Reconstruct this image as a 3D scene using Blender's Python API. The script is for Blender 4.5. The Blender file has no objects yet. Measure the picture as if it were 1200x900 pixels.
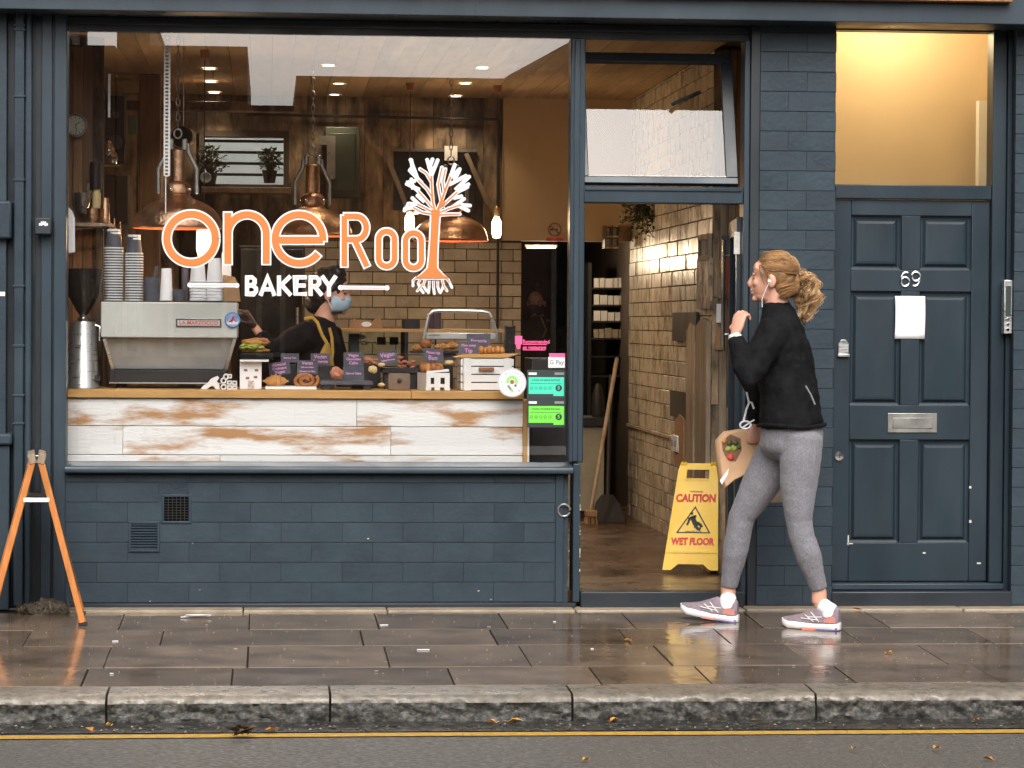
import bpy, bmesh, math, random
from mathutils import Vector, Matrix, noise, Euler

S = bpy.context.scene
COL = S.collection
R = random.Random(11)
PI = math.pi

# ------------------------------------------------------------------ camera
# World: X along the facade, Y into the shop (facade plane Y=0), Z up, pavement falls 2.5 % to the road.
F = 3400.0                       # focal length in photo pixels (1200 wide)
CAM = Vector((0.0, -14.3, 1.42))
_Y = Vector((-287, 75, -F)).normalized()
_X = Vector((F * F / 287, -190, -F)).normalized()
_X = (_X - _Y * _X.dot(_Y)).normalized()
_Z = _X.cross(_Y).normalized()
W2C = Matrix((_X, _Y, _Z)).transposed()      # columns = world axes in camera space
C2W = W2C.transposed()
cam = bpy.data.cameras.new("camera")
cam.sensor_width = 36
cam.lens = 36 * F / 1200
cam.clip_end = 2000
cam.clip_start = 0.1
cam_o = bpy.data.objects.new("camera", cam)
cam_o.matrix_world = Matrix.Translation(CAM) @ C2W.to_4x4()
COL.objects.link(cam_o)
S.camera = cam_o

# ------------------------------------------------------------------ world, sun, exposure
wd = bpy.data.worlds.new("World")
S.world = wd
wd.use_nodes = True
nt = wd.node_tree
nt.nodes.clear()
wo = nt.nodes.new("ShaderNodeOutputWorld")
bg = nt.nodes.new("ShaderNodeBackground")
sky = nt.nodes.new("ShaderNodeTexSky")
sky.sky_type = 'NISHITA'
sky.sun_disc = False
sky.sun_elevation = math.radians(42)
sky.sun_rotation = math.radians(180)
sky.air_density = 1.0
sky.dust_density = 6.0
sky.ozone_density = 1.0
hs = nt.nodes.new("ShaderNodeHueSaturation")
hs.inputs['Saturation'].default_value = 0.25
nt.links.new(sky.outputs[0], hs.inputs['Color'])
nt.links.new(hs.outputs[0], bg.inputs['Color'])
bg.inputs['Strength'].default_value = 0.12
nt.links.new(bg.outputs[0], wo.inputs[0])
sun = bpy.data.lights.new("sun", 'SUN')
sun.energy = 0.8
sun.angle = math.radians(40)
sun.color = (1.0, 0.96, 0.9)
sun_o = bpy.data.objects.new("sun", sun)
_sd = Vector((0.0, math.cos(math.radians(42)), -math.sin(math.radians(42))))
sun_o.rotation_euler = _sd.to_track_quat('-Z', 'Y').to_euler()
sun_o.location = (0, -20, 30)
COL.objects.link(sun_o)
vs = S.view_settings
S.display_settings.display_device = 'sRGB'
vs.view_transform = 'Standard'
vs.look = 'None'
vs.exposure = 0.85
vs.gamma = 1.0
vs.use_curve_mapping = False
cy = S.cycles
cy.use_denoising = True
cy.max_bounces = 8
cy.diffuse_bounces = 4
cy.glossy_bounces = 5
cy.transparent_max_bounces = 24
cy.sample_clamp_indirect = 6.0
cy.caustics_reflective = False
cy.caustics_refractive = False


def lamp(kind, loc, energy, color, radius=0.04, **kw):
    l = bpy.data.lights.new("lamp_light", kind)
    l.energy = energy
    l.color = color
    l.shadow_soft_size = radius
    for k, v in kw.items():
        setattr(l, k, v)
    o = bpy.data.objects.new("lamp_light", l)
    o.location = loc
    COL.objects.link(o)
    return o


WARM = (1.0, 0.68, 0.40)


# ------------------------------------------------------------------ measuring helpers
def ray(px, py):
    return C2W @ Vector((px - 600, 450 - py, -F))


def P(px, py, d=0.0):
    "point of the vertical plane Y=d seen at photo pixel (px,py)"
    r = ray(px, py)
    return CAM + r * ((d - CAM.y) / r.y)


def G(px, py):
    "point of the pavement surface seen at (px,py)"
    r = ray(px, py)
    t = (CAM.z - 0.025 * CAM.y) / (0.025 * r.y - r.z)
    return CAM + r * t


def GZ(px, py, z):
    r = ray(px, py)
    return CAM + r * ((z - CAM.z) / r.z)


def RC(x0, y0, x1, y1, d):
    "axis-aligned rectangle xmin,xmax,zmin,zmax on plane Y=d"
    a, b, c, e = P(x0, y0, d), P(x1, y0, d), P(x0, y1, d), P(x1, y1, d)
    return (a.x + c.x) / 2, (b.x + e.x) / 2, (c.z + e.z) / 2, (a.z + b.z) / 2


def pave_z(y):
    return 0.025 * min(y, 0)


ROAD_Z = -0.187


# ------------------------------------------------------------------ objects
def org_of(o):
    v = Vector((0, 0, 0))
    while o is not None:
        v = v + o.location
        o = o.parent
    return v


def tag(o, label=None, cat=None, group=None, kind=None):
    if label:
        o['label'] = label
    if cat:
        o['category'] = cat
    if group:
        o['group'] = group
    if kind:
        o['kind'] = kind
    return o


def thing(name, label, cat, loc, group=None):
    o = bpy.data.objects.new(name, None)
    o.empty_display_size = 0.1
    o.location = loc
    COL.objects.link(o)
    return tag(o, label, cat, group)


def part_empty(name, parent):
    o = bpy.data.objects.new(name, None)
    o.empty_display_size = 0.05
    o.parent = parent
    COL.objects.link(o)
    return o


def dup(root, loc):
    def cp(o, parent):
        c = o.copy()
        c.parent = parent
        COL.objects.link(c)
        for ch in o.children:
            cp(ch, c)
        return c
    r = cp(root, None)
    r.location = loc
    return r


def rotm(rx=0, ry=0, rz=0):
    return Euler((rx, ry, rz), 'XYZ').to_matrix()


class MB:
    def __init__(self):
        self.v = []
        self.f = []

    def add(self, vs, fs):
        n = len(self.v)
        self.v += [Vector(p) for p in vs]
        self.f += [[i + n for i in f] for f in fs]
        return self

    def box(self, x0, x1, y0, y1, z0, z1):
        vs = [(x, y, z) for x in (x0, x1) for y in (y0, y1) for z in (z0, z1)]
        return self.add(vs, [(0, 1, 3, 2), (4, 6, 7, 5), (0, 4, 5, 1), (2, 3, 7, 6), (0, 2, 6, 4), (1, 5, 7, 3)])

    def rbox(self, c, size, m=None):
        c = Vector(c)
        m = m or Matrix.Identity(3)
        hx, hy, hz = size[0] / 2, size[1] / 2, size[2] / 2
        vs = [c + m @ Vector((x, y, z)) for x in (-hx, hx) for y in (-hy, hy) for z in (-hz, hz)]
        return self.add(vs, [(0, 1, 3, 2), (4, 6, 7, 5), (0, 4, 5, 1), (2, 3, 7, 6), (0, 2, 6, 4), (1, 5, 7, 3)])

    def prism(self, poly, y0, y1):
        "poly = list of (x,z), counter-clockwise seen from -Y"
        n = len(poly)
        vs = [(x, y0, z) for x, z in poly] + [(x, y1, z) for x, z in poly]
        fs = [tuple(range(n)), tuple(range(2 * n - 1, n - 1, -1))]
        fs += [(i, i + n, (i + 1) % n + n, (i + 1) % n) for i in range(n)]
        return self.add(vs, fs)

    def beam(self, a, b, w, h, up=(0, 0, 1)):
        "square bar from a to b, w across, h along 'up'"
        a, b = Vector(a), Vector(b)
        t = (b - a).normalized()
        s = t.cross(Vector(up))
        s = s.normalized() if s.length > 1e-6 else Vector((1, 0, 0))
        u = s.cross(t)
        vs = [p + s * i * w / 2 + u * j * h / 2 for p in (a, b) for i in (-1, 1) for j in (-1, 1)]
        return self.add(vs, [(0, 1, 3, 2), (4, 6, 7, 5), (0, 4, 5, 1), (2, 3, 7, 6), (0, 2, 6, 4), (1, 5, 7, 3)])

    def tube(self, pts, r, n=8, cap=True, flat=1.0):
        pts = [Vector(p) for p in pts]
        rs = r if isinstance(r, (list, tuple)) else [r] * len(pts)
        ref = None
        rings = []
        for i, p in enumerate(pts):
            t = (pts[min(i + 1, len(pts) - 1)] - pts[max(i - 1, 0)]).normalized()
            if ref is None:
                ref = Vector((0, 0, 1)) if abs(t.z) < 0.9 else Vector((1, 0, 0))
            s = ref - t * ref.dot(t)
            s = s.normalized()
            ref = s
            u = t.cross(s)
            rings.append([p + (s * math.cos(2 * PI * k / n) + u * math.sin(2 * PI * k / n) * flat) * rs[i] for k in range(n)])
        return self.loft(rings, cap)

    def loft(self, rings, cap=True, close=True):
        n = len(rings[0])
        vs = [p for r in rings for p in r]
        fs = []
        for i in range(len(rings) - 1):
            for k in range(n if close else n - 1):
                a = i * n + k
                b = i * n + (k + 1) % n
                fs.append((a, b, b + n, a + n))
        if cap:
            fs.append(tuple(reversed(range(n))))
            fs.append(tuple(range((len(rings) - 1) * n, len(rings) * n)))
        return self.add(vs, fs)

    def lathe(self, prof, c, n=20, cap=False, sx=1.0, sy=1.0, m=None):
        "prof = list of (r,z) bottom to top about point c"
        c = Vector(c)
        m = m or Matrix.Identity(3)
        rings = [[c + m @ Vector((math.cos(2 * PI * k / n) * r * sx, math.sin(2 * PI * k / n) * r * sy, z)) for k in range(n)] for r, z in prof]
        return self.loft(rings, cap)

    def ball(self, c, rad, sub=2, nz=0.0, ns=6.0, seed=0.0):
        rad = (rad,) * 3 if not isinstance(rad, (tuple, list)) else rad
        bm = bmesh.new()
        bmesh.ops.create_icosphere(bm, subdivisions=sub, radius=1)
        c = Vector(c)
        vs = []
        for v in bm.verts:
            k = 1 + nz * noise.noise(v.co * ns * 0.35 + Vector((seed, seed * 1.7, 3))) if nz else 1
            vs.append(c + Vector((v.co.x * rad[0], v.co.y * rad[1], v.co.z * rad[2])) * k)
        fs = [[v.index for v in f.verts] for f in bm.faces]
        bm.verts.index_update()
        bm.free()
        return self.add(vs, fs)

    def sheet(self, poly, y):
        self.add([(x, y, z) for x, z in poly], [tuple(range(len(poly)))])
        return self

    def build(self, name, mat, parent=None, org=None, smooth=False, bevel=0.0, angle=40, kind=None):
        me = bpy.data.meshes.new(name)
        if parent is not None:
            o0 = org_of(parent)
        elif org is not None:
            o0 = Vector(org)
        else:
            xs = [p.x for p in self.v]
            ys = [p.y for p in self.v]
            zs = [p.z for p in self.v]
            o0 = Vector(((min(xs) + max(xs)) / 2, (min(ys) + max(ys)) / 2, min(zs)))
        me.from_pydata([tuple(p - o0) for p in self.v], [], self.f)
        bm = bmesh.new()
        bm.from_mesh(me)
        bmesh.ops.recalc_face_normals(bm, faces=bm.faces)
        bm.to_mesh(me)
        bm.free()
        me.materials.append(mat)
        if smooth:
            me.shade_smooth()
            me.set_sharp_from_angle(angle=math.radians(angle))
        ob = bpy.data.objects.new(name, me)
        COL.objects.link(ob)
        if parent is not None:
            ob.parent = parent
        else:
            ob.location = o0
        if bevel:
            b = ob.modifiers.new("bevel", 'BEVEL')
            b.width = bevel
            b.segments = 2
            b.limit_method = 'ANGLE'
            b.angle_limit = math.radians(40)
            b.harden_normals = False
            me.shade_smooth()
            me.set_sharp_from_angle(angle=math.radians(50))
        if kind:
            ob['kind'] = kind
        return ob


def struct(name, mb, mat, bevel=0.0, smooth=False):
    o = mb.build(name, mat, org=(0, 0, 0), bevel=bevel, smooth=smooth)
    o['kind'] = 'structure'
    return o


def box_part(name, mat, parent, x0, x1, y0, y1, z0, z1, bevel=0.0):
    return MB().box(x0, x1, y0, y1, z0, z1).build(name, mat, parent, bevel=bevel)


# ------------------------------------------------------------------ materials
def pm(name, c, rough=0.6, metal=0.0, c2=None, var=0.18, scale=6.0, detail=5.0, bump=0.0, bscale=60.0,
       rvar=0.12, stretch=(1, 1, 1), rnd=0.0, spec=0.5, coat=0.0, thr=None, emit=None, estr=0.0,
       trans=0.0, ior=1.5, alpha=1.0, sheen=0.0, bdetail=6.0):
    """Principled material with noise-driven colour, roughness and relief; rnd varies whole pieces by object."""
    m = bpy.data.materials.new(name)
    m.use_nodes = True
    t = m.node_tree
    n, l = t.nodes, t.links
    b = n['Principled BSDF']
    tc = n.new('ShaderNodeTexCoord')
    mp = n.new('ShaderNodeMapping')
    mp.inputs['Scale'].default_value = stretch
    l.new(tc.outputs['Object'], mp.inputs['Vector'])
    oi = n.new('ShaderNodeObjectInfo')
    off = n.new('ShaderNodeVectorMath')
    off.operation = 'MULTIPLY_ADD'
    cmb = n.new('ShaderNodeCombineXYZ')
    for i in range(3):
        l.new(oi.outputs['Random'], cmb.inputs[i])
    l.new(cmb.outputs[0], off.inputs[0])
    off.inputs[1].default_value = (37, 91, 53)
    l.new(mp.outputs[0], off.inputs[2])
    nz = n.new('ShaderNodeTexNoise')
    nz.inputs['Scale'].default_value = scale
    nz.inputs['Detail'].default_value = detail
    nz.inputs['Roughness'].default_value = 0.62
    l.new(off.outputs[0], nz.inputs['Vector'])
    ramp = n.new('ShaderNodeValToRGB')
    c = tuple(c)
    if c2 is None:
        lo = tuple(max(0, x * (1 - var)) for x in c)
        hi = tuple(min(1, x * (1 + var)) for x in c)
    else:
        lo, hi = c, tuple(c2)
    ramp.color_ramp.elements[0].color = (*lo, 1)
    ramp.color_ramp.elements[1].color = (*hi, 1)
    if thr:
        ramp.color_ramp.elements[0].position = thr[0]
        ramp.color_ramp.elements[1].position = thr[1]
    else:
        ramp.color_ramp.elements[0].position = 0.3
        ramp.color_ramp.elements[1].position = 0.7
    l.new(nz.outputs['Fac'], ramp.inputs[0])
    col = ramp.outputs[0]
    if rnd:
        mul = n.new('ShaderNodeMath')
        mul.operation = 'MULTIPLY_ADD'
        mul.inputs[1].default_value = 2 * rnd
        mul.inputs[2].default_value = 1 - rnd
        l.new(oi.outputs['Random'], mul.inputs[0])
        hsv = n.new('ShaderNodeHueSaturation')
        l.new(mul.outputs[0], hsv.inputs['Value'])
        l.new(col, hsv.inputs['Color'])
        col = hsv.outputs[0]
    l.new(col, b.inputs['Base Color'])
    mr = n.new('ShaderNodeMapRange')
    mr.inputs['From Min'].default_value = 0.3
    mr.inputs['From Max'].default_value = 0.7
    mr.inputs['To Min'].default_value = max(0.02, rough - rvar)
    mr.inputs['To Max'].default_value = min(1, rough + rvar)
    nz2 = n.new('ShaderNodeTexNoise')
    nz2.inputs['Scale'].default_value = scale * 0.6
    nz2.inputs['Detail'].default_value = 4
    l.new(off.outputs[0], nz2.inputs['Vector'])
    l.new(nz2.outputs['Fac'], mr.inputs['Value'])
    l.new(mr.outputs[0], b.inputs['Roughness'])
    b.inputs['Metallic'].default_value = metal
    b.inputs['Specular IOR Level'].default_value = spec
    b.inputs['Coat Weight'].default_value = coat
    b.inputs['IOR'].default_value = ior
    b.inputs['Transmission Weight'].default_value = trans
    b.inputs['Alpha'].default_value = alpha
    b.inputs['Sheen Weight'].default_value = sheen
    if emit:
        b.inputs['Emission Color'].default_value = (*emit, 1)
        b.inputs['Emission Strength'].default_value = estr
    if bump:
        bn = n.new('ShaderNodeTexNoise')
        bn.inputs['Scale'].default_value = bscale
        bn.inputs['Detail'].default_value = bdetail
        l.new(off.outputs[0], bn.inputs['Vector'])
        bp = n.new('ShaderNodeBump')
        bp.inputs['Strength'].default_value = bump
        bp.inputs['Distance'].default_value = 0.01
        l.new(bn.outputs['Fac'], bp.inputs['Height'])
        l.new(bp.outputs[0], b.inputs['Normal'])
    return m


def glass_mat(name, ior=1.6, tint=(1, 1, 1), rough=0.0):
    "thin pane: straight-through transmission plus Fresnel mirror on the side that is struck"
    m = bpy.data.materials.new(name)
    m.use_nodes = True
    t = m.node_tree
    n, l = t.nodes, t.links
    n.clear()
    o = n.new('ShaderNodeOutputMaterial')
    mix = n.new('ShaderNodeMixShader')
    tr = n.new('ShaderNodeBsdfTransparent')
    tr.inputs[0].default_value = (*tint, 1)
    gl = n.new('ShaderNodeBsdfGlossy')
    gl.inputs['Roughness'].default_value = rough
    fr = n.new('ShaderNodeFresnel')
    fr.inputs['IOR'].default_value = ior
    ge = n.new('ShaderNodeNewGeometry')
    inv = n.new('ShaderNodeMath')
    inv.operation = 'SUBTRACT'
    inv.inputs[0].default_value = 1.0
    l.new(ge.outputs['Backfacing'], inv.inputs[1])
    mu = n.new('ShaderNodeMath')
    mu.operation = 'MULTIPLY'
    l.new(fr.outputs[0], mu.inputs[0])
    l.new(inv.outputs[0], mu.inputs[1])
    l.new(mu.outputs[0], mix.inputs[0])
    l.new(tr.outputs[0], mix.inputs[1])
    l.new(gl.outputs[0], mix.inputs[2])
    l.new(mix.outputs[0], o.inputs[0])
    return m


def emit_mat(name, c, s):
    m = bpy.data.materials.new(name)
    m.use_nodes = True
    b = m.node_tree.nodes['Principled BSDF']
    b.inputs['Base Color'].default_value = (*c, 1)
    b.inputs['Emission Color'].default_value = (*c, 1)
    b.inputs['Emission Strength'].default_value = s
    return m


M = {}
PAINT = (0.0265, 0.041, 0.054)
M['paint'] = pm('blue_grey_paint', PAINT, 0.42, var=0.2, scale=3, bump=0.12, bscale=45, spec=.32)
M['brickpaint'] = pm('painted_brick', PAINT, 0.45, var=0.2, scale=4, detail=8, bump=0.22, bscale=38, rnd=0.016, spec=.3)
M['mortarpaint'] = pm('painted_mortar', (0.020, 0.032, 0.043), 0.6, var=0.2, scale=9, bump=0.4, bscale=50, spec=.3)
M['paint_wood'] = pm('painted_joinery', (0.028, 0.043, 0.057), 0.36, var=0.2, scale=5, spec=.36, bump=0.08, bscale=30, stretch=(1, 1, .3))
M['paint_dark_and_shade'] = pm('dark_joinery_and_shade', (0.014, 0.019, 0.025), 0.4, var=0.2, scale=6)  # dark paint; on the head rail and soffit it paints in shade
M['door_paint'] = pm('dark_blue_door_paint', (0.0185, 0.031, 0.041), 0.36, var=0.24, scale=4, detail=8, spec=.34, bump=0.06, bscale=28, stretch=(1, 1, .35))
M['chip'] = pm('bare_chipped_paint', (0.55, 0.53, 0.48), 0.8, var=0.2, scale=40)
M['black'] = pm('matt_black', (0.012, 0.012, 0.013), 0.55, var=0.3)
M['blackgloss'] = pm('gloss_black', (0.010, 0.010, 0.011), 0.2, var=0.3)
M['steel'] = pm('brushed_steel', (0.62, 0.63, 0.62), 0.34, metal=0.9, var=0.06, scale=20, stretch=(1, 1, 8))
M['panelsteel'] = pm('satin_pale_panel', (0.56, 0.57, 0.53), 0.4, metal=0.1, var=0.06, scale=9)
M['chrome'] = pm('chrome', (0.75, 0.75, 0.74), 0.12, metal=1.0, var=0.03)
M['pewter'] = pm('worn_grey_metal', (0.34, 0.33, 0.31), 0.38, metal=0.8, var=0.2, scale=14)
M['copper'] = pm('hammered_copper', (0.56, 0.34, 0.21), 0.4, metal=1.0, var=0.25, scale=18, bump=0.35, bscale=55)
M['copperin'] = pm('polished_copper_inside', (0.90, 0.32, 0.16), 0.3, metal=0.7, var=0.05)
M['brass'] = pm('aged_brass', (0.5, 0.36, 0.16), 0.35, metal=1.0, var=0.15)
M['greypanel'] = pm('satin_grey_panel', (0.40, 0.42, 0.42), 0.45, metal=0.25, var=0.12, scale=9)
M['white'] = pm('white_paint', (0.78, 0.78, 0.76), 0.5, var=0.05)
M['paper'] = pm('white_paper', (0.85, 0.85, 0.86), 0.8, var=0.02)
M['vinylwhite'] = pm('white_vinyl', (0.72, 0.72, 0.72), 0.45, var=0.02)
M['vinylorange'] = pm('orange_vinyl', (0.56, 0.175, 0.032), 0.45, var=0.03)
M['vinylpink'] = pm('pale_pink_vinyl', (0.80, 0.50, 0.47), 0.45, var=0.02)
M['hotpink'] = pm('hot_pink_print', (0.85, 0.10, 0.28), 0.5, var=0.05)
M['pinkink'] = pm('pink_chalk', (0.78, 0.36, 0.66), 0.8, var=0.1, scale=60)
M['slate'] = pm('slate_card', (0.075, 0.08, 0.10), 0.7, var=0.2, scale=25)
M['teal'] = pm('mint_green_print', (0.05, 0.62, 0.42), 0.5, var=0.02)
M['lime'] = pm('lime_green_print', (0.16, 0.68, 0.06), 0.5, var=0.02)
M['inkdark'] = pm('dark_ink', (0.02, 0.03, 0.03), 0.6, var=0.05)
M['inkgrey'] = pm('grey_ink', (0.22, 0.23, 0.24), 0.6, var=0.05)
M['inkgreen'] = pm('green_ink', (0.25, 0.60, 0.16), 0.6, var=0.05)
M['inkbrown'] = pm('brown_ink', (0.28, 0.12, 0.06), 0.6, var=0.05)
M['inkred'] = pm('red_ink', (0.70, 0.06, 0.04), 0.6, var=0.05)
M['inkblue'] = pm('blue_ink', (0.08, 0.24, 0.55), 0.6, var=0.05)
M['yellowplastic'] = pm('yellow_plastic', (0.92, 0.56, 0.006), 0.36, var=0.06, scale=5)
M['tile'] = pm('glazed_cream_tile', (0.50, 0.43, 0.33), 0.24, var=0.16, scale=9, rnd=0.14, bump=0.12, bscale=14, rvar=0.1)
M['tilegrey'] = pm('grimy_glazed_brick', (0.62, 0.55, 0.43), 0.3, c2=(0.20, 0.15, 0.10), scale=8, detail=8, stretch=(1, 1.3, 1), rnd=0.25, bump=0.2, bscale=20, thr=(0.5, 0.72))
M['grout'] = pm('dark_grout', (0.10, 0.075, 0.05), 0.9, var=0.3, scale=30)
M['beige'] = pm('beige_plaster', (0.55, 0.40, 0.24), 0.8, var=0.08, scale=2, bump=0.1, bscale=30)
M['lobbywall'] = pm('pale_lobby_plaster', (0.66, 0.51, 0.33), 0.85, var=0.05, scale=2)
M['plank'] = pm('reclaimed_plank', (0.44, 0.31, 0.19), 0.7, c2=(0.05, 0.034, 0.022), scale=4, detail=8, stretch=(2.2, 2.2, .8), thr=(.36, .62), rnd=0.6, bump=0.4, bscale=30)
M['plankwarm'] = pm('warm_pine_plank', (0.34, 0.18, 0.075), 0.6, c2=(0.16, 0.075, 0.03), scale=6, stretch=(4, 4, .35), rnd=0.3, bump=0.3, bscale=30)
M['board'] = pm('ceiling_board', (0.36, 0.25, 0.14), 0.6, var=0.2, scale=5, stretch=(3, .4, 3), rnd=0.18, bump=0.15)
M['greyboard'] = pm('weathered_board', (0.42, 0.33, 0.23), 0.75, c2=(0.20, 0.14, 0.09), scale=6, stretch=(3, 3, .4), rnd=0.3, bump=0.4)
M['darkwall'] = pm('dark_plaster', (0.06, 0.045, 0.035), 0.8, var=0.2, scale=3)
M['floor'] = pm('worn_brown_floor', (0.13, 0.072, 0.038), 0.3, c2=(0.055, 0.032, 0.02), scale=5, rvar=0.18, bump=0.1)
M['oak'] = pm('oiled_wood', (0.56, 0.31, 0.10), 0.45, var=0.16, scale=7, stretch=(.5, 4, 4), bump=0.1)
M['orangewood'] = pm('orange_varnished_wood', (0.52, 0.19, 0.05), 0.4, var=0.25, scale=9, stretch=(3, 3, .5), bump=0.2)
M['kraft'] = pm('kraft_paper', (0.36, 0.21, 0.10), 0.8, var=0.12, scale=14)
M['bakebrown'] = pm('baked_crust', (0.50, 0.20, 0.05), 0.5, c2=(0.22, 0.07, 0.02), scale=30, bump=0.3, bscale=90)
M['bakegold'] = pm('golden_crust', (0.66, 0.33, 0.09), 0.5, c2=(0.40, 0.15, 0.04), scale=26, bump=0.3, bscale=90)
M['bakepink'] = pm('reddish_crumb', (0.46, 0.15, 0.09), 0.6, c2=(0.6, 0.28, 0.16), scale=40, bump=0.4, bscale=90)
M['choc'] = pm('dark_chocolate_crumb', (0.06, 0.022, 0.012), 0.6, var=0.4, scale=50, bump=0.4, bscale=90)
M['cream'] = pm('cream_sponge', (0.80, 0.62, 0.30), 0.6, var=0.1, scale=30)
M['salad'] = pm('green_salad', (0.36, 0.42, 0.08), 0.6, var=0.35, scale=50, bump=0.4, bscale=80)
M['foliage'] = pm('dark_leaf', (0.045, 0.075, 0.025), 0.5, var=0.4, scale=20, rnd=0.2)
M['twig'] = pm('twig_bark', (0.10, 0.075, 0.05), 0.8, var=0.3)
M['glass'] = glass_mat('window_glass', 2.75)
M['glasssash'] = glass_mat('sash_glass', 1.58)
M['glassthin'] = glass_mat('display_glass', 1.55, (0.93, 0.96, 0.94))
M['bulb'] = emit_mat('glowing_filament_bulb', (1.0, 0.66, 0.30), 9.0)
M['spotglow'] = emit_mat('downlight_glow', (1.0, 0.86, 0.66), 9.0)
M['skin'] = pm('skin', (0.62, 0.33, 0.23), 0.5, var=0.08, scale=14, bump=0.05, bscale=120)
M['skin'].node_tree.nodes['Principled BSDF'].inputs['Subsurface Weight'].default_value = 0.08
M['distress'] = pm('flaking_white_timber', (0.88, 0.87, 0.84), 0.6, c2=(0.50, 0.26, 0.11), scale=2.8, detail=10, stretch=(.75, 1, 3.4), thr=(0.505, 0.63), rnd=0.05, bump=0.3, bscale=30)
M['slab'] = pm('wet_york_stone', (0.235, 0.172, 0.122), 0.115, c2=(0.088, 0.065, 0.047), scale=3.4, detail=9, stretch=(1, 1, 1), rnd=0.30, rvar=0.11, bump=0.13, bscale=14, bdetail=2.0, spec=0.55)
M['mortar'] = pm('pavement_joint', (0.022, 0.018, 0.014), 0.9, spec=.1, var=0.3, scale=30)
M['kerb'] = pm('granite_kerb', (0.245, 0.21, 0.165), 0.36, c2=(0.10, 0.088, 0.07), scale=20, detail=10, rnd=0.1, bump=0.5, bscale=45, rvar=0.2)
M['kerbface'] = pm('dark_granite_face', (0.022, 0.022, 0.020), 0.6, c2=(0.17, 0.155, 0.13), scale=44, detail=9, stretch=(1, 1, 1.3), thr=(0.44, 0.78), bump=0.9, bscale=26, rvar=0.2)  # dark granite with paler mottling for the kerb face
M['asphalt'] = pm('wet_asphalt', (0.155, 0.146, 0.130), 0.55, c2=(0.045, 0.043, 0.040), scale=60, detail=10, bump=0.7, bscale=90, rvar=0.2)
M['gutter'] = pm('wet_gutter', (0.020, 0.020, 0.018), 0.4, c2=(0.11, 0.10, 0.085), scale=22, detail=9, thr=(0.5, 0.75), bump=0.7, bscale=40, rvar=0.2)
M['yellowline'] = pm('worn_yellow_paint', (0.60, 0.36, 0.05), 0.6, c2=(0.34, 0.20, 0.045), scale=30, bump=0.2)
M['stone'] = pm('pale_threshold_stone', (0.40, 0.33, 0.24), 0.55, c2=(0.22, 0.17, 0.12), scale=9, detail=8, rnd=0.15, bump=0.4, bscale=30)
M['earth'] = pm('bare_ground', (0.08, 0.07, 0.06), 0.9)
M['redbrick'] = pm('brown_brickwork', (0.16, 0.09, 0.06), 0.85, var=0.3, scale=4)
M['litter'] = pm('autumn_leaf', (0.45, 0.16, 0.03), 0.6, c2=(0.62, 0.34, 0.07), scale=10, rnd=0.3)
M['fanfilm'] = M['glass']


def quads(pts4):
    return MB().add(pts4, [(0, 1, 2, 3)])


# ================================================================== GROUND, ROAD, PAVEMENT
KX0, KX1 = -9.0, 9.0
S_KB, S_KF = 2.52, 2.79          # back and front edge of the kerb
g = MB().add([(-400, -400, -0.6), (400, -400, -0.6), (400, 400, -0.6), (-400, 400, -0.6)], [(0, 1, 2, 3)])
struct('ground', g, M['earth'])
# road with a slight crown
rb = MB()
ys = [-S_KF + 0.05, -3.6, -5.5, -7.0, -8.5, -10.4, -11.2]
zs = [ROAD_Z - .004, ROAD_Z + .004, ROAD_Z + .045, ROAD_Z + .06, ROAD_Z + .045, ROAD_Z, ROAD_Z]
rb.loft([[(-60, y, z), (60, y, z)] for y, z in zip(ys, zs)], cap=False, close=False)
struct('road', rb, M['asphalt'])
far = MB().box(-60, 60, -18, -11.2, -0.5, ROAD_Z + .11)
struct('far_pavement', far, M['slab'])
gt = MB().add([(KX0, -3.00, ROAD_Z + .003), (KX1, -3.00, ROAD_Z + .003), (KX1, -S_KF - .002, ROAD_Z + .014), (KX0, -S_KF - .002, ROAD_Z + .014)], [(0, 1, 2, 3)])
struct('gutter', gt, M['gutter'])
# single yellow line with ragged edges, a touch askew to the kerb as in the photo
yl = MB()
n = 160
ra, rb_ = [], []
for i in range(n + 1):
    x = KX0 + (KX1 - KX0) * i / n
    k = -3.085 - 0.03 * max(0, (-x) / 2.0) + 0.006 * noise.noise((x * .8, 0, 0))
    z = ROAD_Z + .0038 + .0012 * (k < -3.12)
    ra.append((x, k - .048 + .010 * noise.noise((x * 9, 1, 0)), z))
    rb_.append((x, k + .046 + .010 * noise.noise((x * 9, 7, 0)), z))
yl.loft([ra, rb_], cap=False, close=False)
struct('yellow_line', yl, M['yellowline'])

# pavement bed and its slabs
pv = MB().add([(KX0, -S_KB, pave_z(-S_KB) - .0055), (KX1, -S_KB, pave_z(-S_KB) - .0055), (KX1, -.02, -.006), (KX0, -.02, -.006)], [(0, 1, 2, 3)])
pavement = struct('pavement', pv, M['mortar'])


def slab(parent, name, x0, x1, s0, s1, mat, dz=0.0, j=.004, th=.05, sk0=0.0, sk1=0.0):
    y0, y1 = -s1 + j, -s0 - j
    x0, x1 = x0 + j, x1 - j
    e = .0022
    top = [(x0 + sk0 + e, y0 + e), (x1 + sk1 - e, y0 + e), (x1 - e, y1 - e), (x0 + e, y1 - e)]
    mid = [(x0 + sk0, y0), (x1 + sk1, y0), (x1, y1), (x0, y1)]
    b = MB()
    b.loft([[(x, y, pave_z(y) - th) for x, y in mid], [(x, y, pave_z(y) + dz - .002) for x, y in mid], [(x, y, pave_z(y) + dz) for x, y in top]])
    o = b.build(name, mat, parent)
    return o


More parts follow.
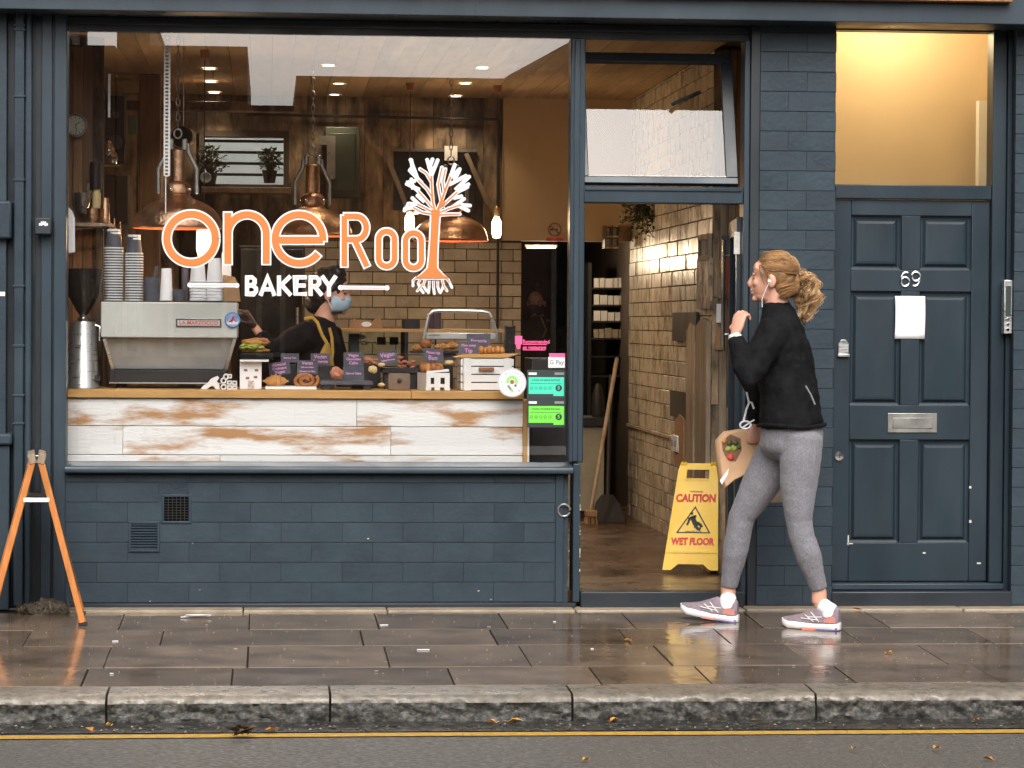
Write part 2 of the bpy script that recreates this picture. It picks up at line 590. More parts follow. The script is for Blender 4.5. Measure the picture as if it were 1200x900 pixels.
rows = [(.15, .78, 0), (.78, 1.33, 1), (1.33, 2.0, 2), (2.0, 2.52, 3)]
jx0 = G(146, 718).x
for s0, s1, k in rows:
    x = jx0 - .605 * 13
    i = 0
    while x < 8:
        w = .605
        if k in (1, 3) and R.random() < .35:
            w = .605 * R.choice([.75, 1.3, 1.5])
        slab(pavement, 'paving_slab', x, min(x + w, 8.5), s0, s1, M['slab'], dz=R.uniform(-.002, .003), j=R.uniform(.002, .004))
        x += w
        i += 1
# pale stone strip along the foot of the shop
strip = struct('stone_strip', MB().box(KX0, KX1, -.148, .06, -.06, -.010), M['mortar'])
x = P(68, 712, 0).x
while x < 8.5:
    w = R.uniform(.7, 1.15)
    b = MB().box(x + .003, x + w - .003, -.146 + R.uniform(-.004, .004), .05, -.05, .006 + R.uniform(-.002, .003))
    b.build('threshold_stone', M['stone'], strip, bevel=.006)
    x += w
# kerb stones with rough hewn faces
kb = struct('kerb', MB().box(KX0, KX1, -S_KF + .03, -S_KB - .002, -.35, -.09), M['mortar'])
jk = [GZ(px, 815, -.068).x for px in (125, 387, 672, 960)]
step = (jk[3] - jk[0]) / 3
joints = [jk[0] - step * i for i in range(4, 0, -1)] + jk + [jk[3] + step * i for i in range(1, 4)]
for a, c in zip(joints[:-1], joints[1:]):
    b = MB()
    nx, prof = 84, []
    yb, yf = -S_KB, -S_KF
    zt = pave_z(-2.6)
    sec = [(yb, -.3), (yb, zt + .002), (-2.62, zt + .001), (-2.70, zt - .002), (yf + .022, zt - .004), (yf + .008, zt - .010), (yf, zt - .022),
           (yf - .001, zt - .034), (yf, zt - .046), (yf, zt - .058), (yf, zt - .070), (yf, zt - .082), (yf - .001, zt - .094), (yf, zt - .108), (yf - .002, -.3)]
    rings = []
    for i in range(nx + 1):
        xx = a + .005 + (c - a - .010) * i / nx
        rg = []
        for jn, (y, z) in enumerate(sec):
            dd = 0
            if jn >= 7 and jn < 14:
                dd = .020 * noise.noise((xx * 17, z * 26, 2)) + .010 * noise.noise((xx * 45, z * 60, 4)) - .004
            elif jn in (4, 5):
                dd = .004 * noise.noise((xx * 8, z * 20, 5))
            rg.append((xx, y + dd, z + (.003 * noise.noise((xx * 5, y * 9, 1)) if 0 < jn < 6 else 0)))
        rings.append(rg)
    b.loft(rings)
    o = b.build('kerb_stone', M['kerb'], kb, smooth=True, angle=50)
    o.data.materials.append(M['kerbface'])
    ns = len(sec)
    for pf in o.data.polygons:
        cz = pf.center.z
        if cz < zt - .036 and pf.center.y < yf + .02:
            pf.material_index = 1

# ================================================================== THE BUILDING (shopfront + no. 69)
bld = thing('shop_building', 'dark blue painted terrace with the bakery shopfront and the number 69 door', 'building', (0, 0, 0))
xL = P(77, 630, 0).x
xR = P(661, 630, 0).x
z_sill_b = P(375, 555, 0).z
WIN = dict(x0=P(78.5, 300, .08).x, x1=P(666.5, 300, .08).x, z0=P(372, 541.5, .08).z, z1=P(372, 41, .08).z)
DOOR = dict(x0=P(681, 460, .0).x, x1=P(871, 460, .0).x, z1=P(776, 238.5, .05).z)
z_top = P(600, 19.5, 0).z        # bottom edge of the fascia


def chamfer_box(w, d, h, e=.0018, ex=.0006):
    b = MB()
    b.loft([[(x, d, z) for x, z in ((-w / 2, -h / 2), (w / 2, -h / 2), (w / 2, h / 2), (-w / 2, h / 2))],
            [(x, e, z) for x, z in ((-w / 2, -h / 2), (w / 2, -h / 2), (w / 2, h / 2), (-w / 2, h / 2))],
            [(x, 0, z) for x, z in ((-w / 2 + ex, -h / 2 + e), (w / 2 - ex, -h / 2 + e), (w / 2 - ex, h / 2 - e), (-w / 2 + ex, h / 2 - e))]])
    return b


_bm = {}


def brick_wall(parent, x0, x1, z0, z1, y, L, Hc, mat, j=.005, jv=None, depth=.03, holes=(), name='brick', off=.5, jit=.0015, limit=None, axis='x', key=''):
    """courses of bricks; axis 'x': wall faces -Y at Y=y; axis 'y': wall faces -X at X=y (x0..x1 run along Y)"""
    z = z0
    c = 0
    made = 0
    spare = MB()
    todo = []
    while z < z1 - .01:
        h = min(Hc, z1 - z)
        x = x0 - (L * off if c % 2 else 0)
        while x < x1 - .005:
            a, b_ = max(x, x0), min(x + L, x1)
            x += L
            if b_ - a < .02:
                continue
            if any(a < hx1 and b_ > hx0 and z < hz1 and z + h > hz0 for hx0, hx1, hz0, hz1 in holes):
                # trim against the hole
                for hx0, hx1, hz0, hz1 in holes:
                    if a < hx1 and b_ > hx0 and z < hz1 and z + h > hz0:
                        if b_ - hx1 > .03:
                            a = max(a, hx1)
                        elif hx0 - a > .03:
                            b_ = min(b_, hx0)
                        else:
                            a = b_
                if b_ - a < .02:
                    continue
            todo.append((a, b_, z, h))
        z += Hc
        c += 1
    if axis == 'y':
        todo.sort(key=lambda q: q[0])
    for a, b_, z, h in todo:
        w = round(b_ - a - (jv if jv is not None else j), 4)
        hh = round(h - j, 3)
        dy = R.uniform(-jit, jit)
        if limit is not None and made >= limit:
            if axis == 'x':
                spare.box(a + j / 2, b_ - j / 2, y + dy, y + depth, z + j / 2, z + h - j / 2)
            else:
                spare.box(y + dy, y + depth, a + j / 2, b_ - j / 2, z + j / 2, z + h - j / 2)
            continue
        k = (name, w, hh, mat.name, axis, key)
        if k not in _bm:
            mb = chamfer_box(w, depth, hh)
            if axis == 'y':
                mb.v = [Vector((p.y, -p.x, p.z)) for p in mb.v]
            o = mb.build(name, mat, parent)
            _bm[k] = o.data
        else:
            o = bpy.data.objects.new(name, _bm[k])
            COL.objects.link(o)
            o.parent = parent
        o0 = org_of(parent)
        o.location = (Vector(((a + b_) / 2, y + dy, z + h / 2)) if axis == 'x' else Vector((y + dy, (a + b_) / 2, z + h / 2))) - o0
        if w in (0,):
            pass
        # mesh verts were built about the world origin minus o0: shift back
        if k in _bm and not _bm[k].get('rel'):
            for v in _bm[k].vertices:
                v.co += o0
            _bm[k]['rel'] = 1
        made += 1
    if spare.v:
        o = spare.build(name + '_mass', mat, parent)
        o['kind'] = 'stuff'


# --- stall riser under the big window
riser = box_part('stall_riser', M['mortarpaint'], bld, xL - .01, xR + .02, .0034, .22, -.02, z_sill_b)
V1 = RC(189.5, 579.5, 224, 613.5, 0)
V2 = RC(151, 611, 187, 646.5, 0)
brick_wall(riser, xL, xR - .045, .030, z_sill_b - .005, 0, .30, .0985, M['brickpaint'], holes=[(V1[0] + .012, V1[1] - .012, V1[2] + .012, V1[3] - .012)], jit=.0003, j=.0026, jv=.0010)
box_part('plinth_lip', M['paint_dark_and_shade'], bld, xL, xR + .06, -.012, .02, .0, .026, bevel=.004)
box_part('end_strip', M['paint_wood'], bld, xR - .043, xR - .004, -.006, .02, .027, z_sill_b - .003, bevel=.003)
# vents
v = MB().box(V1[0], V1[1], -.006, .004, V1[2], V1[2] + .012).box(V1[0], V1[1], -.006, .004, V1[3] - .012, V1[3])
v.box(V1[0], V1[0] + .012, -.006, .004, V1[2] + .012, V1[3] - .012).box(V1[1] - .012, V1[1], -.006, .004, V1[2] + .012, V1[3] - .012)
vo = v.build('air_vent', M['paint_wood'], bld, bevel=.002)
tag(vo, 'open black vent with a fine grid')
box_part('vent_shade_sheet', pm('vent_shade_black', (.003, .003, .003), .9, spec=.1), vo, V1[0] + .0125, V1[1] - .0125, .0006, .0033, V1[2] + .010, V1[3] - .010)  # thin black sheet painting the shade of the vent's depth
gr = MB()
for i in range(1, 6):
    xx = V1[0] + .012 + (V1[1] - V1[0] - .024) * i / 6
    gr.box(xx - .0012, xx + .0012, -.003, .000, V1[2] + .012, V1[3] - .012)
for i in range(1, 9):
    zz = V1[2] + .012 + (V1[3] - V1[2] - .024) * i / 9
    gr.box(V1[0] + .012, V1[1] - .012, -.0025, -.0005, zz - .001, zz + .001)
gr.build('vent_grid', M['black'], vo)
v = MB().box(V2[0], V2[1], -.010, -.001, V2[2], V2[2] + .011).box(V2[0], V2[1], -.010, -.001, V2[3] - .011, V2[3])
v.box(V2[0], V2[0] + .011, -.010, -.001, V2[2] + .011, V2[3] - .011).box(V2[1] - .011, V2[1], -.010, -.001, V2[2] + .011, V2[3] - .011)
vo = v.build('air_vent', M['paint_wood'], bld, bevel=.002)
tag(vo, 'louvred vent painted blue-grey')
for i in range(10):
    zz = V2[2] + .016 + (V2[3] - V2[2] - .032) * i / 9
    MB().rbox(((V2[0] + V2[1]) / 2, -.005, zz), (V2[1] - V2[0] - .022, .011, .0025), rotm(math.radians(38))).build('louvre_slat', M['paint_wood'], vo)
for i in range(6):
    cx_, cz_ = R.uniform(xL + .05, xR - .08), R.uniform(.03, z_sill_b - .05) if i % 3 else R.uniform(.03, .12)
    w_, h_ = R.uniform(.002, .007), R.uniform(.0015, .004)
    MB().prism([(cx_ - w_, cz_), (cx_ - w_ * .2, cz_ - h_), (cx_ + w_, cz_ + h_ * .3), (cx_ + w_ * .1, cz_ + h_)], -.0012, .002).build('paint_chip', M['chip'] if i % 2 else M['stone'], bld)
# iron ring
rg = MB()
rc = P(661, 598, -.012)
rr = .03
rg.tube([rc + Vector((math.cos(a) * rr, -.004 * math.sin(a), math.sin(a) * rr)) for a in [2 * PI * i / 20 + .35 for i in range(19)]], .005, 8)
rg.tube([rc + Vector((0, 0, 0)) + Vector((rr, 0, .006)), rc + Vector((rr, .03, .006))], .006, 8)
rg.build('iron_ring', M['pewter'], bld, smooth=True)

# --- sill
zs1 = P(372, 545.5, -.04).z
sill = MB()
sx0, sx1 = xL - .004, P(672, 550, -.05).x
sill.loft([[(x, .1, z_sill_b + .003), (x, -.055, z_sill_b + .003), (x, -.06, z_sill_b + .008), (x, -.06, zs1 - .012), (x, -.054, zs1 - .004), (x, .1, zs1 + .012)] for x in (sx0, sx1)])
sill.build('window_sill', M['paint_wood'], bld, bevel=.003)

# --- window frame (recessed) and big pane
fy0, fy1 = .07, .13
zf0 = zs1 + .008
wf = MB()
wf.box(WIN['x0'] - .002, WIN['x1'] + .002, fy0 + .01, fy1, zf0, WIN['z0'])
wfo = wf.build('bottom_rail', M['paint_wood'], bld, bevel=.003)
head_z1 = z_top + .10
box_part('head_rail', M['paint_dark_and_shade'], bld, WIN['x0'] - .05, DOOR['x1'] + .09, fy0 + .004, fy1 + .02, WIN['z1'] + .002, head_z1)  # shade below the fascia put into the colour of rail and bead
box_part('head_bead', M['paint_dark_and_shade'], bld, WIN['x0'] - .05, DOOR['x1'] + .06, fy0 - .012, fy0 + .003, WIN['z1'] + .034, WIN['z1'] + .072, bevel=.004)
pane = MB().box(WIN['x0'] - .004, WIN['x1'] + .004, .094, .100, WIN['z0'] - .004, WIN['z1'] + .006).build('window_pane', M['glass'], bld)
# mullion between window and door
mx0, mx1 = P(667.3, 300, .05).x, P(684.5, 300, .05).x
box_part('mullion', M['paint_wood'], bld, mx0, mx1, .035, .15, zs1 + .014, WIN['z1'] + .001, bevel=.006)
box_part('mullion_bead', M['paint_wood'], bld, mx0 + .018, mx0 + .046, .026, .034, zs1 + .02, WIN['z1'] - .01, bevel=.004)
box_part('door_jamb', M['paint_wood'], bld, P(671.5, 620, 0).x, DOOR['x0'], -.002, .16, .030, zs1 + .010, bevel=.004)
for i in range(26):
    zz = R.uniform(.06, .62)
    MB().box(DOOR['x0'] - .003, DOOR['x0'] + .0012, -.004, R.uniform(.002, .014), zz, zz + R.uniform(.004, .02)).build('paint_chip', M['chip'], bld) if i < 14 else None

# --- left jamb: flat board, grooves, strips
jx = [P(p, 300, .0).x for p in (38, 48, 60.5, 63, 77.5)]
ztj = z_top + .05
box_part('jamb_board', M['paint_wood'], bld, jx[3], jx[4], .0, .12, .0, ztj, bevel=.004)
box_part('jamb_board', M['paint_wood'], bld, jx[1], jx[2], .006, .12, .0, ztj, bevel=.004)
box_part('jamb_board', M['paint_dark_and_shade'], bld, jx[0] - .06, jx[1], .05, .12, .0, ztj)
box_part('jamb_back', M['paint_dark_and_shade'], bld, jx[2], jx[3], .03, .11, .0, ztj)
box_part('jamb_return', M['paint_dark_and_shade'], bld, jx[4] - .012, jx[4] - .001, .12, .18, .0, ztj)
# down pipes
p0 = P(22.5, 300, -.02)
pipe = MB().box(p0.x - .024, p0.x + .024, -.045, .0, .02, z_top + .02).build('downpipe', M['paint'], bld, bevel=.006)
for py in (30, 35, 113, 211, 335, 405, 463, 496):
    q = P(22.5, py, -.02)
    box_part('pipe_collar', M['paint'], pipe, p0.x - .029, p0.x + .029, -.050, .004, q.z - .006, q.z + .006, bevel=.002)
p1 = P(33, 300, -.01)
box_part('downpipe', M['paint'], bld, p1.x - .018, p1.x + .018, -.025, .01, .02, z_top - .01, bevel=.01)
box_part('recess_board', M['paint_dark_and_shade'], bld, P(5, 300, .06).x, p1.x + .03, .04, .12, .0, ztj)
# --- fascia and the signboard edge above it
z_fb = P(600, 19.5, -.22).z
fas = MB().box(-2.6, 8.9, -.22, .10, z_fb, z_top + .135).build('fascia', M['paint_wood'], bld, bevel=.004)
box_part('soffit', M['paint_dark_and_shade'], bld, -2.6, 8.9, .02, .12, z_top + .003, z_top + .05)  # soffit coloured dark to stand for shade
sb0, sb1 = P(18, 0, -.28).x, P(1187, 2, -.28).x
zb = P(600, -7, -.28).z - .035
box_part('signboard', M['plankwarm'], bld, sb0, sb1, -.28, -.10, zb + .035, zb + .75, bevel=.004)
box_part('upper_wall', M['redbrick'], bld, -9, 8.9, -.06, .3, z_top + .14, 8.0)

# --- fanlight over the door: fixed frame, tilted-in sash
fx0, fx1 = mx1, P(869, 130, .05).x
zt0, zt1 = P(776, 238.5, .05).z, P(776, 219, .05).z
box_part('door_transom', M['paint_wood'], bld, fx0 - .006, fx1 + .01, .03, .15, zt0, zt1, bevel=.006)
box_part('transom_bead', M['paint_wood'], bld, fx0, fx1, .022, .029, zt1 - .022, zt1 - .004, bevel=.003)
dj0, dj1 = DOOR['x1'], P(889, 300, .0).x
box_part('door_jamb', M['paint_wood'], bld, dj0, dj0 + .028, .03, .16, .0, WIN['z1'], bevel=.004)
box_part('door_jamb', M['paint_dark_and_shade'], bld, dj0 + .0285, dj1 + .03, .012, .12, .0, z_top + .03, bevel=.004)
L_s = (P(776, 49.5, .1).z - zt1) - .01
ang = math.radians(20)
sash = part_empty('fanlight_sash', bld)
rotS = rotm(-ang, 0, 0)                 # top leans into the shop
base = Vector(((fx0 + fx1) / 2 - .010, .07, zt1 + .012))
hw = (fx1 - fx0) / 2 - .002


def sash_bar(nm, u0, u1, w0, w1, mat, th=.035, off=0, bev=.003):
    b = MB()
    c = Vector(((w0 + w1) / 2, off, (u0 + u1) / 2))
    b.rbox(base + rotS @ c, (w1 - w0, th, u1 - u0), rotS)
    return b.build(nm, mat, sash, bevel=bev)


sash_bar('sash_rail', 0, .035, -hw, hw, M['paint_wood'])
sash_bar('sash_rail', L_s - .05, L_s, -hw, hw, M['paint_dark_and_shade'])
sash_bar('sash_stile', .036, L_s - .051, -hw, -hw + .03, M['paint_dark_and_shade'])
sash_bar('sash_stile', .036, L_s - .051, hw - .06, hw, M['paint_dark_and_shade'])
sash_bar('sash_pane', .03, L_s - .045, -hw + .02, hw - .05, M['glasssash'], th=.006, bev=0)
sash_bar('sash_putty', .0362, .041, -hw + .03, hw - .06, M['chip'], th=.006, off=-.016, bev=0)
b = MB()
sc = P(812, 112, .38)
b.tube([P(788, 122, .16), P(820, 108, .30)], .010, 8)
b.build('sash_stay', M['black'], sash, smooth=True)

# --- brick pier between the two doors
px0, px1 = P(889.5, 300, 0).x, P(978.5, 300, 0).x
pier = box_part('brick_pier', M['mortarpaint'], bld, px0 + .002, px1 - .003, .0036, .3, -.02, z_top + .02)
brick_wall(pier, px0, px1, .012, z_top - .002, 0, .235, .0985, M['brickpaint'], off=.4, j=.003, jv=.0010, jit=.0003)
rx0 = P(1187.5, 400, 0).x
pier2 = box_part('brick_pier', M['mortarpaint'], bld, rx0 + .004, 8.9, .0036, .3, -.02, z_top + .02)
brick_wall(pier2, rx0, rx0 + 1.9, .012, z_top - .002, 0, .235, .0985, M['brickpaint'], off=.4, j=.003, jv=.0010, jit=.0003)

# --- number 69: recess, frame, fanlight, door
hy = .13
hx0, hx1 = P(976, 450, hy).x, P(1158, 450, hy).x
hz0, hz1 = P(1066, 681, hy).z, P(1066, 234.5, hy).z
fz0, fz1 = P(1070, 217, hy).z, P(1070, 36.5, hy).z
box_part('house_door_step', M['paint_dark_and_shade'], bld, px1 - .003, rx0 + .004, -.01, .3, -.01, hz0 - .04, bevel=.006)
box_part('house_door_sill', M['paint_wood'], bld, hx0 - .01, rx0 - .02, .06, .3, hz0 - .038, hz0 - .006, bevel=.005)
fr1 = P(1175, 450, hy).x
box_part('house_door_frame', M['door_paint'], bld, hx1 + .004, fr1, hy - .03, hy + .1, hz0 - .004, z_top + .02, bevel=.005)
box_part('house_door_frame', M['door_paint'], bld, hx0 - .05, hx0 - .003, hy - .03, hy + .1, hz0 - .004, z_top + .02, bevel=.005)
box_part('house_door_reveal', M['door_paint'], bld, fr1 + .001, rx0 + .003, hy - .05, hy + .1, -.01, z_top + .02)
box_part('house_transom', M['door_paint'], bld, hx0 - .002, hx1 + .003, hy - .022, hy + .1, hz1 + .004, fz0, bevel=.005)
box_part('house_head', M['paint_dark_and_shade'], bld, hx0 - .002, hx1 + .003, hy - .01, hy + .1, fz1, z_top + .06)
MB().box(hx0 - .002, hx1 + .003, hy + .03, hy + .036, fz0 - .003, fz1 + .003).build('house_fanlight_pane', M['glassthin'], bld)

hd = part_empty('house_door', bld)


def dbox(name, x0, x1, y0, y1, z0, z1, mat=None, bevel=.004):
    return box_part(name, mat or M['door_paint'], hd, x0, x1, y0, y1, z0, z1, bevel)


def XZ(px, py):
    q = P(px, py, hy)
    return q.x, q.z


# stiles, rails, raised panels
pa = [XZ(*p) for p in ((997, 252), (1057, 316), (1077, 252), (1137, 316))]
pb = [XZ(*p) for p in ((997, 341), (1055, 475), (1077, 341), (1137, 475))]
pc = [XZ(*p) for p in ((995, 515), (1053, 636), (1076, 515), (1136, 636))]
lx0, lx1, rx0_, rx1_ = pa[0][0], pa[1][0], pa[2][0], pa[3][0]
lx0 = XZ(996, 450)[0]
lx1 = XZ(1055, 450)[0]
rx0_ = XZ(1077, 450)[0]
rx1_ = XZ(1137, 450)[0]
dbox('door_stile', hx0, lx0, hy, hy + .045, hz0, hz1)
dbox('door_stile', rx1_, hx1, hy, hy + .045, hz0, hz1)
rows_ = [(pa[1][1], pa[0][1]), (pb[1][1], pb[0][1]), (pc[1][1], pc[0][1])]
rz = [hz0] + [q for pr in reversed(rows_) for q in pr] + [hz1]
for i in range(0, len(rz), 2):
    dbox('door_rail', lx0, rx1_, hy + .0004, hy + .045, rz[i], rz[i + 1], bevel=.003)
for (zb_, zt_) in rows_:
    dbox('door_mullion', lx1, rx0_, hy + .0002, hy + .045, zb_ + .0003, zt_ - .0003, bevel=.003)
    for a, c in ((lx0, lx1), (rx0_, rx1_)):
        pn = MB()
        g1, g2 = .012, .034
        pn.loft([[(x, y, z) for x, z in ((a + g, zb_ + g), (c - g, zb_ + g), (c - g, zt_ - g), (a + g, zt_ - g))] for g, y in ((0, .0415), (0, .020), (.010, .026), (.016, .026), (.030, .012), (.042, .010))])
        for vtx in pn.v:
            vtx.y += hy
        pn.build('door_panel', M['door_paint'], hd)
# ironmongery
a = RC(1040, 484, 1098, 507, hy)
lp = MB().box(a[0], a[1], hy - .006, hy + .001, a[2], a[3]).build('letter_plate', M['pewter'], hd, bevel=.003)
box_part('letter_flap', M['pewter'], bld, a[0] + .025, a[1] - .025, hy - .010, hy - .0065, a[2] + .022, a[3] - .024, bevel=.003)
a = RC(982, 398, 994, 418, hy)
b = MB().prism([(a[0], a[2]), (a[1], a[2]), (a[1], a[3] - .02), ((a[0] + a[1]) / 2 + .012, a[3]), ((a[0] + a[1]) / 2 - .012, a[3]), (a[0], a[3] - .02)], hy - .012, hy + .001)
b.box(a[0] - .004, a[1] + .004, hy - .022, hy - .012, a[2], a[2] + .014)
b.build('latch_lock', M['steel'], hd, bevel=.002)
c = P(983, 534.5, hy)
MB().lathe([(0, .012), (.022, .010), (.024, .002), (.024, -.002)], c, 20, m=rotm(PI / 2)).build('deadlock', M['chrome'], hd, smooth=True)
MB().box(c.x - .003, c.x + .003, c.y - .0125, c.y - .011, c.z - .009, c.z + .005).build('keyhole', M['black'], hd)
for k, (px, py, w, h) in enumerate(((994, 633, .006, .05), (996, 637, .03, .006), (1137, 571, .012, .012), (1137, 611, .012, .014), (1083, 648, .015, .008), (1147, 660, .02, .008))):
    q = P(px, py, hy)
    dbox('paint_chip', q.x - w / 2, q.x + w / 2, hy - .0012, hy + .0005, q.z - h / 2, q.z + h / 2, M['chip'], 0)


def text_mesh(name, s, size, x, y, z, mat, parent=None, align='CENTER', bold=0.0, th=.0015, cat=None, m=None, shear=0, sx=1.0):
    cu = bpy.data.curves.new(name, 'FONT')
    cu.body = s
    cu.size = size
    cu.align_x = align
    cu.align_y = 'CENTER'
    cu.offset = bold
    cu.extrude = th / 2
    cu.shear = shear
    cu.resolution_u = 3
    o = bpy.data.objects.new(name, cu)
    COL.objects.link(o)
    dg = bpy.context.evaluated_depsgraph_get()
    me = bpy.data.meshes.new_from_object(o.evaluated_get(dg))
    bpy.data.objects.remove(o)
    bpy.data.curves.remove(cu)
    mm = m or rotm(PI / 2)
    b = MB()
    b.v = [Vector((x, y, z)) + mm @ Vector((v.co.x * sx, v.co.y, v.co.z)) for v in me.vertices]
    b.f = [list(p.vertices) for p in me.polygons]
    bpy.data.meshes.remove(me)
    return b.build(name, mat, parent)


# door numerals: "69" as bent rods
def stroke3(pts, r, name, mat, parent, y):
    MB().tube([(x, y, z) for x, z in pts], r, 8).build(name, mat, parent, smooth=True)


def arc(cx, cz, rx, rz, a0, a1, n=14):
    return [(cx + rx * math.cos(math.radians(a0 + (a1 - a0) * i / n)), cz + rz * math.sin(math.radians(a0 + (a1 - a0) * i / n))) for i in range(n + 1)]


q = P(1060.5, 327, hy)
k = 1 / 237
six = arc(q.x, q.z - 3.2 * k, 5.0 * k, 5.4 * k, 180, 540, 20)
six = arc(q.x + 1.0 * k, q.z - 2 * k, 6 * k, 10.2 * k, 65, 180, 10) + six[1:]
stroke3(six, .0055, 'door_numeral', M['chrome'], hd, hy - .004)
q = P(1073, 327, hy)
nine = arc(q.x - 1.0 * k, q.z + 2 * k, 6 * k, 10.2 * k, 245, 360, 10) + arc(q.x, q.z + 3.2 * k, 5.0 * k, 5.4 * k, 0, 360, 20)[1:]
stroke3(nine, .0055, 'door_numeral', M['chrome'], hd, hy - .004)
# paper on the door
a = RC(1048.5, 347, 1083.5, 397, hy)
b = MB()
nn = 8
rg = []
for i in range(nn + 1):
    t = i / nn
    rg.append([(a[0] + (a[1] - a[0]) * (u / 4) + .003 * math.sin(3 * t), hy - .002 - .006 * math.sin(PI * u / 4) * (.3 + t) - .004 * (u == 4) * t, a[2] + (a[3] - a[2]) * t) for u in range(5)])
b.loft(rg, cap=False, close=False)
po = b.build('paper_notice', M['paper'], None, smooth=True)
sm = po.modifiers.new('thick', 'SOLIDIFY')
sm.thickness = .0008
tag(po, 'blank white sheet of paper stuck below the 69 on the dark blue door', 'notice')
# entry-phone on the reveal
a = RC(1175, 328, 1187, 391, .03)
ip = thing('entry_phone', 'slim steel entry-phone panel beside the number 69 door', 'intercom', (a[0], .03, a[2]))
MB().box(a[0] + .006, a[1] - .004, .025, .08, a[2], a[3]).build('panel', M['steel'], ip, bevel=.003)
MB().box(a[0] + .014, a[1] - .012, .022, .026, a[2] + .09, a[3] - .03).build('speaker_grille', M['inkdark'], ip)
for i in range(3):
    MB().lathe([(0, .003), (.008, .003), (.009, 0)], ((a[0] + a[1]) / 2, .025, a[2] + .02 + .026 * i), 12, m=rotm(PI / 2)).build('button', M['chrome'], ip, smooth=True)

# --- lobby of 69 seen through its fanlight
lb0, lb1 = hx0 - .05, hx1 + .05
struct('lobby_wall', MB().box(lb0 - .09, lb1 + .3, 1.35, 1.45, 0, 3.4), M['lobbywall'])
struct('lobby_wall', MB().box(lb0 - .09, lb0 - .04, .31, 1.349, 0, 3.4), M['lobbywall'])
struct('lobby_wall', MB().box(lb1 + .3, lb1 + .4, .28, 1.45, 0, 3.4), M['lobbywall'])
struct('lobby_ceiling', MB().box(lb0 - .09, lb1 + .4, .305, 1.45, 3.31, 3.4), M['white'])
struct('lobby_floor', MB().box(lb0 - .09, lb1 + .4, .31, 1.45, -.05, hz0 - .03), M['floor'])
a = RC(1146, 130, 1166, 222, 1.2)
b = MB().box(a[0], a[0] + .2, 1.18, 1.25, 0, P(1150, 118, 1.2).z)
dfo = b.build('door_frame', M['white'])
tag(dfo, 'white inner door frame at the right behind the number 69 fanlight', 'door frame')
lq = P(1046, 20, 1.0)
hl = thing('hall_light', 'small round ceiling light glowing in the hallway behind the number 69 fanlight', 'ceiling light', (lq.x, 0.98, 3.24))
MB().lathe([(0, -.01), (.05, 0), (.07, .03), (.07, .065)], (lq.x, 0.98, 3.24), 18).build('shade', emit_mat('warm_hall_glow', (1, .78, .5), 1.5), hl, smooth=True)
MB().lathe([(.075, .06), (.075, .068)], (lq.x, 0.98, 3.24), 18, cap=True).build('rim', M['white'], hl)
lamp('POINT', (lq.x, .98, 3.14), 19, (1.0, .76, .48), .3)

# --- plain left neighbour: pilaster with moulded block and a base
nb = thing('neighbour_building', 'edge of the dark blue pilaster of the neighbouring shop at the far left', 'building', (-1.6, 0, 0))
e8 = P(8, 120, -.03).x
box_part('pilaster_shaft', M['paint'], nb, e8 - .5, e8, -.03, .2, .0, z_top + .5, bevel=.005)
a = RC(0, 235, 13.5, 280, -.07)
box_part('pilaster_block', M['paint'], nb, e8 - .5, a[1], -.08, .1, a[2], a[3], bevel=.012)
a = RC(0, 508, 14, 522, -.08)
box_part('pilaster_base', M['paint'], nb, e8 - .5, P(11, 600, -.06).x, -.065, .15, -.0, a[2], bevel=.006)
box_part('pilaster_ledge', M['paint'], nb, e8 - .5, a[1], -.09, .12, a[2] + .001, a[3], bevel=.012)
box_part('shop_wall', M['paint'], nb, -9, e8 - .502, .02, .25, -.02, z_top + .5)
a = RC(0, 342, 8, 347, -.03)
box_part('white_plate', M['white'], nb, e8 - .1, e8 - .006, -.034, -.0301, a[2], a[3])

# little box lamp with a white emblem on the left jamb
a = RC(41, 255, 61, 275, -.03)
al = thing('alarm_box', 'small square dark box with a white emblem on the left window jamb', 'alarm box', ((a[0] + a[1]) / 2, -.03, a[2]))
MB().box(a[0], a[1], -.07, .012, a[2], a[3]).build('housing', M['paint_dark_and_shade'], al, bevel=.006)
c = P(51, 263, -.07)
b = MB()
for dx, dz, h in ((-.018, 0, .012), (-.009, .004, .02), (0, .008, .014), (.009, .003, .022), (.018, 0, .012)):
    b.box(c.x + dx - .0035, c.x + dx + .0035, -.0712, -.0695, c.z + dz - h / 2, c.z + dz + h / 2)
b.box(c.x - .02, c.x + .02, -.0714, -.0696, c.z - .003, c.z + .003)
b.build('emblem', M['white'], al)

# --- doorstep
box_part('door_step', M['paint_dark_and_shade'], bld, P(680, 700, 0).x, P(872, 700, 0).x, -.016, .10, -.0, P(776, 693, 0).z, bevel=.006)

# ================================================================== OPPOSITE SIDE OF THE STREET (seen mirrored in the glass)
def mirror_x(px, y):       # X at plane Y=y that mirrors at pixel column px of the pane
    k_ = (28.8 + (-y - 14.3)) / F
    return (px - 313) * (28.6 - 14.3 + (-y)) / F


BY = -18.5
def bw(px):
    return (px - 313) * (14.3 + .2 - BY) / F
def bh(py):
    return 1.42 + (375 - py) * (14.3 + .2 - BY) / F


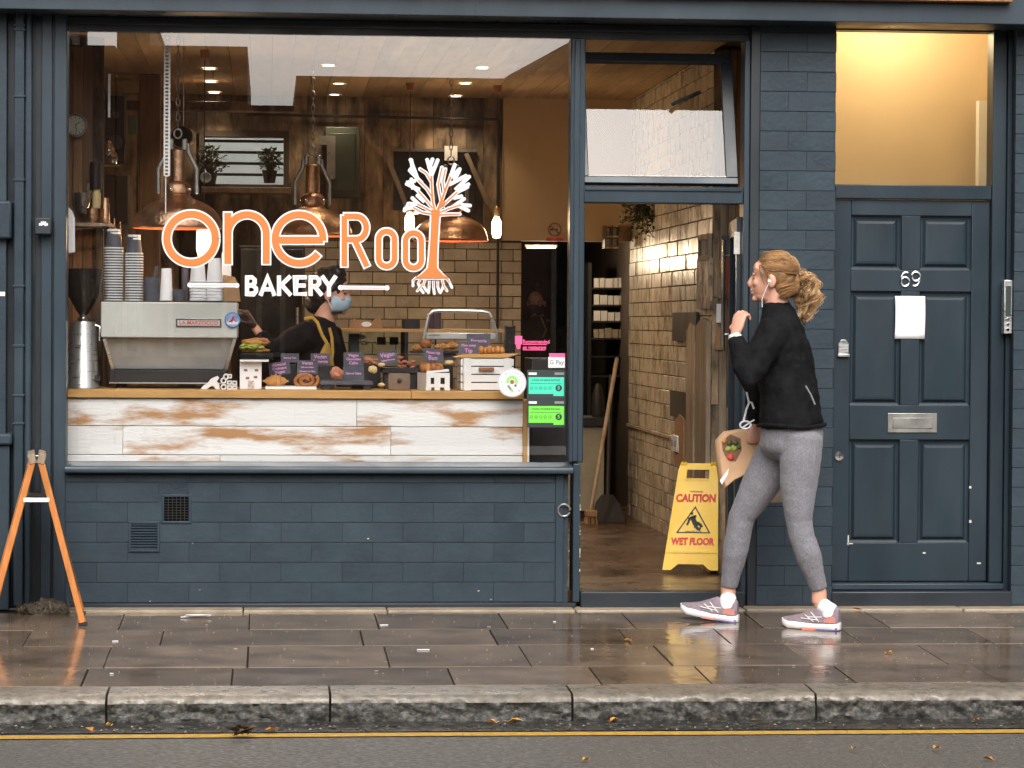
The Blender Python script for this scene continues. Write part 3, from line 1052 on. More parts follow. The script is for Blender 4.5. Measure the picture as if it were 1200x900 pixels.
def opp_building(px0, px1, pytop, name, label, deep=7, gable=None):
    t = thing(name, label, 'building', ((bw(px0) + bw(px1)) / 2, BY, 0))
    x0, x1, z1 = bw(px0), bw(px1), bh(pytop)
    if gable:
        poly = [(x0, 0), (x1, 0), (x1, z1), ((x0 + x1) / 2, z1 + gable), (x0, z1)]
        b = MB().prism(poly, BY - deep, BY)
    else:
        b = MB().box(x0, x1, BY - deep, BY, 0, z1)
    b.build('wall', M['redbrick'], t)
    w = x1 - x0
    nwin = max(1, int(w / 1.6))
    for i in range(nwin):
        cx = x0 + w * (i + .5) / nwin
        ww = min(.45, w * .3)
        f = MB().box(cx - ww, cx + ww, BY, BY + .05, 1.0, 2.5).build('window', M['stone'], t)
        MB().box(cx - ww + .06, cx + ww - .06, BY + .04, BY + .055, 1.06, 2.44).build('pane', M['blackgloss'], f)
    return t


opp_building(-900, 60, -130, 'brick_house', 'tall brown brick house across the street, farthest left')
opp_building(62, 136, 58, 'brick_house', 'low brick house across the street with a bare tree before it')
opp_building(138, 176, 10, 'brick_house', 'narrow tall brick house across the street')
opp_building(176, 289, 57, 'brick_house', 'flat-roofed brick house across the street')
opp_building(289.5, 345, 125, 'brick_garage', 'lowest brown brick garage in the gap across the street')
opp_building(345.5, 590, 90, 'brick_house', 'long low flat-roofed brick house across the street')
opp_building(590.5, 1400, 88, 'brick_house', 'wide gabled brown brick house across the street', gable=2.2)
opp_building(1401, 2300, -160, 'brick_house', 'tall brown brick house across the street, farthest right')
# bare tree across the street
tr = thing('bare_tree', 'bare winter tree across the street', 'tree', (bw(104), BY + 1.2, 0))


def grow(b, p, d, L, r, n):
    q = p + d * L
    b.tube([p, (p + q) / 2 + Vector((R.uniform(-.03, .03), 0, 0)), q], [r, r * .85, r * .65], 5)
    if n == 0:
        return
    for _ in range(3 if n > 1 else 2):
        nd = (d + Vector((R.uniform(-.8, .8), R.uniform(-.6, .6), R.uniform(-.1, .5)))).normalized()
        grow(b, q, nd, L * R.uniform(.6, .8), r * .6, n - 1)


b = MB()
b.tube([(bw(104), BY + 1.2, ROAD_Z + .1), (bw(104), BY + 1.2, 3.4)], [.12, .09], 8)
b.build('trunk', M['twig'], tr)
b = MB()
grow(b, Vector((bw(104), BY + 1.2, 3.4)), Vector((0, 0, 1)), .7, .07, 4)
b.build('crown', M['twig'], tr)
# ================================================================== SHOP INTERIOR SHELL
IX0 = WIN['x0'] - .06
IX1 = DOOR['x1'] + .02           # right tiled wall
D_B = 4.75                       # back wall
CZ = 2.885                       # ceiling underside
FZ = .15                         # floor inside, ramped down to the doorway
fl = MB().loft([[(x, y, z) for y, z in ((.1, P(776, 693, 0).z - .004), (1.7, .07), (2.6, FZ), (12.5, FZ), (12.5, -.1), (.1, -.1))] for x in (IX0 - .1, IX1 + .3)])
struct('shop_floor', fl, M['floor'])
ce = struct('shop_ceiling', MB().box(IX0 - .1, IX1 + .3, .14, D_B + .1, CZ + .02, CZ + .1), M['darkwall'])
x = IX0
while x < IX1:
    w = min(.118, IX1 - x)
    MB().box(x + .0015, x + w - .0015, .14, D_B, CZ + R.uniform(-.002, .002), CZ + .025).build('ceiling_board', M['board'], ce)
    x += .118
lw = struct('shop_side_wall', MB().box(IX0 - .12, IX0, .14, D_B, 0, CZ + .02), M['darkwall'])
rw = struct('shop_tiled_side_wall', MB().box(IX1 + .012, IX1 + .2, 1.16, D_B + .1, 0, CZ + .02), M['grout'])
struct('shop_plaster_side_wall', MB().box(IX1 + .17, IX1 + .28, .14, 1.159, 0, CZ + .02), M['greyboard'])
brick_wall(rw, 1.16, D_B, .05, CZ, IX1, .225, .088, M['tilegrey'], depth=.02, j=.006, jit=.003, limit=300, axis='y', name='wall_tile')
for k_, (u0, u1, mt_) in enumerate(((-.004, .034, 'plank'), (.036, .078, 'greyboard'), (.080, .118, 'plank'), (.120, .165, 'plankwarm'))):
    z_ = 0.05
    for zz_ in (R.uniform(.7, 1.0), R.uniform(1.4, 1.7), CZ):
        MB().box(IX1 + u0, IX1 + u1, 1.135 + R.uniform(0, .008), 1.159, z_ + .002, zz_).build('end_board', M[mt_ if R.random() < .7 else 'plank'], rw, bevel=.002)
        z_ = zz_
# dado trim on the tiled wall
q = P(735, 500, 4.4)
tr_ = MB().box(IX1 - .016, IX1 + .01, 1.9, D_B, q.z - .011, q.z + .011)
tr_.build('dado_rail', M['tile'], rw, bevel=.004)

bwall = struct('shop_back_wall', MB().box(IX0 - .1, P(236, 300, D_B).x, D_B + .03, D_B + .12, 0, CZ + .02)
               .box(P(336, 300, D_B).x, P(611, 300, D_B).x, D_B + .03, D_B + .12, 0, CZ + .02)
               .box(P(236, 300, D_B).x, P(336, 300, D_B).x, D_B + .03, D_B + .12, 0, P(285, 217, D_B).z)
               .box(P(236, 300, D_B).x, P(336, 300, D_B).x, D_B + .03, D_B + .12, P(285, 157, D_B).z, CZ + .02), M['grout'])
tx0, tx1 = P(340, 350, D_B).x, P(611, 350, D_B).x
ztile = P(480, 283, D_B).z
brick_wall(bwall, tx0, tx1, .5, ztile, D_B, .154, .0775, M['tile'], depth=.035, j=.005, jit=.002, limit=300, name='wall_tile')
# vertical reclaimed planks above the tiles and over the whole left part
x = IX0
wx0, wx1 = P(237, 190, D_B).x, P(335, 190, D_B).x
wz0, wz1 = P(285, 217, D_B).z, P(285, 157, D_B).z
while x < P(588, 200, D_B).x:
    w = R.choice([.09, .11, .125, .14])
    x1 = min(x + w, P(588, 200, D_B).x)
    lo = ztile if x + w / 2 > tx0 else .2
    segs = [(lo, CZ)]
    if x1 > wx0 and x < wx1:
        segs = [(lo, wz0), (wz1, CZ)]
    for a_, c_ in segs:
        MB().box(x + .0015, x1 - .0015, D_B - R.uniform(.0, .012), D_B + .028, a_, c_).build('plank', M['plank'], bwall)
    x += w
# beige bulkhead over the passage to the back room
bx0, bx1 = P(588.5, 200, D_B).x, IX1 + .01
zbulk = P(650, 282.5, D_B).z
struct('bulkhead', MB().box(bx0, bx1, D_B - .05, D_B + .12, zbulk, CZ + .02), M['beige'])
# passage behind
cxa, cxb = P(608, 400, D_B).x, IX1 + .1
struct('passage_wall', MB().box(cxa - .12, cxa - .002, D_B + .13, 11, 0, zbulk + .5), M['darkwall'])
struct('passage_wall', MB().box(cxb, cxb + .1, D_B + .11, 11, 0, zbulk + .5), M['darkwall'])
struct('passage_wall', MB().box(cxa - .2, cxb + .1, 11, 11.1, 0, zbulk + .5), M['darkwall'])
struct('passage_ceiling', MB().box(cxa - .2, cxb + .1, D_B + .121, 11, zbulk + .35, zbulk + .5), M['darkwall'])
SD = 5.5
q = P(634, 291, SD)
sl_ = thing('strip_light', 'thin lit strip light under the passage ceiling at the right', 'strip light', (q.x, SD, q.z))
MB().box(q.x - .11, q.x + .11, SD - .02, SD + .02, q.z + .008, q.z + .024).build('batten', M['white'], sl_)
MB().box(q.x - .10, q.x + .10, SD - .015, SD + .015, q.z, q.z + .007).build('tube', emit_mat('dim_tube', (1, .86, .66), .8), sl_)
MB().tube([(q.x, SD, q.z + .024), (q.x, SD, zbulk + .36)], .006, 6).build('hanger', M['black'], sl_)
lamp('POINT', (q.x, SD, q.z - .05), 12, (1.0, .78, .52), .08)
# partition stub: thin front edge beside the mullion (timber reveal)
# back window
wn = thing('back_window', 'wide low back window with four dark bars behind the copper lamps', 'window', ((wx0 + wx1) / 2, D_B, wz0))
f = MB().box(wx0, wx1, D_B - .02, D_B + .1, wz1 - .02, wz1 + .02).box(wx0, wx1, D_B - .02, D_B + .1, wz0 - .02, wz0 + .005)
f.box(wx0 - .02, wx0 + .015, D_B - .021, D_B + .1, wz0 - .02, wz1 + .02).box(wx1 - .015, wx1 + .02, D_B - .021, D_B + .1, wz0 - .02, wz1 + .02)
f.build('frame', M['darkwall'], wn)
for i in range(1, 5):
    zz = wz0 + (wz1 - wz0) * i / 4.6
    MB().box(wx0 + .016, wx1 - .016, D_B + .01, D_B + .03, zz - .012, zz + .006).build('bar', M['blackgloss'], wn)
MB().box(wx0 + .0, wx1 - .0, D_B + .05, D_B + .055, wz0, wz1).build('pane', M['glassthin'], wn)
yardw = struct('added_yard_wall', MB().box(-4, 2.5, 6.6, 6.75, 0, 3.1), pm('white_added_wall', (.75, .74, .70), .9, var=.06))  # wall added behind the back window to keep bare sky from burning out
yardw.location.x = -1.2 - .5
# shelf of the window with plants
sh = MB().box(wx0 + .0, wx1 + .03, D_B - .22, D_B - .021, wz0 - .06, wz0 - .022).build('window_shelf', M['greyboard'], None, bevel=.003)
tag(sh, 'narrow wooden shelf under the back window, holding two dark plants', 'shelf')


def leafy(name, label, px, py, d, rad, n, seed, pot=True, hang=0.0, cat='plant'):
    c = P(px, py, d)
    t = thing(name, label, cat, (c.x, c.y, c.z - rad))
    rr = random.Random(seed)
    if pot:
        MB().lathe([(.035, -rad - .03), (.05, -rad + .05), (.052, -rad + .052), (.045, -rad + .045)], c, 14, cap=True).build('pot', M['blackgloss'], t, smooth=True)
    b = MB()
    st = MB()
    for i in range(n):
        a = rr.uniform(0, 2 * PI)
        u = rr.uniform(-.4, 1)
        p = c + Vector((math.cos(a) * rad * math.sqrt(1 - u * u * .8) * rr.uniform(.2, 1), math.sin(a) * rad * .8 * rr.uniform(.2, 1), u * rad - hang * rr.random() ** 2))
        dn = Vector((rr.uniform(-1, 1), rr.uniform(-1, 1), rr.uniform(-.6, .8))).normalized()
        s = dn.cross(Vector((.3, .2, .9))).normalized()
        L = rr.uniform(.022, .05)
        b.add([p, p + dn * L * .5 + s * L * .25, p + dn * L, p + dn * L * .5 - s * L * .25], [(0, 1, 2, 3)])
        if i % 5 == 0:
            st.tube([c - Vector((0, 0, rad * .9)) if pot else c + Vector((0, 0, rad * .6)), (c + p) / 2, p], .0025, 4)
    b.build('leaves', M['foliage'], t)
    st.build('stems', M['twig'], t)
    return t


leafy('potted_plant', 'bushy dark plant at the left end of the back window shelf', 246, 192, D_B - .12, .11, 260, 3)
leafy('potted_plant', 'smaller dark plant at the right end of the back window shelf', 316, 192, D_B - .12, .095, 220, 5)
# blue-white plate in front of the shelf
c = P(241, 208, D_B - .2)
pl = MB().lathe([(0, 0), (.028, .002), (.036, .008), (.033, .010), (.0, .004)], c, 20, m=rotm(PI / 2)).build('plate', M['paper'], None, smooth=True)
tag(pl, 'small round pale blue plate leaning below the back window', 'plate')
pl.data.materials[0] = pm('pale_blue_glaze', (.45, .58, .72), .2)
# timber beam
a = RC(96, 119, 345, 130, 3.6)
bm_ = MB().box(IX0 + .002, a[1], 3.55, 3.7, a[2], a[3]).build('timber_beam', M['plank'], None, bevel=.005)
tag(bm_, 'dark timber beam running under the ceiling on the left of the shop', 'beam')
# dark cupboard door / chalkboard panels on the planks
a = RC(381, 150, 421, 232, D_B - .05)
ck = thing('wall_cupboard', 'dark green wall cupboard with a pale bracket, behind the middle copper lamp', 'cupboard', ((a[0] + a[1]) / 2, D_B - .1, a[2]))
MB().box(a[0], a[1], D_B - .14, D_B - .013, a[2], a[3]).build('carcass', pm('dark_green_paint', (.03, .04, .025), .6), ck, bevel=.004)
MB().box(a[0] + .03, a[1] - .03, D_B - .146, D_B - .141, a[2] + .04, a[3] - .04).build('door', pm('green_black_paint', (.024, .032, .02), .5), ck, bevel=.003)
e = RC(374, 159, 393, 211, D_B - .16)
MB().prism([(e[0], e[3] - .06), (e[1] - .055, e[3] - .06), (e[1] - .055, e[2]), (e[1], e[2] + .01), (e[1], e[3]), (e[0], e[3])], D_B - .165, D_B - .148).build('bracket', M['pewter'], ck)
a = RC(461, 178, 556, 247, D_B - .03)
cb = thing('chalkboard', 'dark board leaning on the planks behind the tree emblem', 'chalkboard', ((a[0] + a[1]) / 2, D_B - .04, a[2]))
MB().box(a[0], a[1], D_B - .035, D_B - .014, a[2], a[3]).build('board', M['blackgloss'], cb)
MB().box(a[0] - .01, a[1] + .01, D_B - .04, D_B - .0138, a[3] + .001, a[3] + .02).build('ledge', M['pewter'], cb)
for p_, q_ in (((455, 188), (478, 246)), ((546, 180), (572, 240))):
    b = MB().beam(P(*p_, D_B - .06), P(*q_, D_B - .05), .03, .03)
    o = b.build('leaning_batten', M['greyboard'], None)
    tag(o, 'pale wooden batten leaning on the plank wall, ' + ('left of' if p_[0] < 500 else 'right of') + ' the dark chalkboard', 'batten')
a = RC(521, 171, 536, 188, D_B - .06)
nt_ = MB().box(a[0], a[1], D_B - .055, D_B - .045, a[2], a[3]).build('small_notice', M['white'], None)
tag(nt_, 'small pale square card fixed high on the planks above the tree emblem', 'card')
# conduit frame: horizontal run and drop
pa_, pb_, pc_ = P(290, 134, D_B - .06), P(584.5, 140, D_B - .06), P(582, 398, D_B - .06)
b = MB().tube([pa_, pb_], .009, 8)
b.tube([pb_, Vector((pb_.x, pb_.y, pc_.z))], .009, 8)
o = b.build('conduit', M['black'], None, smooth=True)
tag(o, 'black conduit pipe running along the plank wall and down the tiles', 'conduit pipe')
# no-smoking style round sign on the bulkhead
c = P(650, 269, D_B - .06)
ns = thing('round_wall_sign', 'round crossed-out sign with a red bar on the beige bulkhead', 'sign', (c.x, c.y, c.z - .06))
MB().lathe([(.036, 0), (.046, 0), (.046, .004), (.036, .004)], c, 24, m=rotm(PI / 2)).build('ring', M['inkbrown'], ns)
MB().rbox((c.x, c.y - .002, c.z), (.085, .004, .010), rotm(0, math.radians(40), 0)).build('cross_bar', M['inkbrown'], ns)
MB().box(c.x - .03, c.x + .022, c.y - .0005, c.y + .003, c.z - .006, c.z + .006).build('cigarette', M['inkdark'], ns)
MB().box(c.x - .055, c.x + .055, c.y - .002, c.y + .003, c.z - .075, c.z - .055).build('caption_bar', M['inkred'], ns)

# tall black fridge behind the machine
a = RC(279, 288, 357, 470, 4.2)
fr = thing('tall_fridge', 'tall black fridge against the back wall behind the barista', 'fridge', ((a[0] + a[1]) / 2, 4.3, FZ))
MB().box(a[0], a[1], 4.2, D_B - .03, FZ, a[3]).build('body', M['black'], fr, bevel=.01)
MB().box(a[0] + .01, a[1] - .01, 4.17, 4.198, FZ + .1, a[3] - .02).build('door', M['blackgloss'], fr, bevel=.006)
MB().tube([(a[1] - .05, 4.14, 1.0), (a[1] - .05, 4.14, 1.5)], .01, 8).build('handle', M['steel'], fr, smooth=True)

# left plank partition with the clock
a = RC(77, 60, 121, 262, .95)
pt = thing('plank_partition', 'warm pine plank partition at the far left inside the window', 'partition', ((a[0] + a[1]) / 2, .97, 1.0))
MB().box(IX0 + .002, a[1], .99, 1.03, 1.0, CZ).build('backing', M['darkwall'], pt)
xs_ = [P(p, 160, .95).x for p in (74, 85, 97, 109, 120)]
for i in range(4):
    MB().box(xs_[i] + .002, xs_[i + 1] - .002, .962 + R.uniform(0, .008), .989, 1.0, CZ - .05).build('plank', M['plankwarm'] if i % 2 == 0 or i < 2 else M['plank'], pt)
c = P(88.5, 147, .94)
ck2 = thing('wall_clock', 'small round wall clock with a pale face on the plank partition', 'clock', (c.x, c.y, c.z - .05))
MB().lathe([(.0, .012), (.050, .012), (.056, .022), (.062, .018), (.062, -.018), (0, -.018)], c, 28, m=rotm(PI / 2)).build('case', M['pewter'], ck2, smooth=True)
MB().lathe([(0, .0135), (.048, .0135)], c, 28, m=rotm(PI / 2)).build('dial', pm('clock_dial', (.62, .60, .52), .6, var=.1), ck2)
for i in range(12):
    t_ = PI / 6 * i
    MB().rbox((c.x + .041 * math.sin(t_), c.y - .0145, c.z + .041 * math.cos(t_)), (.003, .001, .009), rotm(0, t_, 0)).build('hour_mark', M['inkdark'], ck2)
MB().rbox((c.x + .010, c.y - .0155, c.z + .008), (.004, .001, .028), rotm(0, math.radians(50), 0)).build('clock_hand', M['inkdark'], ck2)
MB().rbox((c.x + .004, c.y - .0165, c.z - .016), (.003, .001, .036), rotm(0, math.radians(-12), 0)).build('clock_hand', M['inkdark'], ck2)

a = RC(163, 90, 188, 262, 3.2)
o = MB().box(a[0], a[1], 3.2, 3.3, FZ, CZ).build('timber_post', M['plankwarm'], None, bevel=.006)
tag(o, 'brown timber post standing behind the left copper lamp', 'post')
for (x0_, y0_, x1_, y1_, dd, mt, nm, lab, ct_) in ((124, 112, 146, 190, 2.6, 'black', 'loudspeaker', 'tall black loudspeaker high on the left of the shop', 'loudspeaker'), (150, 135, 161, 158, 3.0, 'teal', 'green_notice', 'small greenish notice left of the timber post', 'notice'), (122, 205, 150, 262, 2.8, 'darkwall', 'dark_cabinet', 'dark cabinet on the left behind the cup stacks', 'cabinet')):
    e = RC(x0_, y0_, x1_, y1_, dd)
    t = thing(nm, lab, ct_, ((e[0] + e[1]) / 2, dd, e[2]))
    MB().box(e[0], e[1], dd, dd + (.2 if mt != 'teal' else .01), e[2], e[3]).build('case', M[mt] if mt != 'teal' else pm('dull_green', (.16, .24, .18), .7), t, bevel=.004)
    if nm == 'loudspeaker':
        for zz, rr_ in ((.3, .06), (.72, .035)):
            MB().lathe([(0, .0), (rr_ * .4, .004), (rr_ * .9, -.006), (rr_, .004)], ((e[0] + e[1]) / 2, dd - .002, e[2] + (e[3] - e[2]) * zz), 18, m=rotm(PI / 2)).build('cone', M['slate'], t, smooth=True)
for px, py, lab in ((127, 184, 'upper'), (131, 193, 'lower')):
    q_ = P(px, py, 2.2)
    o = MB().lathe([(0, 0), (.028, .004), (.034, .03), (.03, .06), (.018, .075), (.018, .09)], q_, 16).build('glass_flask', M['chrome'], None, smooth=True)
    tag(o, 'small shiny flask on the dark left wall, ' + lab + ' of two', 'flask')
    MB().box(q_.x - .05, q_.x + .05, q_.y - .05, q_.y + .05, q_.z - .012, q_.z - .001).build('base_board', M['plank'], o)
# rack with utensils, jars and cups on the left above the grinder
shz = P(95, 262, .85).z
a = RC(78, 262, 132, 266, .8)
rk = thing('utensil_shelf', 'dark shelf crowded with pots and jars on the left above the grinder', 'shelf', ((a[0] + a[1]) / 2, .8, a[2]))
MB().box(IX0 + .003, a[1], .68, .93, a[2], a[3]).build('board', M['plank'], rk)
for px in (81, 129):
    q = P(px, 262, .9)
    MB().beam((q.x, .93, a[2] - .08), (q.x, .72, a[2]), .012, .012).build('bracket', M['black'], rk)


def vessel(name, label, cat, px, w, ytop, ybot, d, mat, shape='jar', group=None):
    a_ = RC(px - w / 2, ytop, px + w / 2, ybot, d)
    r, h = (a_[1] - a_[0]) / 2, a_[3] - a_[2]
    c_ = Vector(((a_[0] + a_[1]) / 2, d, a_[2]))
    pr = {'jar': [(0, 0), (r, 0), (r, h * .75), (r * .8, h * .85), (r * .8, h), (0, h)],
          'pot': [(0, 0), (r * .8, 0), (r, h * .3), (r, h), (r * .94, h), (r * .9, h * .3), (0, h * .15)],
          'bowl': [(0, 0), (r * .5, 0), (r, h), (r * .94, h), (r * .45, h * .15), (0, h * .12)],
          'cup': [(0, 0), (r * .76, 0), (r, h * .97), (r * 1.03, h), (r * .93, h), (r * .7, h * .05), (0, h * .05)],
          'cupinv': [(r * 1.0, 0), (r * 1.05, h * .02), (r * 1.0, h * .05), (r * .72, h * .98), (r * .66, h), (r * .62, h * .97), (0, h * .97)],
          'can': [(0, 0), (r, 0), (r, h), (r * .9, h), (r * .88, h * .9), (0, h * .9)]}[shape]
    o_ = MB().lathe(pr, c_, 18).build(name, mat, None, smooth=True)
    return tag(o_, label, cat, group)


vessel('frying_pan', 'round dark grey pan hanging edge-on above the utensil shelf', 'pan', 97, 22, 226, 250, .9, M['pewter'], 'bowl')
vessel('copper_mug', 'copper mug on the left utensil shelf', 'mug', 108, 13, 244, 261, .78, M['copper'], 'pot')
vessel('copper_jug', 'tall copper jug at the right end of the left utensil shelf', 'jug', 123, 11, 232, 261, .8, M['copper'], 'jar')
vessel('glass_jar', 'cream-coloured jar behind the copper mug', 'jar', 113, 10, 222, 244, .9, M['cream'], 'jar')
vessel('storage_jar', 'small grey jar with a cloth top near the hanging pan', 'jar', 106, 9, 215, 232, .92, M['stone'], 'jar')
vessel('dark_canister', 'black canister standing on the utensil shelf above the clock planks', 'canister', 112, 14, 190, 222, .9, M['black'], 'can')
for i, px in enumerate((128, 134, 141)):
    q = P(px, 252 + 4 * i, .86)
    b = MB().tube([q + Vector((0, 0, .0)), q + Vector((.004, 0, -.10 - .02 * i))], .004, 6)
    b.ball(q + Vector((.004, 0, -.125 - .02 * i)), (.014, .006, .022), 1)
    o = b.build('hanging_spoon', M['copper'], None, smooth=True)
    tag(o, ['copper spoon hanging left of the cup stacks, nearest the shelf', 'copper spoon hanging between two others left of the cup stacks', 'copper spoon hanging nearest the cup stacks'][i], 'spoon', 'hanging copper spoons')
# bundle of paper bags at extreme left
a = RC(77, 234, 88, 300, .4)
b = MB()
for i in range(4):
    b.prism([(a[0] - .02, a[3] - .004 * i), (a[0] - .02, a[2]), (a[1] - .012 + .004 * i, a[2] + .02), (a[1] - .01 + .003 * i, a[3] - .06 - .01 * i)], .36 + i * .012, .362 + i * .012)
o = b.build('paper_bags', M['paper'], None)
tag(o, 'sheaf of white paper bags hanging at the left edge of the window', 'paper bags')

# perforated metal strip
a = RC(192, 48, 199.5, 206, .3)
ps = thing('metal_strip', 'thin perforated white metal strip hanging down the left part of the window', 'strip', ((a[0] + a[1]) / 2, .3, a[2]))
b = MB()
w_ = a[1] - a[0]
b.box(a[0], a[0] + w_ * .22, .30, .312, a[2], CZ).box(a[1] - w_ * .3, a[1], .3, .312, a[2], CZ)
nz_ = 42
for i in range(nz_ + 1):
    zz = a[2] + (CZ - a[2]) * i / nz_
    b.box(a[0] + w_ * .22, a[1] - w_ * .3, .3005, .311, zz - .004, zz + .004)
b.build('strip', M['white'], ps)
q = P(194, 250, .3)
MB().tube([(q.x, .306, a[2]), (q.x, .306, q.z)], .003, 6).build('tail_wire', M['white'], ps)
q2 = P(128, 112, .6)
o = MB().rbox((q2.x, .6, q2.z), (.012, .012, .22)).build('white_tube_lamp', M['white'], None)
tag(o, 'short white upright tube hanging by the clock partition', 'tube')
o.location.y = .6
# black drum lantern hanging by the strip
c = P(215, 160, .9)
dl = thing('drum_lantern', 'black and tan drum hanging on a cord beside the perforated strip', 'lantern', (c.x, c.y, c.z - .05))
m_ = rotm(0, PI / 2, math.radians(62))
MB().lathe([(0, -.035), (.052, -.035), (.055, -.03), (.055, .0), (0, .0)], c, 24, m=m_).build('drum', M['blackgloss'], dl, smooth=True)
MB().lathe([(0, .0005), (.050, .0005), (.046, .05), (0, .05)], c, 24, m=m_).build('back', M['beige'], dl, smooth=True)
MB().tube([c + Vector((.0, 0, .05)), (c.x, c.y, CZ)], .0025, 6).build('cord', M['pewter'], dl)

# ================================================================== CEILING DOWNLIGHTS
def ceil_pt(px, py):
    r = ray(px, py)
    return CAM + r * ((CZ - CAM.z) / r.z)


for i, (px, py, where) in enumerate(((385, 76, 'front row, left of the middle'), (565, 79, 'front row, right'), (397, 97, 'middle row, left'), (545, 97, 'middle row, right'),
                      (534, 112, 'back row, right'), (392, 110, 'back row, left'), (245, 80, 'far left line, nearest the window'), (247, 95, 'far left line, second'), (251, 108, 'far left line, deepest'))):
    c = ceil_pt(px, py)
    t = thing('downlight', 'recessed ceiling downlight, ' + where, 'ceiling light', (c.x, c.y, CZ - .006), 'recessed ceiling downlights')
    MB().lathe([(.038, -.004), (.050, -.005), (.052, .0), (.038, .0)], (c.x, c.y, CZ - .003), 20).build('trim', M['white'], t, smooth=True)
    MB().lathe([(0, -.001), (.038, -.001)], (c.x, c.y, CZ - .003), 20).build('diffuser', M['spotglow'], t)
    lamp('SPOT', (c.x, c.y, CZ - .02), 9, (1.0, .78, .52), .04, spot_size=math.radians(110), spot_blend=.6)

# ================================================================== COPPER PENDANTS
def dome_lamp(px, py_rim, d, label, chain=True):
    c = P(px, py_rim, d)
    t = thing('copper_pendant', label, 'pendant lamp', (c.x, c.y, c.z), 'copper dome pendant lamps')
    r = .228
    pr = [(r + .004, -.004), (r + .006, .0), (r, .006), (r * .985, .03), (r * .93, .062), (r * .83, .09), (r * .68, .115), (r * .5, .134), (r * .36, .146), (r * .30, .158), (.060, .17)]
    MB().lathe(pr, c, 40).build('shade', M['copper'], t, smooth=True)
    MB().lathe([(q - .006, z - .004) for q, z in pr], c, 40).build('shade_lining', M['copperin'], t, smooth=True)
    MB().lathe([(.058, .165), (.068, .175), (.068, .21), (.060, .222), (.045, .235), (0, .236)], c, 24).build('collar', M['copper'], t, smooth=True)
    for k in range(4):
        a_ = PI / 4 + k * PI / 2 + .3
        MB().ball(c + Vector((math.cos(a_) * .072, math.sin(a_) * .072, .192)), .011, 2).build('bolt', M['chrome'], t, smooth=True)
    MB().lathe([(.040, .236), (.040, .395), (.032, .40), (0, .40)], c, 20).build('stem', M['copper'], t, smooth=True)
    # side arms and pulley yoke
    for s in (-1, 1):
        MB().tube([c + Vector((s * .098, 0, .17)), c + Vector((s * .098, 0, .30)), c + Vector((s * .055, 0, .385)), c + Vector((s * .05, 0, .43))], .012, 6, flat=.6).build('arm', M['pewter'], t, smooth=True)
        MB().box(c.x + s * .035 - .014, c.x + s * .035 + .014, c.y - .02, c.y + .02, c.z + .395, c.z + .455).build('yoke', M['pewter'], t, bevel=.006)
    b = MB()
    b.tube([c + Vector((.02 * math.cos(a_), 0, .48 + .024 * math.sin(a_))) for a_ in [2 * PI * i / 12 for i in range(13)]], .005, 6)
    z = .505
    k = 0
    while c.z + z < CZ:
        if chain:
            hz = .022
            ax = Vector((.010, 0, 0)) if k % 2 else Vector((0, .010, 0))
            b.tube([c + ax * math.cos(a_) + Vector((0, 0, z + hz + hz * math.sin(a_) * 1.15)) for a_ in [2 * PI * i / 8 for i in range(9)]], .0032, 5)
            z += 2 * hz * .88
            k += 1
        else:
            break
    b.build('chain', M['pewter'], t, smooth=True)
    MB().lathe([(0, .03), (.03, .04), (.036, .07), (.02, .12), (.02, .16)], c, 14).build('bulb', M['bulb'], t, smooth=True)
    lamp('POINT', c + Vector((0, 0, .035)), 7, WARM, .035)
    return t


dome_lamp(208, 266, .75, 'copper dome pendant lamp at the left, above the coffee machine')
dome_lamp(366, 275, 2.35, 'copper dome pendant lamp in the middle, with chain and pulley yoke')
dome_lamp(528, 281, 3.3, 'copper dome pendant lamp at the right, behind the tree emblem')


def bulb_lamp(px, py, d, label, e=6, s=1.0, cord=True):
    c = P(px, py, d)
    t = thing('filament_bulb_lamp', label, 'hanging bulb', (c.x, c.y, c.z), 'hanging filament bulbs')
    MB().lathe([(0, -.072 * s), (.022 * s, -.066 * s), (.030 * s, -.04 * s), (.030 * s, .03 * s), (.018 * s, .055 * s), (.014 * s, .065 * s)], c, 16).build('bulb', M['bulb'], t, smooth=True)
    MB().lathe([(.0145 * s, .062 * s), (.020 * s, .066 * s), (.020 * s, .115 * s), (.008 * s, .13 * s), (0, .13 * s)], c, 14).build('socket', M['brass'], t, smooth=True)
    if cord:
        MB().tube([c + Vector((0, 0, .13 * s)), (c.x, c.y, CZ - .03)], .003, 6).build('cord', M['black'], t)
        MB().lathe([(0, -.05), (.02, -.045), (.028, 0)], (c.x, c.y, CZ), 14).build('ceiling_cup', M['inkbrown'], t, smooth=True)
    lamp('POINT', c + Vector((0, -.045 * s, 0)), e, WARM, .03)
    return t


bulb_lamp(239, 281, 1.6, 'brightest bare filament bulb glowing inside the first letter o', 10, 1.35)
bulb_lamp(480, 261, 3.6, 'bare filament bulb hanging just left of the tree emblem', 6)
bulb_lamp(582, 266, 3.7, 'bare filament bulb hanging above the black conduit, right of the tree emblem', 6)
bulb_lamp(771.5, 268, 3.9, 'bare filament bulb seen through the open bakery doorway', 9)

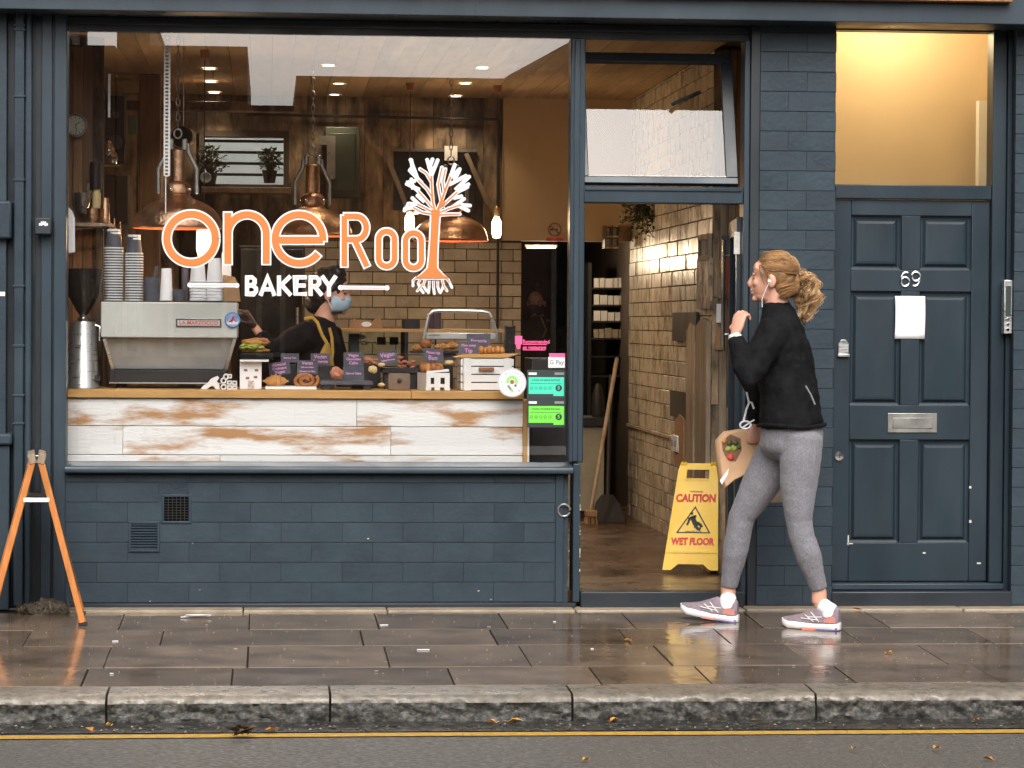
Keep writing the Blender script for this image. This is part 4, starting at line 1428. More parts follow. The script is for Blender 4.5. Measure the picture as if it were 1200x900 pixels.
# ================================================================== COUNTER
c_d0 = .22
zt_ = P(345, 457.5, c_d0).z
zu_ = P(345, 467, c_d0).z
cx0, cx1 = IX0 + .004, P(614, 460, c_d0).x
ct = thing('counter', 'long bakery counter with an oiled wood top and flaking white plank front', 'counter', ((cx0 + cx1) / 2, c_d0, FZ))
xj = P(482, 462, c_d0).x
box_part('worktop', M['oak'], ct, cx0, xj - .001, c_d0, c_d0 + .72, zu_, zt_, bevel=.003)
box_part('worktop', M['oak'], ct, xj + .001, cx1, c_d0, c_d0 + .72, zu_, zt_ - .0008, bevel=.003)
fx = c_d0 + .02
rowz = [P(345, y, fx).z for y in (467.5, 499.8, 533.5, 560)]
pxs = [[77, 418, 613], [77, 144, 258 + 200, 613], [77, 258, 613]]
for i in range(3):
    xs2 = [max(cx0, P(p, 500, fx).x) for p in pxs[i]]
    for a_, b_ in zip(xs2[:-1], xs2[1:]):
        dy = R.uniform(0, .004)
        box_part('front_plank', M['distress'], ct, a_ + .001, b_ - .001, fx + dy, fx + .025, rowz[i + 1] + .0015, rowz[i] - .0015, bevel=.002)
box_part('carcass', M['darkwall'], ct, cx0, cx1, fx + .027, c_d0 + .68, FZ - .15, zu_ - .002)
e0, e1 = P(613.5, 500, c_d0).x, P(621, 500, c_d0).x
box_part('end_post', M['oak'], ct, e0, e0 + .02, c_d0 + .004, c_d0 + .7, FZ - .15, zu_ - .004, bevel=.002)
box_part('end_trim', M['distress'], ct, e0 + .021, e0 + .03, c_d0 + .004, c_d0 + .7, FZ - .15, zu_ - .004, bevel=.001)
CT = zt_ + .0006
# dark box below the stickers at the right end
a = RC(622, 420, 664, 545, .5)
o = MB().box(a[0], a[1], .5, .9, FZ - .1, a[3]).build('low_cabinet', M['black'], None, bevel=.006)
tag(o, 'low black cabinet behind the hygiene stickers at the right end of the counter', 'cabinet')


def base_z(d):
    return CT


# ---- espresso machine
def mpt(px, py, d):
    return P(px, py, d)


a = RC(118, 354, 278.5, 396, .42)
b_ = RC(123, 396, 274, 433, .46)
em = thing('espresso_machine', 'large pale steel espresso machine with its back to the window', 'coffee machine', ((a[0] + a[1]) / 2, .6, CT))
MB().box(a[0], a[1], .42, .98, a[2], a[3]).build('upper_body', M['panelsteel'], em, bevel=.006)
MB().box(a[0] + .01, a[1] - .01, .43, .97, a[3] + .0005, a[3] + .006).build('cup_tray', M['black'], em)
lo = P(200, 433, .5).z
xl0, xl1 = P(134, 433, .5).x, P(262, 433, .5).x
MB().loft([[(a[0] + .018, .46, a[2] - .001), (a[1] - .018, .46, a[2] - .001), (a[1] - .018, .9, a[2] - .001), (a[0] + .018, .9, a[2] - .001)],
           [(xl0, .53, lo), (xl1, .53, lo), (xl1, .9, lo), (xl0, .9, lo)]]).build('lower_panel', M['greypanel'], em, bevel=.003)
for s, (pxa, pxb) in enumerate(((122, 132.5), (275.5, 264.5))):
    qa, qb = P(pxa, 396, .45), P(pxb, 433, .52)
    MB().beam(qa + Vector((0, 0, -.001)), qb, .018, .012, (0, 1, 0)).build('side_trim', M['steel'], em, bevel=.002)
e = RC(128, 433.5, 266, 450, .5)
MB().box(e[0], e[1], .5, 1.0, CT + .022, e[3]).build('drip_base', M['black'], em, bevel=.004)
MB().box(e[0], e[1], .495, .5, CT + .024, CT + .030).build('base_trim', M['steel'], em)
for xx in (e[0] + .05, e[1] - .05):
    for yy in (.56, .92):
        MB().lathe([(.02, 0), (.02, .022)], (xx, yy, CT), 12, cap=True).build('foot', M['black'], em)
e = RC(206, 373.5, 259.5, 383.5, .418)
npl = MB().box(e[0], e[1], .414, .4195, e[2], e[3]).build('nameplate', M['chrome'], em, bevel=.001)
MB().box(e[0] + .008, e[1] - .008, .4125, .4138, e[2] + .008, e[3] - .008).build('nameplate_face', M['panelsteel'], npl)
text_mesh('nameplate_lettering', 'LA MARZOCCO', .026, (e[0] + e[1]) / 2, .4118, (e[2] + e[3]) / 2, M['inkred'], npl, bold=.0006, sx=1.04)
c = P(272.5, 375, .412)
bd = MB().lathe([(0, .004), (.038, .004), (.040, 0)], c, 24, m=rotm(PI / 2)).build('round_badge', M['inkblue'], em)
MB().lathe([(0, 0), (.034, 0), (.034, .0012), (0, .0012)], c + Vector((0, -.0045, 0)), 24, m=rotm(PI / 2)).build('badge_sky', pm('badge_pale_blue', (.45, .62, .78), .4, c2=(.10, .25, .6), scale=30), bd)
b = MB()
for dx, dz, w_, h_, an in ((0, .004, .018, .034, .4), (.010, .0, .008, .03, -.6), (-.010, -.006, .010, .022, 1.0)):
    b.rbox((c.x + dx, c.y - .0062, c.z + dz), (w_ * .6, .0008, h_), rotm(0, an, 0))
b.build('badge_figure', M['inkred'], bd)
MB().prism([(c.x - .026, c.z - .022), (c.x + .026, c.z - .022), (c.x + .030, c.z - .010), (c.x, c.z - .004), (c.x - .030, c.z - .010)], c.y - .0064, c.y - .0056).build('badge_base', M['paper'], bd)
TOP = a[3] + .0065

# cups stacked upside down on the machine
ORD = ['topmost', 'second from the top', 'third from the top', 'fourth from the top', 'fifth from the top', 'sixth from the top', 'seventh from the top', 'eighth from the top', 'ninth from the top', 'tenth from the top', 'eleventh from the top', 'twelfth from the top']


def order(i, n):
    'place i (0 = bottom) in a stack of n, in words'
    k_ = n - 1 - i
    if k_ < len(ORD):
        return ORD[k_]
    w = ORD[i] if i < len(ORD) else 'middle'
    return w.replace('topmost', 'lowest').replace('the top', 'the bottom')


def cup_stack(px, d, w, n, label, group, h=.098):
    x_ = P(px, 350, d).x
    r = w / 237 * (14.3 + d) / 14.3 / 2
    first = None
    pitch = .0139
    for i in range(n):
        if first is None:
            t = thing('takeaway_cup', label % order(0, n), 'paper cup', (x_, d, TOP), group)
            b = MB().lathe([(r * .88, .004), (r * .65, h - .003), (r * .60, h - .003), (r * .60, h - .006)], (x_, d, TOP), 22)
            b.build('cup_wall', M['slate'], t, smooth=True)
            MB().lathe([(r * .90, .0), (r * 1.0, .001), (r * 1.0, .0062), (r * .90, .0075)], (x_, d, TOP), 22).build('cup_rim', M['white'], t, smooth=True)
            MB().lathe([(0, h - .002), (r * .60, h - .002), (r * .66, h + .002), (r * .69, h - .003), (r * .70, h - .009)], (x_, d, TOP), 22).build('cup_base', M['white'], t, smooth=True)
            first = t
        else:
            j_ = R.uniform(-.0008, .0008)
            dup(first, (x_ + j_, d, TOP + pitch * i))['label'] = label % order(i, n)
    return first


cup_stack(133, .62, 22.5, 20, 'dark upturned paper cup, %s of the taller stack', 'cups of the taller stack')
cup_stack(157, .62, 21.5, 18, 'dark upturned paper cup, %s of the shorter stack', 'cups of the shorter stack')


def vz(name, label, cat, px, w, ytop, d, mat, shape, z0=None, group=None):
    "vessel standing at z0 whose top shows at ytop"
    z0 = TOP if z0 is None else z0
    zt = P(px, ytop, d).z
    x_ = P(px, ytop, d).x
    r = w / 237 * (14.3 + d) / 14.3 / 2
    h = zt - z0
    pr = {'can': [(0, 0), (r, 0), (r, h), (r * .9, h), (r * .88, h * .9), (0, h * .9)],
          'cup': [(0, 0), (r * .78, 0), (r, h * .97), (r * 1.03, h), (r * .93, h), (r * .7, h * .05), (0, h * .05)],
          'cupinv': [(r * .98, 0), (r * 1.04, h * .02), (r * .98, h * .05), (r * .74, h * .98), (r * .68, h), (0, h)],
          'lid': [(0, 0), (r, 0), (r * .97, h * .5), (r * .85, h), (0, h)]}[shape]
    o_ = MB().lathe(pr, (x_, d, z0), 20).build(name, mat, None, smooth=True)
    return tag(o_, label, cat, group)


vz('dark_beaker', 'dark grey beaker standing right of the shorter cup stack', 'beaker', 178, 18, 325, .6, M['slate'], 'can')
o = MB().tube([P(181, 326, .6), P(184, 312, .6)], .011, 8).build('spatula', M['slate'], None, smooth=True)
tag(o, 'grey spatula sticking out of the dark beaker', 'spatula')
vz('cream_cup', 'tall cream paper cup turned upside down between dark beakers', 'paper cup', 195, 15.5, 314.5, .58, M['paper'], 'cupinv')
vz('small_dark_pot', 'small dark pot low beside the tall cream cup', 'pot', 210, 15, 339, .56, M['slate'], 'can')
vz('dark_brush_pot', 'slim dark pot behind the small dark pot', 'pot', 217, 8, 310, .66, M['slate'], 'can')
for k, (px, lab) in enumerate(((232, 'left'), (251.5, 'right'))):
    base_ = None
    for i in range(7):
        z0 = TOP + .0155 * i
        if base_ is None:
            r = 19 / 237 * 14.85 / 14.3 / 2
            x_ = P(px, 340, .55).x
            h = .125
            base_ = MB().lathe([(r * .97, 0), (r * 1.05, .003), (r * 1.05, .010), (r * .97, .012), (r * .72, h), (r * .64, h + .001), (0, h)], (x_, .55, z0), 22).build('soup_cup', M['paper'], None, smooth=True)
            tag(base_, 'large white upside-down paper cup, ' + order(0, 7) + ' of the ' + lab + ' white stack', 'paper cup', 'cups of the ' + lab + ' white stack')
        else:
            dup(base_, (x_ + R.uniform(-.001, .001), .55, z0))['label'] = 'large white upside-down paper cup, ' + order(i, 7) + ' of the ' + lab + ' white stack'
# kraft bag and pink-white carton at the right end of the machine top
a = RC(259, 322, 282, 353, .62)
b = MB()
b.loft([[(a[0], .55, TOP), (a[1], .55, TOP), (a[1], .68, TOP), (a[0], .68, TOP)], [(a[0] + .004, .555, TOP + .08), (a[1] - .010, .555, TOP + .085), (a[1] - .01, .67, TOP + .085), (a[0] + .004, .67, TOP + .08)],
        [(a[0] + .012, .60, a[3]), (a[1] - .03, .605, a[3] - .012), (a[1] - .03, .615, a[3] - .012), (a[0] + .012, .61, a[3])]])
o = b.build('kraft_bag', M['kraft'], None)
tag(o, 'folded brown kraft bag at the right end of the coffee machine top', 'paper bag')
a = RC(260, 296, 271, 326, .74)
o = MB().box(a[0], a[1], .70, .78, TOP, a[3]).build('white_carton', M['paper'], None, bevel=.003)
tag(o, 'white carton standing behind the folded kraft bag', 'carton')

# ---- coffee grinder
q = P(97, 455, .45)
gz = thing('coffee_grinder', 'silver coffee grinder with a black hopper at the left end of the counter', 'coffee grinder', (q.x, .45, CT))
zt1_ = P(97, 376, .45).z
h = zt1_ - CT
MB().lathe([(0, 0), (.086, 0), (.086, .01), (.080, .02), (.064, h - .02), (.060, h - .004), (0, h)], (q.x, .47, CT), 28).build('body', M['steel'], gz, smooth=True)
MB().lathe([(.03, 0), (.03, .018), (.02, .022), (.02, .035), (.012, .04)], (q.x, .47, zt1_ - .004), 18, cap=True).build('neck', M['chrome'], gz, smooth=True)
zh = P(97, 316, .45).z
MB().lathe([(.02, .03), (.035, .05), (.085, .14), (.098, zh - zt1_ - .01), (.098, zh - zt1_ + .004), (0, zh - zt1_ + .01)], (q.x, .47, zt1_), 28).build('hopper', pm('smoked_plastic', (.02, .016, .013), .15), gz, smooth=True)
MB().tube([(q.x + .06, .46, zt1_ - .02), (q.x + .085, .455, zt1_ - .03), (q.x + .085, .455, zt1_ - .10)], .006, 8).build('lever', M['chrome'], gz, smooth=True)
MB().box(q.x + .055, q.x + .09, .42, .46, CT + .035, CT + .065).build('switch_box', M['black'], gz, bevel=.004)

# ---- white cut-out ornament
q = P(257, 456, .36)
orn = thing('white_ornament', 'small white cut-out animal with open blocks in front of the coffee machine', 'ornament', (q.x, .36, CT))
def zx(px, py, d=.36):
    v_ = P(px, py, d)
    return (v_.x, v_.z)
poly = [zx(*p) for p in ((235, 456), (238, 452), (244, 448), (247, 444), (251, 442), (255, 440.5), (257, 443), (254, 447), (257, 450), (257.5, 456.3), (253, 456.3), (250, 452.5), (246, 453), (243, 456.3))]
MB().prism(poly, .352, .366).build('animal', M['white'], orn, bevel=.0008)
for px, py in ((262, 446), (265, 441.5), (262, 453.5)):
    c = P(px, py, .36)
    MB().tube([c + Vector((.012 * math.cos(t), 0, .012 * math.sin(t))) for t in [2 * PI * i / 10 for i in range(11)]], .0045, 6).build('ring', M['white'], orn, smooth=True)
for px, py in ((269, 441), (269, 448.5), (275, 448.8), (275, 454.2), (269, 454.2)):
    a = RC(px - 2.8, py - 2.6, px + 2.8, py + 2.2, .36)
    b = MB().box(a[0], a[1], .352, .366, a[2], a[2] + .006).box(a[0], a[1], .352, .366, a[3] - .006, a[3]).box(a[0], a[0] + .006, .3521, .3659, a[2] + .006, a[3] - .006).box(a[1] - .006, a[1], .3521, .3659, a[2] + .006, a[3] - .006)
    b.build('open_block', M['white'], orn)

# ---- white paper carton stand with board, slate and sandwich
a = RC(281, 424, 306.5, 457, .40)
st = thing('white_box', 'white paper box with a small label under the sandwich board', 'box', ((a[0] + a[1]) / 2, .4, CT))
MB().box(a[0], a[1], .40, .60, CT, a[3]).build('carton', M['paper'], st, bevel=.002)
e = RC(290.5, 446, 298, 462, .395)
MB().box(e[0], e[1], .3985, .3995, CT + .004, e[3]).build('label_tag', pm('tag_print', (.72, .7, .66), .7, c2=(.3, .25, .2), scale=60), st)
for dx, dz in ((.02, .09), (.07, .055), (.03, .05), (.075, .09)):
    MB().box(a[0] + dx, a[0] + dx + .018, .3988, .3998, CT + dz, CT + dz + .012).build('print_patch', M['inkbrown'], st)
e = RC(281, 421.5, 315, 424, .38)
o = MB().box(e[0], e[1], .36, .60, a[3] + .001, e[3]).build('thin_board', M['paper'], None, bevel=.001)
tag(o, 'thin pale board lying on the white paper box', 'board')
zb_ = e[3]
e = RC(282, 414, 320, 418, .45)
o = MB().box(e[0], e[1], .38, .58, zb_ + .003, e[3]).build('black_tray', M['blackgloss'], None, bevel=.003)
tag(o, 'black tray under the sandwich', 'tray')
zs_ = e[3] + .001
x0_, x1_ = P(283, 410, .45).x, P(317, 410, .45).x
sw = thing('sandwich', 'baguette sandwich stuffed with green salad at the left of the display', 'sandwich', ((x0_ + x1_) / 2, .46, zs_))
cxm = (x0_ + x1_) / 2
MB().ball((cxm, .46, zs_ + .012), ((x1_ - x0_) / 2, .05, .016), 3, .15, 8, 1).build('bottom_bread', M['bakegold'], sw, smooth=True)
MB().ball((cxm - .02, .44, zs_ + .030), ((x1_ - x0_) / 2 * .8, .055, .018), 3, .5, 14, 2).build('filling', M['salad'], sw, smooth=True)
MB().ball((cxm, .46, zs_ + .055), ((x1_ - x0_) / 2, .05, .022), 3, .15, 8, 3).build('top_bread', M['bakegold'], sw, smooth=True)
MB().ball((cxm + .035, .43, zs_ + .068), (.025, .02, .01), 2, .3, 8, 4).build('topping', M['bakepink'], sw, smooth=True)

# ---- price cards
def card(px0, py0, px1, py1, d, lines, label, tilt=0.0, mat='slate'):
    a_ = RC(px0, py0, px1, py1, d)
    cx_, cz_ = (a_[0] + a_[1]) / 2, (a_[2] + a_[3]) / 2
    w_, h_ = a_[1] - a_[0], a_[3] - a_[2]
    t = thing('price_card', label, 'price card', (cx_, d, a_[2]), 'slate price cards on the counter')
    m_ = rotm(math.radians(-12), math.radians(tilt), 0)
    b = MB().rbox((cx_, d, cz_), (w_, .004, h_), m_)
    b.build('slate', M[mat], t, bevel=.001)
    MB().box(cx_ - .012, cx_ + .012, d + .004 + h_ * .1, d + .04, a_[2], a_[2] + .012).build('card_foot', M['oak'], t)
    n_ = len(lines)
    for i, s in enumerate(lines):
        zo = h_ * (.5 - (i + .75) / (n_ + .5))
        sz = min(h_ / (n_ + .6) * 1.15, w_ * 1.55 / max(4, len(s)))
        pos = Vector((cx_, d, cz_)) + m_ @ Vector((0, -.0032, zo))
        text_mesh('chalk_lettering', s, sz, pos.x, pos.y, pos.z, M['pinkink'], t, bold=.0005, m=m_ @ rotm(PI / 2), th=.0006)
    return t


card(329, 414, 350.5, 425, .80, ['Savoury Tart'], 'slate price card farthest back left of the apron')
card(315, 424, 340, 439.5, .56, ['Almond', 'Croissant', 'Vegan'], 'tilted slate price card over the golden pastry twist', -8)
card(364, 414, 387, 428, .85, ['Vegan', 'Brownie'], 'dark slate price card just below the yellow apron')
card(348, 422, 372.5, 439, .60, ['Vegan', 'Pain aux raisins', 'Cinnamon Bun'], 'slate price card over the brown swirl bun')
card(402.5, 413, 426, 429, .72, ['Vegan', 'Chocolate', 'Cake'], 'upper slate price card of the two standing right of the apron')
card(401.5, 429, 426.5, 446.5, .56, ['Carrot Cake'], 'lower slate price card on the grey slab')
card(443, 411, 466, 427, .58, ['Vegan', 'Salted Brownie'], 'slate price card tipped beside the pink chips in the middle of the counter', -9)
card(496, 408.5, 519, 424.5, .58, ['Pecan up', 'Bun'], 'slate price card above the glazed ring loaf', 4)
card(547, 391, 575, 408, .86, ['Focaccia'], 'wide grey price card at the back, right of the metal hoop')
card(537, 400, 561, 416, .60, ['Choc nutty', 'Tip'], 'slate price card beside the pastry on the white crate')
card(520, 411, 534, 422, .9, ['Sourdough'], 'small dark price card left of the white crate')

# ---- bakes
def bake(name, label, cat, px, py, d, rx, rz, mat, ry=None, nz=.2, seed=1.0, rot=0):
    "lump centred at the pixel, radii in photo pixels"
    c_ = P(px, py, d)
    k_ = (14.3 + d) / F
    ry = ry or rx
    o_ = MB().ball((0, 0, 0), (rx * k_, ry * k_, rz * k_), 3, nz, 7, seed)
    m_ = rotm(0, math.radians(rot), 0)
    o_.v = [c_ + m_ @ v_ for v_ in o_.v]
    o2 = o_.build(name, mat, None, smooth=True)
    return tag(o2, label, cat)


def croissant(label, px, py, d, L, r, mat, curve=.3):
    c_ = P(px, py, d)
    k_ = (14.3 + d) / F
    b_ = MB()
    pts, rs = [], []
    for i in range(19):
        t = -1 + 2 * i / 18
        pts.append(c_ + Vector((t * L * k_, -curve * L * k_ * (t * t) * .8, 0)))
        rs.append(max(.15, (1 - abs(t) ** 1.8)) * r * k_ * (1.0 + .16 * (1 if i % 3 == 0 else -.4)))
    b_.tube(pts, rs, 12)
    o_ = b_.build('croissant', mat, None, smooth=True, angle=70)
    return tag(o_, label, 'croissant')


def tray(name, label, px0, px1, pyt, pyb, d0, d1, mat, cat='tray', feet=False):
    a_ = RC(px0, pyt, px1, pyb, d0)
    t = thing(name, label, cat, ((a_[0] + a_[1]) / 2, d0, CT))
    MB().box(a_[0], a_[1], d0, d1, a_[2], a_[3]).build('slab', mat, t, bevel=.002)
    for xx in (a_[0] + .03, a_[1] - .03):
        if feet:
            MB().box(xx - .018, xx + .018, d0 + .01, d1 - .01, CT, a_[2] - .0005).build('foot', M['black'], t)
    return a_[3]


tray('white_tray', 'low white tray under the pastry twist and the swirl bun', 311, 371, 453.4, 456.6, .34, .62, M['paper'])
croissant('golden pastry twist on the white tray, left of the swirl bun', 323, 446.5, .46, 15, 7.5, M['bakegold'], .1)
sb_ = thing('swirl_bun', 'brown swirl bun on the white tray', 'bun', tuple(P(358, 453, .46)))
b = MB()
c = P(358, 446, .46)
b.tube([c + Vector((math.cos(t) * (.012 + .0042 * t) * 1.0, -.012 * (1 - t / 14), math.sin(t) * (.010 + .0024 * t))) for t in [i * .4 for i in range(34)]], .0105, 8)
b.build('swirl', M['bakebrown'], sb_, smooth=True)
MB().ball(c + Vector((0, .02, -.003)), (.052, .03, .03), 3, .1).build('crumb', M['choc'], sb_, smooth=True)
tray('slate_slab', 'dark grey slab on low feet in the middle of the counter', 375.5, 437, 446.5, 451, .38, .70, M['slate'], feet=True)
bake('pink_scone', 'reddish rough scone on the grey slab, left of the lower card', 'scone', 394.5, 438, .50, 7.5, 8, M['bakepink'], nz=.35, seed=4)
for i, (px, lab) in enumerate(((420, 'left'), (432, 'middle'), (443, 'right'))):
    bake('reddish_pastry', 'flat reddish pastry behind the slate cards, ' + lab + ' of three', 'pastry', px, 422.5 + i, .80, 8, 4.5, M['bakepink'], nz=.4, seed=5 + i)
for i, (px, py, lab) in enumerate(((437, 433, 'larger, beside the tipped price card'), (447, 427.5, 'smaller, under the tipped price card'), (447, 451, 'lowest, beside the brown bag'))):
    bake('lemon_slice', 'pale yellow cake piece, ' + lab, 'cake piece', px, py, .56, 5.2 if i == 0 else 4, 4.4 if i == 0 else 2.4, M['cream'], nz=.3, seed=9 + i)
stnd = tray('dark_stand', 'black tray holding pink chips behind the brown bag', 447, 490, 431, 437, .60, .85, M['black'])
for i in range(9):
    px, py = 468 + (i % 4) * 5.2 + R.uniform(-1, 1), 429.5 - (i // 4) * 4.8 + R.uniform(-1, 1)
    bake('pink_crisp', 'small purple-pink crisp heaped on the black tray', 'crisp', px, py, .66 + .02 * (i % 3), 4.2, 1.7, M['bakepink'], nz=.3, seed=20 + i, rot=R.uniform(-35, 35))['group'] = 'pink crisps on the black tray'
# supports: dark crates below the back cards
for nm, lab, x0p, x1p, yt, d in (('dark_crate', 'dark crate behind the tilted price card and golden twist', 326, 347, 427, .72), ('dark_crate', 'dark crate carrying the reddish pastries', 412, 446, 427, .74),
                            ('dark_crate', 'dark crate carrying the black tray of pink crisps', 450, 488, 437, .62), ('dark_crate', 'dark crate behind the white stand with the ring loaf', 484, 531, 428, .78), ('dark_crate', 'dark crate carrying the dark card below the apron', 362, 392, 429, .8)):
    a = RC(x0p, yt, x1p, 450, d)
    o = MB().box(a[0], a[1], d, d + .16, CT, a[3]).build(nm, M['black'], None, bevel=.003)
    tag(o, lab, 'crate')
# brown kraft bag with a knob
a = RC(455, 437.5, 480.5, 459, .34)
kb_ = thing('knobbed_bag', 'dull brown box with a round knob on the counter edge', 'box', ((a[0] + a[1]) / 2, .34, CT))
b = MB()
b.loft([[(a[0], .30, CT), (a[1] - .003, .30, CT), (a[1] - .003, .4, CT), (a[0], .4, CT)], [(a[0] - .002, .295, CT + .05), (a[1], .295, CT + .05), (a[1], .4, CT + .05), (a[0], .4, CT + .05)],
        [(a[0] + .003, .30, a[3]), (a[1] - .003, .30, a[3]), (a[1] - .003, .4, a[3]), (a[0] + .003, .4, a[3])]])
b.build('case', pm('dull_brown_card', (.17, .115, .075), .7), kb_, bevel=.004)
MB().ball(((a[0] + a[1]) / 2, .29, CT + .05), .011, 2).build('knob', M['inkdark'], kb_, smooth=True)
# white stand with two square holes and scalloped foot, ring loaf on it
a = RC(491, 437, 527, 456.5, .36)
ws = thing('white_stand', 'small white stand with two square holes and scalloped feet', 'stand', ((a[0] + a[1]) / 2, .36, CT))
w_, h_ = a[1] - a[0], a[3] - CT
xs_ = [a[0] + w_ * f_ for f_ in (.24, .38, .50, .70, .84, 1.0)]
y0_ = .36
b = MB()
b.box(xs_[0], xs_[5], y0_, y0_ + .008, CT + h_ * .72, a[3])
b.box(xs_[0], xs_[5], y0_, y0_ + .008, CT + h_ * .16, CT + h_ * .36)
for u0, u1 in ((xs_[0], xs_[1]), (xs_[2], xs_[3]), (xs_[4], xs_[5])):
    b.box(u0, u1, y0_ + .0003, y0_ + .0077, CT + h_ * .36, CT + h_ * .72)
    m_ = (u0 + u1) / 2
    b.box(m_ - .014, m_ + .014, y0_ + .0002, y0_ + .0078, CT, CT + h_ * .16)
b.build('front', M['white'], ws)
MB().add([(xs_[0], y0_, CT), (xs_[0], y0_, a[3]), (a[0], y0_ + .16, a[3]), (a[0], y0_ + .16, CT)], [(0, 1, 2, 3)]).build('side', M['white'], ws)
e = MB().rbox(((xs_[0] + xs_[5]) / 2 + .0, y0_ + .08, a[3] + .008), (w_ * .72, .15, .010), rotm(0, math.radians(-5), 0)).build('top_board', M['paper'], ws)
rl = thing('ring_loaf', 'glazed brown ring loaf on the small white stand', 'loaf', tuple(P(505, 437, .44)))
c = P(505.5, 431, .44)
for i in range(9):
    t = 2 * PI * i / 9
    MB().ball(c + Vector((math.cos(t) * .038, math.sin(t) * .03, .004 * math.sin(3 * t))), (.024, .022, .024), 2, .12, 7, i).build('bun_segment', M['bakebrown'] if i % 3 else M['bakegold'], rl, smooth=True)
# white slatted crate
a = RC(532, 420, 599.5, 457.2, .34)
e0_ = P(532, 440, .50).x
fr0 = P(543, 440, .34).x
wc = thing('slatted_crate', 'white slatted wooden crate at the right end of the counter', 'crate', ((fr0 + a[1]) / 2, .34, CT))
h_ = a[3] - CT
D1 = .62
for i in range(4):
    z0, z1 = CT + h_ * (.02 + .25 * i), CT + h_ * (.02 + .25 * i + .215)
    MB().box(fr0, a[1], .34, .352, z0, z1).build('front_slat', M['panelsteel'] if 0 else M['white'], wc, bevel=.001)
    MB().box(fr0 - .012, fr0 - .001, .354, D1, z0, z1).build('side_slat', M['white'], wc, bevel=.001)
    MB().box(a[1] + .001, a[1] + .012, .354, D1, z0, z1).build('side_slat', M['white'], wc, bevel=.001)
for xx in (fr0 + .0, a[1] - .04):
    MB().box(xx, xx + .04, .332, .339, CT, a[3] + .001).build('corner_post', M['white'], wc, bevel=.001)
MB().box(fr0 - .012, a[1] + .012, D1, D1 + .01, CT, a[3]).build('back_board', M['white'], wc)
MB().box(fr0 + .001, a[1] - .001, .355, .36, CT + .005, a[3] - .005).build('inner_dark', M['inkdark'], wc)
e = RC(561, 430.5, 579, 434.5, .33)
MB().box(e[0], e[1], .322, .3395, e[2], e[3]).build('handle_label', M['inkbrown'], wc, bevel=.002)
e = RC(534, 414.5, 606, 419.5, .36)
o = MB().prism([(e[0], a[3] + .003), (e[1] - .05, a[3] + .003), (e[1] + .01, e[3]), (e[0] + .05, e[3] - .004)], .345, .64).build('serving_board', M['oak'], None, bevel=.002)
tag(o, 'pale wooden serving board on the white crate', 'board')
pst = thing('pastry_plait', 'golden plaited pastry on the serving board', 'pastry', tuple(P(575, 416, .48)))
for i in range(6):
    c = P(564 + i * 4.8, 410.5 + (.8 if i % 2 else -.6), .46 + .02 * (i % 2))
    MB().ball(c, (.016, .02, .022), 2, .2, 7, i).build('plait_strand', M['bakegold'], pst, smooth=True)
croissant('small croissant on the rear shelf, left of the round bun', 489, 408, .95, 7, 4.5, M['bakegold'])
bake('round_bun', 'round brown bun on the rear shelf above the card of the ring loaf', 'bun', 499, 403.5, .95, 7, 6.5, M['bakebrown'], nz=.12, seed=31)
croissant('croissant on the rear shelf left of the white crate', 518, 406.5, .95, 10, 4.5, M['bakegold'])
croissant('croissant on the rear shelf touching the price card by the crate', 530, 405, .98, 8, 5, M['bakegold'])
bake('flat_loaf', 'small pale loaf just left of the white crate', 'loaf', 527, 425, .56, 6, 3, M['cream'], nz=.1, seed=33)
bake('end_loaf', 'brown loaf at the right end behind the pink lettering', 'loaf', 600, 405, .9, 5, 4.5, M['bakegold'], nz=.1, seed=34)
for nm, lab, x0p, x1p, yt, d in (('rear_shelf', 'rear shelf with croissants and the round bun', 481, 540, 411, .92),):
    a = RC(x0p, yt, x1p, yt + 3, d)
    o = MB().box(a[0], a[1], d - .06, d + .12, a[2], a[3]).build(nm, M['black'], None)
    tag(o, lab, 'shelf')
    for xx in (a[0] + .02, a[1] - .02):
        pass
# stack behind at right: dark boxes
a = RC(592, 382, 604, 452, .85)
o = MB().box(a[0], a[1], .85, .95, CT - .3, a[3]).build('dark_tin', M['blackgloss'], None, bevel=.003)
tag(o, 'tall narrow dark tin at the right end behind the serving board', 'tin')

# ---- glass display cabinet behind, with things on its shelf
a = RC(400, 389, 474, 428, 1.5)
gc = thing('display_cabinet', 'glass display cabinet with a wooden top in the middle of the shop', 'display cabinet', ((a[0] + a[1]) / 2, 1.5, FZ))
MB().box(a[0] - .01, a[1] + .55, 1.48, 2.0, a[3], a[3] + .018).build('top_board', M['oak'], gc, bevel=.002)
MB().box(a[0], a[1], 1.5, 1.505, a[2] - .1, a[3] - .001).build('front_glass', M['glassthin'], gc)
MB().box(a[0], a[1], 1.97, 1.976, a[2] - .1, a[3] - .001).build('back_glass', M['glassthin'], gc)
MB().box(a[0] - .02, a[0] - .001, 1.49, 1.98, a[2] - .1, a[3] - .001).build('cabinet_side', M['black'], gc)
MB().box(a[1] + .001, a[1] + .02, 1.49, 1.98, a[2] - .1, a[3] - .001).build('cabinet_side', M['black'], gc)
MB().box(a[0], a[1], 1.506, 1.969, FZ, a[2] - .101).build('cabinet_base', M['black'], gc)
e = RC(409, 391, 421, 415, 1.6)
o = MB().box(e[0], e[1], 1.6, 1.7, a[2] - .1, e[3]).build('grey_carton', M['slate'], None)
tag(o, 'grey carton inside the glass cabinet at its left', 'carton')
for i, (px, py) in enumerate(((424, 395), (427, 402))):
    bake('cream_puff', 'pale cream cake inside the glass cabinet, ' + ('upper' if i == 0 else 'lower') + ' one', 'cake', px, py, 1.62, 4, 2.6, M['cream'], nz=.25, seed=41 + i)
